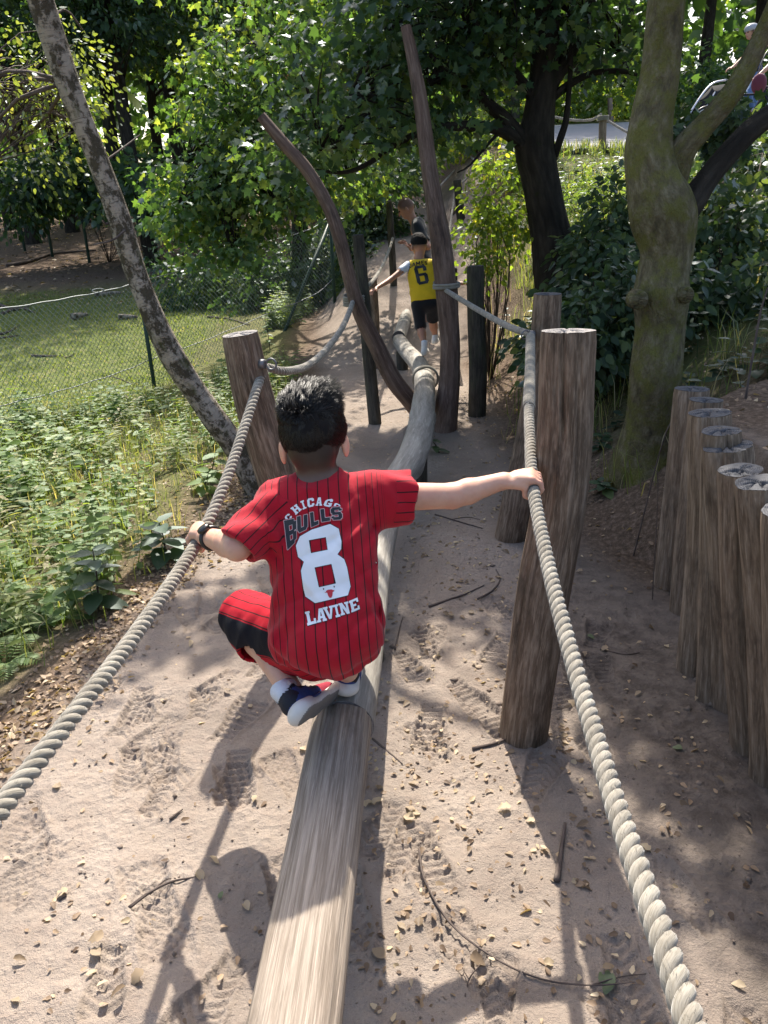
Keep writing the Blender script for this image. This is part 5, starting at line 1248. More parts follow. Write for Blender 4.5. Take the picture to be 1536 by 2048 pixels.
# ------------------------------------------------------------------ the crouching boy
def boy():
    B = lambda px, py, d: atd(px, py, d*1.05)
    feet = np.array(on_beam(672, 1400, BT, 0))[:3]; root = empty('person', [feet[0], feet[1], BT], 'child crouching on the beam in red pinstriped shirt and shorts, holding both ropes', 'person')
    Hc = B(625, 874, 1.87); fz = unit([-.075, .06, 1]); fy = np.array([-.03, 1, -.16]); fy = unit(fy-fz*(fy@fz)); fx = np.cross(fy, fz)
    hp = lambda x, y, z: Hc+fx*x+fy*y+fz*z; Rm = np.stack([fx, fy, fz], 1)
    neck = B(634, 958, 1.86); shL, shR = B(566, 1004, 1.90), B(752, 994, 1.91)
    elL = B(474, 1094, 1.80); iL = np.argmin(np.linalg.norm(LS-atd(399, 1074, 2.16), axis=1)); hL = LS[iL]; tL = LS[iL+6]-LS[iL-6]
    iR = np.argmin(np.linalg.norm(RS-atd(1066, 968, 2.11), axis=1)); hR = RS[iR]; tR = RS[iR+6]-RS[iR-6]
    wrL = hL+unit(elL-hL)*.075+np.array([0, 0, .012]); wrR = hR+unit(B(900, 985, 1.97)-hR)*.085+np.array([0, 0, .02])
    elR = B(905, 992, 1.97)
    hips = B(664, 1262, 1.86); hipL, hipR = B(628, 1282, 1.86), B(706, 1272, 1.86)
    knL, anL = B(494, 1234, 2.14), B(578, 1376, 1.92); knR = B(716, 1215, 2.2); anR = B(694, 1342, 2.02)
    S = Sdf(np.minimum(hL, feet)-[.12, .35, .1], [hR[0]+.14, hR[1]+.3, Hc[2]+.16], .0036)
    S.ell(hp(0, -.004, .015), (.075, .090, .090), Rm, .02); S.ell(hp(0, .03, -.045), (.05, .052, .058), Rm, .03); S.ell(hp(0, -.045, -.03), (.055, .04, .055), Rm, .03)
    S.cone(hp(0, .084, .004), hp(0, .098, -.026), .007, .0115, .012); S.ell(hp(0, .074, -.06), (.02, .016, .012), Rm, .015)
    for s_ in (-1, 1):
        ex = unit(fx*s_*1.0-fy*.42); ey = unit(fy*.9+fx*s_*.3-ex*((fy*.9+fx*s_*.3)@ex)); ez = np.cross(ex, ey)
        S.ell(hp(s_*.081, -.006, -.030), (.0075, .019, .031), np.stack([ex, ey, unit(fz)], 1), .008)
        S.ell(hp(s_*.03, .082, .004), (.012, .008, .008), Rm, 0, True)
    S.cone(hp(0, -.012, -.05), neck+np.array([0, .012, -.01]), .043, .046, .02)
    for c, r in ((B(652, 1010, 1.9), (.12, .07, .09)), (B(654, 1110, 1.9), (.115, .08, .12)), (B(660, 1210, 1.88), (.12, .09, .11))): S.ell(c, r, None, .04)
    S.cone(shL, shR, .045, .045, .03)
    for a, b, c, h in ((shL, elL, wrL, 0), (shR, elR, wrR, 1)):
        S.cone(a, b, .040, .034, .02); m_ = b+(c-b)*.3; S.cone(b, m_, .033, .034, .012); S.cone(m_, c, .0335, .0235, .012)
    grip(S, hL, -tL, wrL, (0, 0, 1), ROPE*.5, .95, thumb=1); grip(S, hR, -tR, wrR, (0, 0, 1), ROPE*.5, .95, thumb=1)
    for h, k_, a in ((hipL, knL, anL), (hipR, knR, anR)):
        S.cone(h, k_, .075, .05, .03); c = k_+(a-k_)*.32+unit(h-k_)*.012; S.cone(k_, c, .047, .05, .02); S.cone(c, a, .048, .03, .02)
    toeL = atz(656, 1386, BT+.03); heelL = atd(594, 1424, 1.90); heelR = atz(692, 1372, BT+.035); toeR = heelR+np.array([.015, .16, 0])
    S.cone(anL, heelL+(toeL-heelL)*.35, .028, .022, .01); S.cone(anR, heelR+(toeR-heelR)*.35, .028, .022, .01)
    V, Qd = S.mesh(); V = relax(V, Qd, 1, .4)
    q = (V-Hc)@Rm; ishead = (q[:, 2] > -.11) & (np.abs(q[:, 0]) < .0735) & (np.linalg.norm(q, axis=1) < .17)
    ear = np.abs(q[:, 0]) > .0695
    line = -.135+.10*ss(-.02, .06, q[:, 1])+.09*ss(.05, .09, q[:, 1])
    fade = ishead*~ear*ss(line-.03, line+.03, q[:, 2])*(.97-.22*ss(-.03, -.12, q[:, 2]))  # shaved hair, its colour deepened for shade on the back of the head
    lip = ishead*np.exp(-((q[:, 2]+.058)/.006)**2-(q[:, 0]/.018)**2)*(q[:, 1] > .06)
    mk('body', V, Qd, M['skin_boy'], root, attrs={'fade': fade, 'lip': lip})
    for s_ in (-1, 1):
        for nm, r, yy, mt in (('eye', .0105, .0755, 'eye_white'), ('iris', .005, .0825, 'iris')):
            T = Sdf(hp(s_*.03, yy, .004)-.02, hp(s_*.03, yy, .004)+.02, .0022); T.ell(hp(s_*.03, yy, .004), (r, r, r), None, 0); v, f = T.mesh(); mk(nm, v, f, M[mt], root)
    # hair: dark cap with a spiky top
    T = Sdf(Hc-.16, Hc+.16, .0045)
    T.ell(hp(0, -.006, .022), (.0765, .0915, .089), Rm, 0); T.ell(hp(.006, .02, .078), (.05, .05, .022), Rm, .03)
    T.clip(hp(0, -.05, -.022), unit(-fz*1.0+fy*.16))
    T.warp(lambda X: .0035*fbm(X[:, 0]*70, X[:, 1]*70, X[:, 2]*60, 2))
    v, f = T.mesh(); hair = mk('hair', v, f, M['hair_base'], root)
    gq = np.random.default_rng(5); nh = 20000; d = rdir(gq, nh); d[:, 2] = np.abs(d[:, 2])*1.25-.42; d = unit(d)
    d = d[(d[:, 2] > -.36) & ~((d[:, 1] > .75) & (d[:, 2] < .35))]; nh = len(d)
    loc = d*np.array([.0765, .0915, .090])+[0, -.006, .022]; loc[:, 2] += .004*ss(.45, .95, d[:, 2])
    topn = ss(.35, .9, d[:, 2]); Ln = .017+.020*topn*gq.uniform(.45, 1.2, nh)+.007*ss(-.3, .2, d[:, 2]); Ln *= 1+.45*ss(.0, .05, loc[:, 0])*topn
    comb = d*[.9, .5, .9]+np.stack([.35+.5*np.sin(loc[:, 1]*30+loc[:, 0]*22), .35+.3*np.sin(loc[:, 0]*40), -.1+.9*topn-1.5*(1-topn)], 1)+.16*rdir(gq, nh)
    comb = unit(comb); bend = unit(comb+np.stack([.5+0*topn, .35+0*topn, -.3+0*topn], 1))
    p0 = Hc+loc@Rm.T; c1 = comb@Rm.T; c2 = bend@Rm.T
    p1 = p0+c1*Ln[:, None]*.55; p2 = p1+c2*Ln[:, None]*.45
    ci = gq.choice(nh, 420, False); near_ = np.argmin(((loc[:, None, :]-loc[ci][None])**2).sum(-1), 1); wt = (.25+.5*topn)[:, None]; p2 = p2*(1-wt)+(p2[ci][near_]+c2[ci][near_]*.006*topn[:, None])*wt
    sd_ = unit(np.cross(c1, rdir(gq, nh))); se_ = np.cross(c1, sd_); w0, w1 = .0008, .0006
    VV = np.stack([p0+sd_*w0, p0-.5*sd_*w0+.87*se_*w0, p0-.5*sd_*w0-.87*se_*w0, p1+sd_*w1, p1-.5*sd_*w1+.87*se_*w1, p1-.5*sd_*w1-.87*se_*w1, p2], 1).reshape(-1, 3)
    i = np.arange(nh)[:, None]*7; Q4 = np.concatenate([i+[0, 1, 4, 3], i+[1, 2, 5, 4], i+[2, 0, 3, 5]]); T3 = np.concatenate([i+[3, 4, 6], i+[4, 5, 6], i+[5, 3, 6]])
    st = mk('hair_strands', VV, [Q4, T3], M['hair'], root); st['kind'] = 'stuff'
    # shirt
    ez = unit(B(640, 975, 1.86)-B(668, 1330, 1.86)); ex = unit(RGT-ez*(RGT@ez)); ey = np.cross(ez, ex); TR = np.stack([ex, ey, ez], 1)
    T = Sdf(np.array([elL[0]-.12, 1.36, .40]), np.array([elR[0]+.05, 2.25, neck[2]+.07]), .0045)
    for c, r in ((B(650, 1022, 1.885), (.128, .082, .095)), (B(649, 1105, 1.875), (.138, .098, .12)), (B(652, 1180, 1.865), (.136, .106, .11)), (B(654, 1262, 1.86), (.150, .128, .105)), (B(660, 1290, 1.87), (.118, .12, .085))): T.ell(c, r, TR, .05)
    T.cone(shL+[0, 0, .004], shR+[0, 0, .004], .052, .052, .04); T.cone(neck+[0, .01, .05], neck+[0, 0, -.05], .049, .078, .03, cut=(neck+[0, .0, .008], (0, -.25, 1)))
    hemL = shL+(elL-shL)*.98; nL = unit(elL-shL); hemR = shR+(elR-shR)*.42; nR = unit(elR-shR)
    T.cone(shL, hemL+nL*.03, .056, .060, .045, cut=(hemL, nL+unit([0, .25, -.1])*.25)); T.cone(shR, hemR+nR*.03, .062, .070, .045, cut=(hemR, nR))
    T.cone(shR+[0, 0, -.03], hemR+nR*.03+[0, 0, -.028], .05, .048, .03, cut=(hemR, nR))
    T.cone(hemL-nL*.002, hemL+nL*.06, .045, .052, 0, neg=True); T.cone(hemR-nR*.012+[0, 0, -.012], hemR+nR*.05+[0, 0, -.012], .047, .052, 0, neg=True)
    c0 = B(652, 1150, 1.86)
    def folds(X):
        l = (X-c0)@TR; x, y, z = l[:, 0], l[:, 1], l[:, 2]
        f = .0055*fbm(x*17+z*6, y*9, z*7+2, 2)+.0025*fbm(x*40+z*20, y*20, z*14, 2)+.0045*np.sin(z*75+x*26+2*np.sin(x*18))*np.exp(-((z+.055)/.035)**2)*ss(-.05, .12, x)
        f += .0075*np.sin((x*.9-z*.75)*88+3*fbm(x*12, z*12, 1.0, 1))*np.exp(-((x-.105)/.055)**2-((z-.10)/.06)**2)
        f += .0065*np.sin((x*.8+z*.6)*92+3*fbm(x*12, z*12, 5.0, 1))*np.exp(-((x+.125)/.05)**2-((z-.11)/.055)**2)
        f += .007*np.sin(x*78+z*22)*np.exp(-((z+.14)/.04)**2)*ss(.02, -.1, x)
        aR = (X-shR)@nR; f += .004*np.sin(z*70+y*60+aR*18)*ss(.0, .05, aR)*(x > .12); aL = (X-shL)@nL; f += .0045*np.sin(z*62+y*70+aL*20)*ss(.0, .04, aL)*(x < -.1)
        r1 = 1-np.abs(fbm(x*8+z*5, y*6+1, z*4+x*3, 2)); r2 = 1-np.abs(fbm(x*5-z*9+7, y*6, z*6+3, 2))
        f += .008*np.clip(r1-.75, 0, 1)*4*ss(.16, -.05, z)+.007*np.clip(r2-.78, 0, 1)*4*(np.abs(x) < .13)
        return f
    T.warp(folds)
    v, f = T.mesh(); v = relax(v, f, 1, .35)
    l = (v-c0)@TR; sp = .0255
    stripe = .16*np.arcsin(np.clip(l[:, 0]/.165, -1, 1))/sp
    for sh, el, nn in ((shL, elL, nL), (shR, elR, nR)):
        w = v-sh; t_ = w@nn; rad = w-t_[:, None]*nn; s1 = unit(np.cross(nn, [0, 1, .2])); s2 = np.cross(nn, s1)
        ang = np.arctan2(rad@s2, rad@s1); k_ = (t_ > .035) & (np.linalg.norm(rad, axis=1) < .085)
        stripe = np.where(k_, ang*.062/sp*1.0, stripe)
    shirt = mk('shirt', v, f, M['red'], root, attrs={'stripe': stripe+.5})
    bvh = BVHTree.FromPolygons(v.tolist(), f.tolist())
    s_px = 1.865/F; o0 = B(650, 1130, 1.45); dirn = unit(ray(650, 1130))
    mp = lambda p: o0+RGT*((p[0]-650)*s_px)-UPV*((p[1]-1130)*s_px)
    z2 = lambda x, y: (540+x/7.315, 980+y/7.315)
    Z = lambda pts: [z2(*p) for p in pts]
    eight = Z([(610, 572), (880, 490), (1010, 560), (1050, 750), (1045, 862), (990, 940), (1090, 1012), (1130, 1130), (1182, 1412), (1140, 1540), (660, 1655), (515, 1560), (485, 1440), (450, 1180), (492, 1050), (405, 980), (370, 810), (430, 672)])
    holes = [Z([(570, 735), (815, 690), (842, 872), (600, 920)]), Z([(655, 1135), (897, 1085), (962, 1365), (717, 1420)])]
    def word(w, quads): return [p for ch, q_ in zip(w, quads) for p in quad_place(LT[ch], Z(q_))]
    lav = word('LAVINE', [[(510, 1782), (640, 1748), (685, 1935), (552, 1975)], [(672, 1742), (800, 1712), (835, 1898), (690, 1932)], [(768, 1716), (925, 1680), (950, 1858), (820, 1890)], [(918, 1682), (992, 1662), (1032, 1838), (958, 1856)], [(995, 1657), (1140, 1625), (1180, 1795), (1035, 1828)], [(1150, 1622), (1280, 1572), (1316, 1740), (1190, 1788)]])
    chi = word('CHICAG', [[(195, 380), (260, 320), (320, 380), (240, 450)], [(285, 250), (378, 185), (462, 270), (370, 352)], [(430, 150), (490, 130), (535, 250), (472, 276)], [(535, 112), (638, 95), (648, 222), (550, 246)], [(672, 98), (768, 88), (760, 216), (665, 216)], [(815, 128), (932, 108), (892, 240), (775, 216)]])+word('O', [[(955, 165), (1045, 205), (1020, 262), (925, 238)]])
    bul = word('BUllS', [[(192, 436), (372, 404), (378, 738), (248, 868)], [(388, 380), (540, 348), (546, 560), (398, 626)], [(568, 324), (700, 304), (706, 492), (592, 540)], [(722, 276), (866, 254), (878, 440), (744, 462)], [(888, 246), (1050, 230), (1060, 420), (906, 432)]])
    pm = lambda nm, polys, hs, off, mt, lift, par: print_mesh(nm, lambda P: sd_union(P, polys, hs)-off, (np.min([p for q_ in polys for p in q_], 0)-3).tolist()+(np.max([p for q_ in polys for p in q_], 0)+3).tolist(), .85, mp, bvh, dirn, lift, M[mt], par)
    pm('number_outline', [eight], holes, 1.0, 'p_black', .0012, shirt); pm('number_print', [eight], holes, -.4, 'p_white', .0022, shirt)
    pm('name_shadow', [[(a+.9, b+1.0) for a, b in q_] for q_ in lav], (), .2, 'p_black', .0012, shirt); pm('name_print', lav, (), 0, 'p_white', .0022, shirt)
    pm('city_print', chi, (), 0, 'p_white', .0014, shirt)
    pm('team_edge', bul, (), 2.6, 'p_red', .0022, shirt); pm('team_outline', bul, (), 1.25, 'p_silver', .0028, shirt); pm('team_inner', bul, (), .35, 'p_black', .0034, shirt)
    head = [Z([(822, 1472), (798, 1502), (836, 1500), (850, 1545), (872, 1575), (900, 1570), (914, 1532), (916, 1490), (948, 1472), (902, 1452), (852, 1456)])]
    pm('emblem', head, (), 0, 'p_red', .0030, shirt)
    hp_ = [Z([(775, 1440), (792, 1440), (790, 1475), (820, 1478), (818, 1492), (778, 1486)]), Z([(930, 1402), (946, 1404), (950, 1452), (915, 1462), (912, 1450), (934, 1440)])]
    pm('emblem_horns', hp_, (), .1, 'p_white', .0032, shirt); pm('emblem_horn_tips', [Z([(775, 1436), (792, 1436), (790, 1458), (776, 1458)]), Z([(930, 1400), (946, 1402), (948, 1424), (932, 1424)])], (), .1, 'p_black', .0036, shirt)
    # shorts
    T = Sdf(np.array([knL[0]-.13, 1.6, .36]), np.array([hipR[0]+.16, 2.45, .82]), .005)
    eL = knL+(anL-knL)*.38; nL2 = unit(anL-knL); eR = knR+(anR-knR)*.25; nR2 = unit(anR-knR)
    T.cone(hipL, knL, .09, .072, .03); T.cone(knL, eL+nL2*.03, .068, .076, .04, cut=(eL, nL2)); T.cone(hipR+[-.02, .02, 0], knR, .072, .064, .03); T.cone(knR, eR+nR2*.03, .064, .07, .03, cut=(eR, nR2))
    T.ell(hips+[0, .02, -.01], (.105, .095, .08), None, .04)
    T.cone(hipL+[0, .03, -.06], eL+(hipL-eL)*.22+[0, 0, -.02], .06, .055, .05)
    T.cone(eL-nL2*.03, eL+nL2*.06, .061, .066, 0, neg=True)
    T.warp(lambda X: .003*fbm(X[:, 0]*30, X[:, 1]*30, X[:, 2]*24, 2)+.0018*np.sin(((X-knL)@nL2)*60+X[:, 0]*25)*(X[:, 0] < hipL[0]))
    v, f = T.mesh(); v = relax(v, f, 1, .35)
    th = unit(knL-hipL); w = v-hipL; t_ = w@th; rad = w-t_[:, None]*th; dn = np.array([-.42, -.82, .08]); dn = unit(dn-th*(dn@th)); cs = (rad@dn)/(np.linalg.norm(rad, axis=1)+1e-6)
    panel = ss(.88, .92, cs)*(v[:, 0] < hipL[0]+.02)*(t_ > .03)
    stripe = np.arctan2(rad@np.cross(th, dn), rad@dn)*.075/.0255
    mk('shorts', v, f, M['red_shorts'], root, attrs={'stripe': stripe, 'panel': panel})
    # watch on the left wrist
    wc = wrL+(elL-wrL)*.18; wa = unit(elL-wrL); b1_ = unit(np.cross(wa, [0, 1, 0])); b2_ = np.cross(wa, b1_); th = np.linspace(0, 2*np.pi, 41)
    watch = mk('watch', *(lambda t3: (t3[0], t3[1]))(tube(wc+.0285*(np.cos(th)[:, None]*b1_+np.sin(th)[:, None]*b2_), .0068, 8)), M['rubber'], root)
    upw = unit(np.array([-.2, -.5, .85])-wa*(np.array([-.2, -.5, .85])@wa)); cc = wc+upw*.034; V_, F_, t_ = tube(np.array([cc-upw*.005, cc, cc+upw*.006, cc+upw*.0065]), np.array([.017, .0185, .017, .0145]), 22); mk('case', V_, F_, M['rubber'], watch)
    V_, F_, t_ = tube(np.array([cc+upw*.0066, cc+upw*.0076]), np.array([.0135, .0130]), 22, flat_cap=True); mk('dial', V_, F_, M['glass_dark'], watch)
    # shoes
    for heel, toe, an in ((heelL, toeL, anL), (heelR, toeR, anR)):
        fwd = unit(toe-heel); up = unit(an-(heel+fwd*.04)); up = unit(up-fwd*(up@fwd)); sd_ = np.cross(fwd, up); L_ = max(.185, np.linalg.norm(toe-heel)*1.06); c = lambda a, b, cz: heel+fwd*(a*L_)+sd_*b+up*cz
        lo = np.minimum(heel, toe)-.12; hi = np.maximum(heel, toe)+.13
        T = Sdf(lo, hi, .0028); T.cone(c(.06, 0, -.012), c(.5, -.002, -.012), .033, .030, .02, flat=(up, .55)); T.cone(c(.5, 0, -.012), c(.98, 0, -.008), .031, .038, .02, flat=(up, .5)); T.cone(c(.02, 0, .0), c(.2, 0, .002), .033, .030, .015, flat=(up, .6))
        T.clip(c(0, 0, -.024), -up); v, f = T.mesh(); v = relax(v, f, 1, .4)
        hgt = ((v-heel)@up)[f].mean(1); mi = (hgt < -.0205).astype(int)
        shoe = mk('shoe', v, f, [M['shoe_white'], M['shoe_tread']], root, mat_index=mi)
        T = Sdf(lo, hi, .0028); T.cone(c(.08, 0, .022), c(.32, 0, .024), .030, .032, .02); T.cone(c(.32, 0, .022), c(.95, 0, .008), .031, .028, .02, flat=(up, .8)); T.cone(c(.14, 0, .03), c(.2, 0, .062), .030, .033, .015); T.cone(c(.17, 0, .05), c(.2, 0, .11), .029, .030, 0, neg=True)
        v, f = T.mesh(); v = relax(v, f, 1, .4); q_ = (v-heel); ta = (q_@fwd)[f].mean(1)/L_; tz = (q_@up)[f].mean(1); ts = (q_@sd_)[f].mean(1)
        mi = np.where(ta > .6, 2, np.where(tz > .060, 3, np.where((tz < .016+.02*np.abs(np.sin(ta*6))) | ((np.abs(ta-.16) < .05) & (tz < .05)), 0, 1)))
        mk('upper', v, f, [M['shoe_blue'], M['shoe_black'], M['shoe_red'], M['shoe_white']], shoe, mat_index=mi)
        for li in range(4):
            ce = c(.42+.09*li, 0, .056-.008*li); V_, F_, t_ = tube(np.array([ce-sd_*.02-up*.006, ce+up*.003, ce+sd_*.02-up*.006]), .0028, 6); mk('lace', V_, F_, M['sock'], shoe)
        th_ = np.linspace(0, 1, 14); rb = np.array([c(.02+.96*t_, .0345*math.sin(math.pi*min(1, .25+t_*.75))*(1 if t_ < .97 else .6), -.004) for t_ in th_]); V_, F_, t_ = tube(rb, .003, 6); mk('welt', V_, F_, M['shoe_blue'], shoe)
        V_, F_, t_ = tube(np.array([c(.16, 0, .03), c(.19, 0, .072), an-up*.002, an+up*.004]), np.array([.028, .0295, .0302, .0296]), 18); mk('sock', V_, F_, M['sock'], shoe)
    return root
boy()

# ------------------------------------------------------------------ smaller figures
def figure(label, J, s, mat, h=.007, hair=True, sleeve=.55, short=.62, hands=True, bald=0.0, vest=None, helmet=None):
    g0 = np.array(J['root'], float); root = empty('person', g0, label, 'person')
    Hc = np.array(J['head'], float); fy = unit(J['face']); fz = np.asarray(J.get('up', (0, 0, 1)), float); fz = unit(fz-fy*(fz@fy)); fx = np.cross(fy, fz); Rm = np.stack([fx, fy, fz], 1); hs = s['head']
    hp = lambda x, y, z: Hc+hs*(fx*x+fy*y+fz*z)
    A = [np.asarray(v, float) for k, v in J.items() if k not in ('face', 'up')]
    lo = np.min(A, 0)-.2; hi = np.max(A, 0)+.2
    S = Sdf(lo, hi, h); k = s['k']
    S.ell(hp(0, -.005, .015), np.array([.074, .09, .092])*hs, Rm, .02); S.ell(hp(0, .032, -.05), np.array([.05, .05, .06])*hs, Rm, .03); S.cone(hp(0, .085, .0), hp(0, .1, -.028), .007*hs, .012*hs, .01)
    for q in (-1, 1): S.ell(hp(q*.078, -.006, -.022), np.array([.009, .018, .03])*hs, Rm, .006)
    S.cone(hp(0, -.015, -.05), J['neck'], .045*hs, .05*hs, .02)
    hip = (J['hipL']+J['hipR'])/2; ch = (J['shL']+J['shR'])/2
    S.cone(ch+[0, 0, -.05*k], hip, .1*k, .095*k, .04); S.cone(J['shL'], J['shR'], .045*k, .045*k, .03)
    for q in 'LR':
        a, b, c, d = J['sh'+q], J['el'+q], J['wr'+q], J['ha'+q]
        S.cone(a, b, .042*k, .035*k, .02); S.cone(b, c, .035*k, .024*k, .015)
        if hands:
            ax = unit(d-c); sd_ = unit(np.cross(ax, [.1, .3, 1])); nn = np.cross(sd_, ax); L_ = .17*k
            S.cone(c, c+ax*L_*.45, .022*k, .032*k, .01, flat=(nn, .55))
            for i in range(4):
                b0 = c+ax*L_*.48+sd_*(i-1.5)*.018*k; b1 = b0+ax*L_*.28*(1, 1.1, 1.05, .85)[i]-nn*.008*k; b2 = b1+ax*L_*.14-nn*.035*k
                S.cone(b0, b1, .0095*k, .009*k, .003); S.cone(b1, b2, .009*k, .0075*k, .003)
            b0 = c+ax*L_*.15-sd_*.025*k; S.cone(b0, b0+ax*.05*k-sd_*.02*k-nn*.02*k, .012*k, .009*k, .006)
        a, b, c, d = J['hip'+q], J['kn'+q], J['an'+q], J['to'+q]
        S.cone(a, b, .078*k, .055*k, .03); m_ = b+(c-b)*.35; S.cone(b, m_, .05*k, .053*k, .02); S.cone(m_, c, .053*k, .034*k, .02); S.cone(c, d, .034*k, .028*k, .02)
    V, Qd = S.mesh(); V = relax(V, Qd, 1, .4)
    q = (V-Hc)@Rm/hs; near = np.linalg.norm(q, axis=1) < .17
    line = -.03+.03*ss(-.02, .05, q[:, 1])+.1*ss(.04, .09, q[:, 1])
    fade = near*(np.abs(q[:, 0]) < .076)*ss(line-.02, line+.04, q[:, 2])*(.9-bald)
    lip = near*np.exp(-((q[:, 2]+.06)/.008)**2-(q[:, 0]/.02)**2)*(q[:, 1] > .05)
    mk('body', V, Qd, mat['skin'], root, attrs={'fade': fade, 'lip': lip})
    for q_ in (-1, 1):
        T = Sdf(hp(q_*.03, .078, .004)-.025, hp(q_*.03, .078, .004)+.025, .0035); T.ell(hp(q_*.03, .076, .004), np.full(3, .011*hs), None, 0); T.ell(hp(q_*.03, .082, .004), np.full(3, .007*hs), None, 0); v, f = T.mesh(); mk('eye', v, f, M['iris'], root)
    if hair:
        T = Sdf(Hc-.2*hs, Hc+.2*hs, .006); T.ell(hp(0, -.008, .026), np.array([.08, .094, .092])*hs, Rm, 0); T.ell(hp(0, .02, .08), np.array([.055, .06, .04])*hs, Rm, .03); T.clip(hp(0, -.05, .0), unit(-fz+fy*.3)); T.warp(lambda X: .004*fbm(X[:, 0]*60, X[:, 1]*60, X[:, 2]*60, 2)); v, f = T.mesh(); mk('hair', v, f, M['hair_base'], root)
    if helmet:
        T = Sdf(Hc-.25*hs, Hc+.25*hs, .008); T.ell(hp(0, -.01, .045), np.array([.095, .125, .085])*hs, Rm, 0); T.clip(hp(0, 0, .02), unit(-fz-fy*.1)); v, f = T.mesh(); hm = mk('helmet', v, f, M['helmet'], root)
        a = Acc()
        for q_ in (-1, 1): add_tube(a, [hp(q_*.085, .02, .03), hp(q_*.078, .02, -.03), hp(0, .04, -.105)], .006, 6, n=12)
        a.build('strap', M['rubber'], hm)
    # top
    def top(nm, grow, slv, m_, open_neck=.05, trim=None):
        T = Sdf(lo, hi, h); hb = J.get('hem', hip)
        wv = (J['shR']-J['shL']); wd = np.linalg.norm(wv)*.5; sx = unit(wv); sz_ = unit(ch-hip); sx = unit(sx-sz_*(sx@sz_)); sy = np.cross(sz_, sx); TR = np.stack([sx, sy, sz_], 1); n_ = 5
        for i in range(n_):
            t = i/(n_-1); c = (ch+sz_*-.05*k)*(1-t)+hb*t; T.ell(c, np.array([wd*1.02+.01*k+grow, .098*k+grow, .13*k]), TR, .04*k)
        T.cone(J['shL'], J['shR'], .05*k+grow, .05*k+grow, .04*k); T.clip(hb-sz_*.02, -sz_)
        for q in 'LR':
            a, b = J['sh'+q], J['el'+q]; e = a+(b-a)*slv; n_v = unit(b-a)
            if slv > 0: T.cone(a, e+n_v*.03, .054*k+grow, .058*k+grow, .03*k, cut=(e, n_v)); T.cone(e-n_v*.02, e+n_v*.04, .048*k, .05*k, 0, neg=True)
            elif slv < 0: T.ell(a+n_v*.03*k, (.05*k, .075*k, .085*k), None, 0, neg=True)
        T.cone(np.asarray(J['neck'])-[0, 0, .02*k], np.asarray(J['neck'])+[0, 0, .12*k], open_neck*k, open_neck*1.2*k, 0, neg=True)
        T.warp(lambda X: .004*k*fbm(X[:, 0]*18, X[:, 1]*18, X[:, 2]*11, 2)+.003*k*np.sin(X[:, 2]*60+X[:, 0]*30))
        v, f = T.mesh(); v = relax(v, f, 1, .35); at_ = {'trim': np.zeros(len(v))}
        if trim is not None:
            dn = np.linalg.norm(v-np.asarray(J['neck']), axis=1); at_['trim'] = 1-ss(open_neck*k*1.35, open_neck*k*1.6, dn)
            for q in 'LR':
                a, b = J['sh'+q], J['el'+q]; n_v = unit(b-a); w = np.linalg.norm((v-(a+n_v*.03*k))/np.array([.05*k, .075*k, .085*k]), axis=1); at_['trim'] = np.maximum(at_['trim'], 1-ss(1.12, 1.3, w))
        return mk(nm, v, f, m_, root, attrs=at_), v, f
    out = top('shirt', .0, sleeve, mat['top'])
    if vest is not None: out = top('jersey', .012*k, -1, vest, .055, True)
    # trousers or shorts
    T = Sdf(lo, hi, h); T.ell(hip, np.array([.13, .105, .10])*k, None, .03); T.clip(hip+[0, 0, .07*k], (0, 0, 1))
    for q in 'LR':
        a, b, c = J['hip'+q], J['kn'+q], J['an'+q]; L1 = np.linalg.norm(b-a); L2 = np.linalg.norm(c-b); tt = short*(L1+L2)
        if tt <= L1: e = a+(b-a)*tt/L1; n_v = unit(b-a); T.cone(a, e+n_v*.02, .092*k, .085*k, .03, cut=(e, n_v)); T.cone(e-n_v*.02, e+n_v*.04, .074*k, .076*k, 0, neg=True)
        else:
            e = b+(c-b)*(tt-L1)/L2; n_v = unit(c-b); T.cone(a, b, .092*k, .074*k, .03); T.cone(b, e+n_v*.02, .072*k, .062*k, .02, cut=(e, n_v)); T.cone(e-n_v*.02, e+n_v*.04, .05*k, .052*k, 0, neg=True)
    T.warp(lambda X: .004*k*fbm(X[:, 0]*22, X[:, 1]*22, X[:, 2]*14, 2)); v, f = T.mesh(); v = relax(v, f, 1, .35); sh = mk('shorts' if short < .75 else 'trousers', v, f, mat['legs'], root)
    for q in 'LR':
        c, d = J['an'+q], J['to'+q]; fw = d-c; fw = unit([fw[0], fw[1], 0]); hl = np.array([c[0], c[1], d[2]])-fw*.04*k
        T = Sdf(np.minimum(hl, d)-.12, np.maximum(hl, d)+.16, .006); T.cone(hl+[0, 0, -.004], d+fw*.02*k+[0, 0, -.006], .036*k, .04*k, .02, flat=((0, 0, 1), .55)); T.cone(hl+[0, 0, .03*k], d+[0, 0, .01*k], .036*k, .032*k, .02); T.cone(hl+[0, 0, .03*k], c+[0, 0, .01], .038*k, .04*k, .02); T.clip((0, 0, d[2]-.03*k), (0, 0, -1))
        v, f = T.mesh(); v = relax(v, f, 1, .4); zz = v[:, 2][f].mean(1)-d[2]; tt = ((v-hl)@fw)[f].mean(1)
        shoe = mk('shoe', v, f, [mat['shoe'], mat.get('shoe2', mat['shoe'])], root, mat_index=((zz > .012*k) & (tt > .05*k) & (tt < .11*k)).astype(int))
        V_, F_, t_ = tube(np.array([c+[0, 0, -.02], c+[0, 0, .06*k], c+[0, 0, .075*k]]), np.array([.042, .043, .041])*k, 14); mk('sock', V_, F_, mat.get('sock', mat['shoe']), shoe)
    return root, out
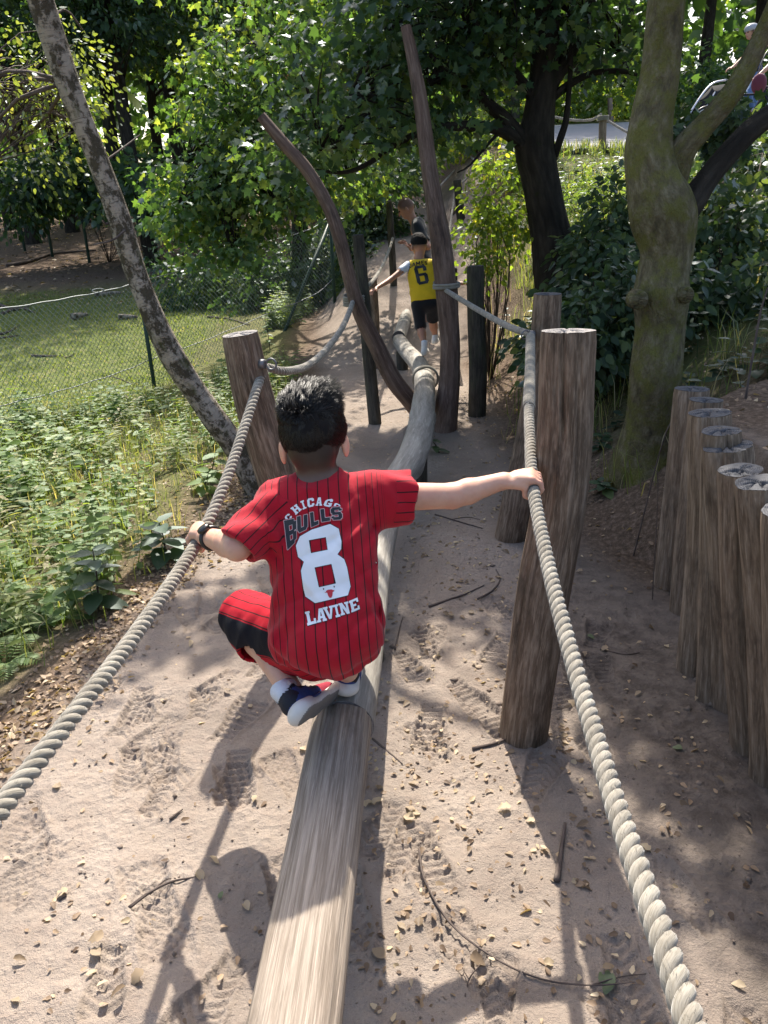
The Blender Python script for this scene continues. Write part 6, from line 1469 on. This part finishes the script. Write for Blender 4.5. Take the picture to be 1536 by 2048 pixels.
# child in yellow, seen from behind
D = 6.95; b = lambda px, py, d=D: atd(px, py, d)
fl = b(852, 706, 6.95); fr = b(872, 684, 7.2)
J = dict(root=[fl[0], fl[1], fl[2]-.03], head=b(838, 491), face=(-.25, 1, -.25), up=(-.06, .1, 1), neck=b(838, 516), shL=b(816, 531), shR=b(866, 528), elL=b(780, 560, 6.85), wrL=b(752, 577, 6.7), haL=b(738, 584, 6.6), elR=b(900, 565, 7.0), wrR=b(925, 567, 6.95), haR=b(938, 567, 6.9),
         hem=b(850, 599), hipL=b(836, 610), hipR=b(864, 608), knL=b(841, 652, 6.98), knR=b(866, 646, 7.12), anL=b(849, 693, 6.95), anR=b(870, 670, 7.2), toL=b(853, 704, 7.02)+[0, .06, 0], toR=b(873, 682, 7.26)+[0, .06, 0])
kid, (jer, jv, jf) = figure('small child from behind in a yellow jersey with number 6, balancing on the crooked log', J, {'head': .92, 'k': .68}, {'skin': M['skin_kid'], 'top': M['white_cloth'], 'legs': M['black_cloth'], 'shoe': M['shoe_white'], 'shoe2': M['p_black'], 'sock': M['sock']}, .0062, True, .5, .52, vest=M['yellow'])
bvh = BVHTree.FromPolygons(jv.tolist(), jf.tolist()); s_px = 6.87/F; o0 = b(843, 550, 6.4); dn = unit(ray(843, 550))
mp = lambda p: o0+RGT*((p[0]-843)*s_px)-UPV*((p[1]-550)*s_px)
z7 = lambda pts: [(760+x/7.68, 380+y/7.68) for x, y in pts]; zr2 = lambda pts: [(640+x/3.793, 360+y/3.793) for x, y in pts]
nm = [p for ch, q in zip('JaMeS', [[(450, 1140), (482, 1128), (490, 1188), (458, 1202)], [(490, 1120), (540, 1106), (548, 1166), (492, 1180)], [(550, 1102), (614, 1090), (622, 1152), (556, 1164)], [(630, 1088), (672, 1082), (680, 1142), (638, 1150)], [(684, 1086), (724, 1092), (726, 1150), (686, 1144)]]) for p in quad_place(LT[ch], z7(q))]
six = quad_place(LT['6'], zr2([(708, 656), (800, 640), (830, 780), (742, 798)]))
for nm_, pl in (('name_print', nm), ('number_print', six)):
    al = np.array([p for q in pl for p in q]); print_mesh(nm_, lambda P, pl=pl: sd_union(P, pl), (al.min(0)-1).tolist()+(al.max(0)+1).tolist(), .35, mp, bvh, dn, .004, M['p_black'], jer)
# man in dark shirt behind the child
D = 9.5; zg = float(H0(at(845, 690, 9.5)[0], 9.5)); b = lambda px, py, d=D: atd(px, py, d)
fl = at(835, 689, 9.6); fr = at(862, 690, 9.75)
J = dict(root=[fl[0]+.06, fl[1], zg], head=b(812, 416, 9.45), face=(-1, .1, -.55), up=(-.3, 0, 1), neck=b(826, 440), shL=b(836, 452, 9.3), shR=b(838, 448, 9.72), elL=b(856, 494, 9.25), wrL=b(822, 498, 9.2), haL=b(812, 488, 9.2), elR=b(840, 492, 9.8), wrR=b(818, 492, 9.55), haR=b(808, 484, 9.5),
         hem=b(852, 545), hipL=b(852, 552, 9.42), hipR=b(854, 552, 9.66), knL=b(850, 620, 9.45), knR=b(860, 622, 9.68), anL=b(852, 680, 9.5), anR=b(868, 682, 9.7), toL=b(836, 689, 9.5), toR=b(852, 692, 9.7))
figure('man with short cropped hair in a dark shirt looking down, behind the child in yellow', J, {'head': 1.12, 'k': 1.0}, {'skin': M['skin_man'], 'top': M['navy'], 'legs': M['blue_cloth'], 'shoe': M['shoe_white'], 'shoe2': M['p_black'], 'sock': M['sock']}, .0075, False, .75, .5, bald=.18)
# cyclists on the road
def rider(label, px0, py0, d, mat, helmet, pose, hair):
    b = lambda px, py, dd=d: atd(px0+px, py0+py, dd); f = (-1, -.2, -.15)
    J = dict(root=b(5, 196), head=b(0, 22), face=f, neck=b(8, 38), shL=b(6, 50, d-.16), shR=b(8, 50, d+.16), elL=b(-18, 76, d-.2), wrL=b(-36, 92, d-.2), haL=b(-46, 96, d-.2), elR=b(-18, 76, d+.2), wrR=b(-36, 92, d+.2), haR=b(-46, 96, d+.2),
             hem=b(12, 104), hipL=b(12, 112, d-.09), hipR=b(12, 112, d+.09), knL=b(-6, 150, d-.1), knR=b(4, 152, d+.1), anL=b(4, 184, d-.1), anR=b(8, 186, d+.1), toL=b(-10, 192, d-.1), toR=b(-6, 194, d+.1))
    return figure(label, J, {'head': 1.1, 'k': 1.0}, mat, .011, hair, .45, pose, helmet=helmet)
rider('cyclist with grey helmet and dark blue shirt standing by the trailer on the road', 1502, 42, 14.2, {'skin': M['skin_boy'], 'top': M['blue_cloth'], 'legs': M['jeans'], 'shoe': M['shoe_black'], 'sock': M['sock']}, True, .9, False)
rider('cyclist at the right edge in dark shirt and rolled blue jeans', 1548, 64, 13.2, {'skin': M['skin_boy'], 'top': M['maroon'], 'legs': M['jeans'], 'shoe': M['shoe_red'], 'sock': M['sock']}, False, .82, True)
# ------------------------------------------------------------------ single fallen leaves and sticks on the sand
gq = np.random.default_rng(77)
def leaf_obj_mesh(kind, seed):
    q = np.random.default_rng(seed)
    T = [tmpl([(.20, .10), (.33, .30), (.34, .52), (.22, .78)], .25, .18), tmpl([(.2, .06), (.38, .2), (.3, .38), (.36, .58), (.18, .7)], .3, .25), tmpl([(.16, .15), (.25, .45), (.14, .8)], .4, .3)][kind]
    V = T[0].copy(); V[:, 2] += .07*q.normal(size=len(V)); V[:, 2] -= V[:, 2].min()
    st = np.array([[-.012, 0, V[0, 2]], [.012, 0, V[0, 2]], [.05, -.35, .02]]); n = len(V)
    V = np.vstack([V, st]); Ft = np.vstack([T[1], [[n, n+1, n+2]]])
    return V, Ft
def leaf_protos(mat, names):
    out = []
    for k in range(3):
        for s_ in range(3):
            V, Ft = leaf_obj_mesh(k, 5*k+s_); t0 = (.15, .5, .85)[s_]
            out.append(mesh_data('fallen_leaf', V, Ft, M[mat], True, {'tint': np.full(len(V), t0)}))
    return out
LPm = leaf_protos('fallen', 0); LPg = leaf_protos('green_fallen', 0)
def drop_leaf(p, mesh, size, label, group, rz=None):
    o = link('fallen_leaf', mesh); q = gq
    o.location = (p[0], p[1], float(H(np.array([p[0]]), np.array([p[1]]), True)[0])+.002); o.scale = (size,)*3
    o.rotation_euler = (q.normal()*.12, q.normal()*.12, q.uniform(0, 6.28) if rz is None else rz)
    return tag(o, label, 'leaf', group)
named = [((210, 1886), .052, 4, 'pale tan oval leaf lying alone on the lower left sand'), ((292, 1950), .05, 4, 'broad tan leaf on the sand near the rope shadow, bottom left'), ((137, 1783), .045, 5, 'yellow leaf on the lower left sand'), ((395, 1748), .045, 2, 'pale leaf touching the shadow of the boy\'s watch hand'), ((172, 1955), .035, 8, 'small orange-brown leaf at the lower left'), ((40, 2010), .04, 7, 'curled brown leaf at the bottom left corner'), ((255, 1985), .045, 6, 'dark curled leaf near the bottom left edge'),
         ((1365, 1502), .05, 'g', 'fresh green leaf on the dark soil right of the rope'), ((610, 1505), .04, 2, 'tan leaf on the sand left of the beam'), ((512, 1600), .03, 5, 'small pale leaf by the shadow of the boy\'s knee'), ((745, 1612), .045, 2, 'pale leaf in the shade right of the beam'), ((1020, 1620), .05, 5, 'tan leaf in the sunlit patch under the right rope'), ((940, 1910), .05, 3, 'orange leaf beside the long thin twig, bottom centre'), ((870, 1760), .06, 7, 'curled brown leaf in the sunlit litter right of the beam'),
         ((830, 1640), .05, 2, 'broad pale leaf in the sunlit litter right of the beam'), ((1215, 1940), .07, 'g', 'large grey-green leaf on the shaded sand near the bottom right'), ((1075, 1480), .045, 'g', 'pale green leaf at the foot of the split post'), ((935, 1710), .035, 6, 'small dark curled leaf in the sunlit patch'), ((770, 1920), .05, 1, 'dark leaf in the shade at the bottom centre'), ((1175, 1270), .04, 'g', 'small green leaf right of the split post'), ((495, 1410), .03, 5, 'small orange leaf left of the boy\'s shoe'), ((440, 1800), .025, 'g', 'small green-brown leaf beside the rope shadow')]
for (px, py), sz, k, lab in named:
    p = gp(px, py); drop_leaf(p, LPg[1] if k == 'g' else LPm[k], sz*.8, lab, None)
n = 0
while n < 170:
    x, y = gq.uniform(-1.2, 1.1), gq.uniform(1.0, 4.6)
    if off_path(np.array([x]), np.array([y]))[0] > 0: continue
    cl = fbm(np.array([x*2.2]), np.array([y*2.2]), 5.5)[0]; right = x > b0[0]
    if gq.random() > (.9 if right else .3)*(.25+.75*(cl > 0)): continue
    kk = int(gq.integers(9)); sz = gq.uniform(.018, .038)
    zone = ('at the left margin by the litter' if x < -.75 else 'between left rope and beam, near the bottom' if y < 1.6 else 'between left rope and beam, level with the boy' if y < 2.4 else 'left of the crooked log, beyond the boy') if not right else \
           (('just right of the foreground beam' if x < .2 else 'under the right rope near the bottom' if x < .6 else 'on the dark soil right of the rope') if y < 1.75 else ('between the beam and the split post' if x < .45 else 'between the split post and the palisade') if y < 2.6 else ('beside the crooked log behind the boy' if x < .5 else 'behind the split post') if y < 3.6 else 'far along the path before the crossed poles')
    lab = ('small' if sz < .028 else 'large')+' '+('brown', 'tan', 'pale')[kk % 3]+' '+('oval', 'lobed', 'curled')[kk//3]+' leaf '+zone
    drop_leaf((x, y), LPm[kk], sz, lab, 'dry leaves '+zone); n += 1
def twig(label, pxs, r, tw=(), h=0.0):
    P = [gp(*p) for p in pxs]
    for i, p in enumerate(P): p[2] = r*.8+h*math.sin(i*2.1)**2
    stick('dry_twig', label, P, r, M['dead_twig'], 'twig', None, 7, [[gp(*q) for q in t] for t in tw])
twig('long thin curved twig across the sunlit patch, bottom centre', [(838, 1700), (850, 1765), (900, 1850), (985, 1915), (1080, 1962), (1180, 1975), (1270, 1966)], .0035, [[(850, 1760), (838, 1720), (842, 1690)], [(1180, 1972), (1240, 1955), (1300, 1948)]], .006)
twig('forked dark twig on the left sand', [(258, 1818), (300, 1790), (345, 1768), (400, 1755)], .005, [[(300, 1790), (330, 1762), (352, 1758)]], .006)
twig('short thick stick upright in the sunlit patch', [(1113, 1765), (1120, 1720), (1130, 1650)], .009)
twig('crooked stick on the shaded sand right of the boy', [(858, 1215), (900, 1200), (930, 1190), (968, 1172)], .006)
twig('bent dark twig right of the crooked stick', [(955, 1200), (985, 1182), (1000, 1160), (992, 1140)], .005)
twig('thin twigs behind the boy\'s outstretched arm', [(870, 1030), (920, 1045), (965, 1058)], .005, [[(900, 1040), (935, 1035), (960, 1040)]])
twig('small twig by the foot of the split post', [(945, 1500), (985, 1490), (1030, 1475)], .006)
twig('thin twig on the sand behind the beam\'s right side', [(790, 1300), (800, 1255), (806, 1235)], .004)
twig('short twig on the sand left of the knee shadow', [(340, 1640), (355, 1628), (366, 1620)], .004)
twig('small dark stick at the right of the beam near the boy\'s foot', [(745, 1480), (770, 1500), (805, 1530)], .005)
twig('thin twig below the palisade', [(1200, 1300), (1250, 1310), (1280, 1306)], .004)
twig('tiny branched twig at the bottom centre', [(930, 1995), (938, 1960), (960, 1930)], .0025, [[(938, 1960), (925, 1935), (930, 1915)]])

# ------------------------------------------------------------------ ferns and single plants on the verge
def fern(label, px, py, n, L, seed):
    q = np.random.default_rng(seed); p = gp(px, py); p[2] = H0(p[0], p[1]); o = empty('fern', p, label, 'fern', None)
    for k in range(n):
        a = 2*np.pi*k/n+q.uniform(-.3, .3); l = L*q.uniform(.75, 1.1); t = np.linspace(0, 1, 16); d = np.array([math.cos(a), math.sin(a), 0])
        P = p+d*(l*t*.8)[:, None]+np.array([0, 0, 1.])*(l*(.75*t-.62*t**2))[:, None]; acc = Acc(); V, Fs, tc = tube(P, np.linspace(.0025, .0008, 16), 4); acc.add(V, Fs, tint=np.full(len(V), .3))
        T_ = unit(np.gradient(P, axis=0)); s_ = unit(np.cross(T_, [0, 0, 1])); i = np.arange(2, 16); w = l*.26*np.sin(np.pi*np.clip(t[i]*.92+.06, 0, 1))
        for sg in (-1, 1):
            V, Ft, tn = leaves(P[i], s_[i]*sg+T_[i]*.45, np.tile([0, 0, 1.], (len(i), 1))+.2*rdir(q, len(i)), w, T_LANCE, np.clip(.5+.2*q.normal(size=len(i)), 0, 1)); acc.add(V, Ft, tint=tn)
        acc.build('frond', M['leaf_nettle'], o)
fern('fern at the left edge beside the leaf litter', 30, 1250, 8, .34, 1); fern('small fern right of the fern at the left edge', 95, 1235, 6, .24, 2); fern('low fern at the left edge above the rope', 15, 1330, 6, .26, 3)
def weed(label, px, py, h, n, size, seed, T=T_OVATE, mat='leaf_nettle'):
    q = np.random.default_rng(seed); p = gp(px, py); p[2] = H0(p[0], p[1]); o = empty('leafy_weed', p, label, 'plant', None)
    top = p+np.array([q.normal()*.05, q.normal()*.05, h]); a = Acc(); add_tube(a, [p-[0, 0, .02], (p+top)/2+[.01, 0, 0], top], [.005, .004, .002], 6, n=10); a.build('stem', M['twig'], o)
    t = np.linspace(.2, 1, n); an = np.arange(n)*2.4; P = p+(top-p)*t[:, None]; ax = np.stack([np.cos(an), np.sin(an), .2-.5*(1-t)], 1)
    for i in range(n):
        V, Ft, tn = leaves(P[i:i+1], ax[i:i+1], np.array([[0, 0, 1.]])+.3*rdir(q, 1), np.array([size*(1.2-.5*t[i])]), T, np.array([np.clip(.45+.2*q.normal(), 0, 1)])); mk('leaf', V, Ft, M[mat], o, attrs={'tint': tn})
weed('broad-leaved dark weed drooping over the left verge', 195, 1225, .30, 14, .14, 1, mat='leaf_under'); weed('large-leaved dock plant on the verge left of the watch hand', 330, 1120, .22, 12, .17, 2, mat='leaf_under'); weed('leafy weed at the sand edge above the watch hand', 400, 985, .18, 10, .13, 3)
weed('tall nettle stalk left of the leaning post', 540, 700, .42, 16, .09, 4); weed('nettle stalk beside the birch foot', 430, 905, .3, 12, .1, 5); weed('big-leaved weed at the foot of the birch', 415, 960, .16, 9, .16, 6); weed('leafy stalk rising from the verge at the far left', 60, 1010, .34, 14, .12, 7); weed('small broad-leaved plant at the foot of the tall pole', 880, 905, .14, 8, .1, 8, mat='leaf_under')
weed('low ivy plant on the shaded bank right of the split post', 1215, 985, .06, 12, .1, 9, mat='leaf_under'); weed('low plant between the mossy trunk and the palisade', 1330, 800, .1, 8, .12, 10, mat='leaf_under'); weed('broad-leaved plant on top of the bank behind the palisade', 1420, 775, .08, 10, .14, 11, mat='leaf_under'); weed('pale weed on top of the bank at the right edge', 1500, 745, .16, 10, .14, 12, mat='leaf_under')
for i, (lab, pts, r) in enumerate((('pale dry stalk rising at the right edge of the bank', [(1500, 725), (1518, 640), (1536, 575)], .006), ('thin straw stalk standing before the palisade', [(1325, 1010), (1316, 970), (1302, 930)], .002), ('thin dry stalk leaning against the mossy trunk foot', [(1285, 905), (1330, 870), (1362, 842)], .004))):
    P = [at(px, py, 3.4 if i else 3.2) for px, py in pts]
    if i == 1: P = [at(px, py, 2.95) for px, py in pts]
    P[0][2] = H0(P[0][0], P[0][1])-.02 if i != 0 else P[0][2]-.25
    o = empty('dry_stalk', P[0], lab, 'stalk'); a = Acc(); add_tube(a, P, [r, r*.8, r*.5], 6, n=16); a.build('stem', M['dead_twig'], o)

# ------------------------------------------------------------------ trailer, bicycle, far sign
def ring(c, n, r, w, ns=10, seg=40):
    n = unit(n); a = unit(np.cross(n, [0, 0, 1])); b = np.cross(n, a); th = np.linspace(0, 2*np.pi, seg+1); return tube(c+r*(np.cos(th)[:, None]*a+np.sin(th)[:, None]*b), w, ns)
def wheel(parent, c, n, r, tyre=.022):
    V, Fs, tc = ring(c, n, r, tyre); w = mk('wheel', V, Fs, M['rubber'], parent); V, Fs, tc = ring(c, n, r-.03, .01); mk('rim', V, Fs, M['steel'], w); a = Acc(); n = unit(n); u = unit(np.cross(n, [0, 0, 1])); v = np.cross(n, u)
    for k in range(14): t = 2*np.pi*k/14; add_tube(a, [c, c+(r-.03)*(math.cos(t)*u+math.sin(t)*v)], .0025, 4)
    a.build('spokes', M['steel'], w); a = Acc(); add_tube(a, [c-n*.05, c+n*.05], .025, 8); a.build('hub', M['steel'], w)
d = 14.0; b = lambda px, py, dd=d: atd(px, py, dd)
tr = empty('bike_trailer', b(1415, 268), 'black child bicycle trailer with silver frame behind the mossy tree fork', 'trailer')
prof = [(1366, 246), (1398, 200), (1424, 172), (1450, 168), (1462, 190), (1458, 236), (1430, 254), (1384, 258)]
n_ = len(prof); A_ = np.array([b(*p, d-.32) for p in prof]); B_ = np.array([b(*p, d+.32) for p in prof]); c1, c2 = A_.mean(0), B_.mean(0); VV = np.vstack([A_, B_, c1[None], c2[None]]); j = np.arange(n_); k = (j+1) % n_
mk('cover', VV, [np.stack([j, k, n_+k, n_+j], 1), np.vstack([np.stack([k, j, np.full(n_, 2*n_)], 1), np.stack([n_+j, n_+k, np.full(n_, 2*n_+1)], 1)])], M['black_cloth'], tr, False)
for dd in (d-.34, d+.34):
    a = Acc(); add_tube(a, [b(1366, 250, dd), b(1398, 198, dd), b(1424, 168, dd), b(1452, 160, dd)], .018, 8, n=20); a.build('frame', M['steel'], tr)
    a = Acc(); add_tube(a, [b(1408, 222, dd), b(1430, 184, dd)], .014, 8, n=6); a.build('frame', M['steel'], tr)
    wheel(tr, b(1412, 244, dd-.06 if dd < d else dd+.06), FWD*[1, 1, 0], .24)
V, Fs = box(b(1394, 243, d), .55, .55, .16); mk('tub', V, Fs, M['steel'], tr, False)
a = Acc(); add_tube(a, [b(1452, 160, d-.34), b(1456, 160, d), b(1452, 160, d+.34)], .015, 8, n=8); a.build('handle', M['rubber'], tr)
bk = empty('bicycle', b(1505, 262, 13.9), 'bicycle held by the helmeted cyclist at the upper right', 'bicycle')
wheel(bk, b(1450, 245, 13.9), FWD*[1, 1, 0], .33, .02); wheel(bk, b(1560, 242, 13.9), FWD*[1, 1, 0], .33, .02)
a = Acc()
for p, q in (((1450, 245), (1470, 170)), ((1470, 180), (1500, 236)), ((1472, 190), (1530, 188)), ((1500, 236), (1532, 178)), ((1500, 236), (1560, 242)), ((1530, 190), (1560, 242))): add_tube(a, [b(*p, 13.9), b(*q, 13.9)], .018, 8)
a.build('frame', M['shoe_black'], bk); a = Acc(); add_tube(a, [b(1462, 152, 13.6), b(1468, 158, 13.9), b(1462, 152, 14.2)], .014, 8, n=10); a.build('handlebar', M['rubber'], bk); T = Sdf(b(1533, 174, 13.9)-.25, b(1533, 174, 13.9)+.25, .012); T.cone(b(1522, 175, 13.9), b(1542, 174, 13.9), .03, .07, .02, flat=((0, 0, 1), .5)); v, f = T.mesh(); mk('saddle', v, f, M['rubber'], bk)
# bag on the second cyclist
T = Sdf(atd(1518, 168, 12.95)-.3, atd(1518, 168, 12.95)+.3, .012); T.ell(atd(1518, 168, 12.95), (.13, .07, .16), None, 0); v, f = T.mesh(); bag = empty('shoulder_bag', atd(1518, 168, 12.95), 'maroon bag hanging at the hip of the cyclist at the right edge', 'bag'); mk('pouch', v, f, M['maroon'], bag)
a = Acc(); add_tube(a, [atd(1512, 158, 12.95), atd(1530, 110, 13.0), atd(1552, 84, 13.1)], .012, 6, n=12); a.build('strap', M['rubber'], bag)
# small roofed sign and a house glimpsed through the leaves
sg = empty('roofed_signboard', at(575, 300, 18), 'small roofed wooden signboard glimpsed through the leaves, upper centre', 'sign'); c = at(575, 198, 18)
V, Fs = box(c, .5, .06, .3); mk('board', V, Fs, M['pole'], sg, False); a = Acc()
for q in (-1, 1): add_tube(a, [[c[0]+q*.2, c[1]+.05, H0(c[0], c[1])-.1], [c[0]+q*.2, c[1]+.05, c[2]+.15]], .04, 8)
a.build('leg', M['post_dark'], sg)
for q in (-1, 1):
    th = .5*q; V, Fs = box(c+[0, q*.12, .2], .7, .3, .03, np.array([[1, 0, 0], [0, math.cos(-th), -math.sin(-th)], [0, math.sin(-th), math.cos(-th)]])); mk('roof', V, Fs, M['slate'], sg, False)
V, Fs = box(c+[.1, -.034, -.06], .1, .005, .09); mk('notice', V, Fs, M['render_white'], sg, False)
hs = empty('distant_house', at(668, 300, 34), 'white and brick house glimpsed far behind the leaves beside the crooked pole', 'house'); c = at(662, 212, 34); zg = H0(c[0], c[1])
V, Fs = box([c[0], c[1]+2, (zg+c[2]+.3)/2], 3.4, 4, c[2]+.3-zg); mk('wall', V, Fs, M['render_white'], hs, False)
V = np.array([[c[0]-2, c[1]-.3, c[2]+.3], [c[0]+2, c[1]-.3, c[2]+.3], [c[0]+2, c[1]+4.3, c[2]+.3], [c[0]-2, c[1]+4.3, c[2]+.3], [c[0]-2, c[1]+2, c[2]+1.6], [c[0]+2, c[1]+2, c[2]+1.6]]); roof = mk('roof', V, [np.array([[0, 1, 5, 4], [2, 3, 4, 5], [3, 2, 1, 0]]), np.array([[0, 4, 3], [1, 2, 5]])], M['brick'], hs, False)
V, Fs = box([c[0]+.9, c[1]+2, c[2]+1.7], .4, .5, .9); mk('chimney', V, Fs, M['brick'], roof, False)
for q in (-.8, .7):
    V, Fs = box([c[0]+q, c[1]-.01, c[2]-.5], .8, .06, .9); w = mk('window', V, Fs, M['render_white'], hs, False); V, Fs = box([c[0]+q, c[1]-.045, c[2]-.5], .66, .02, .76); mk('pane', V, Fs, M['glass_dark'], w, False)
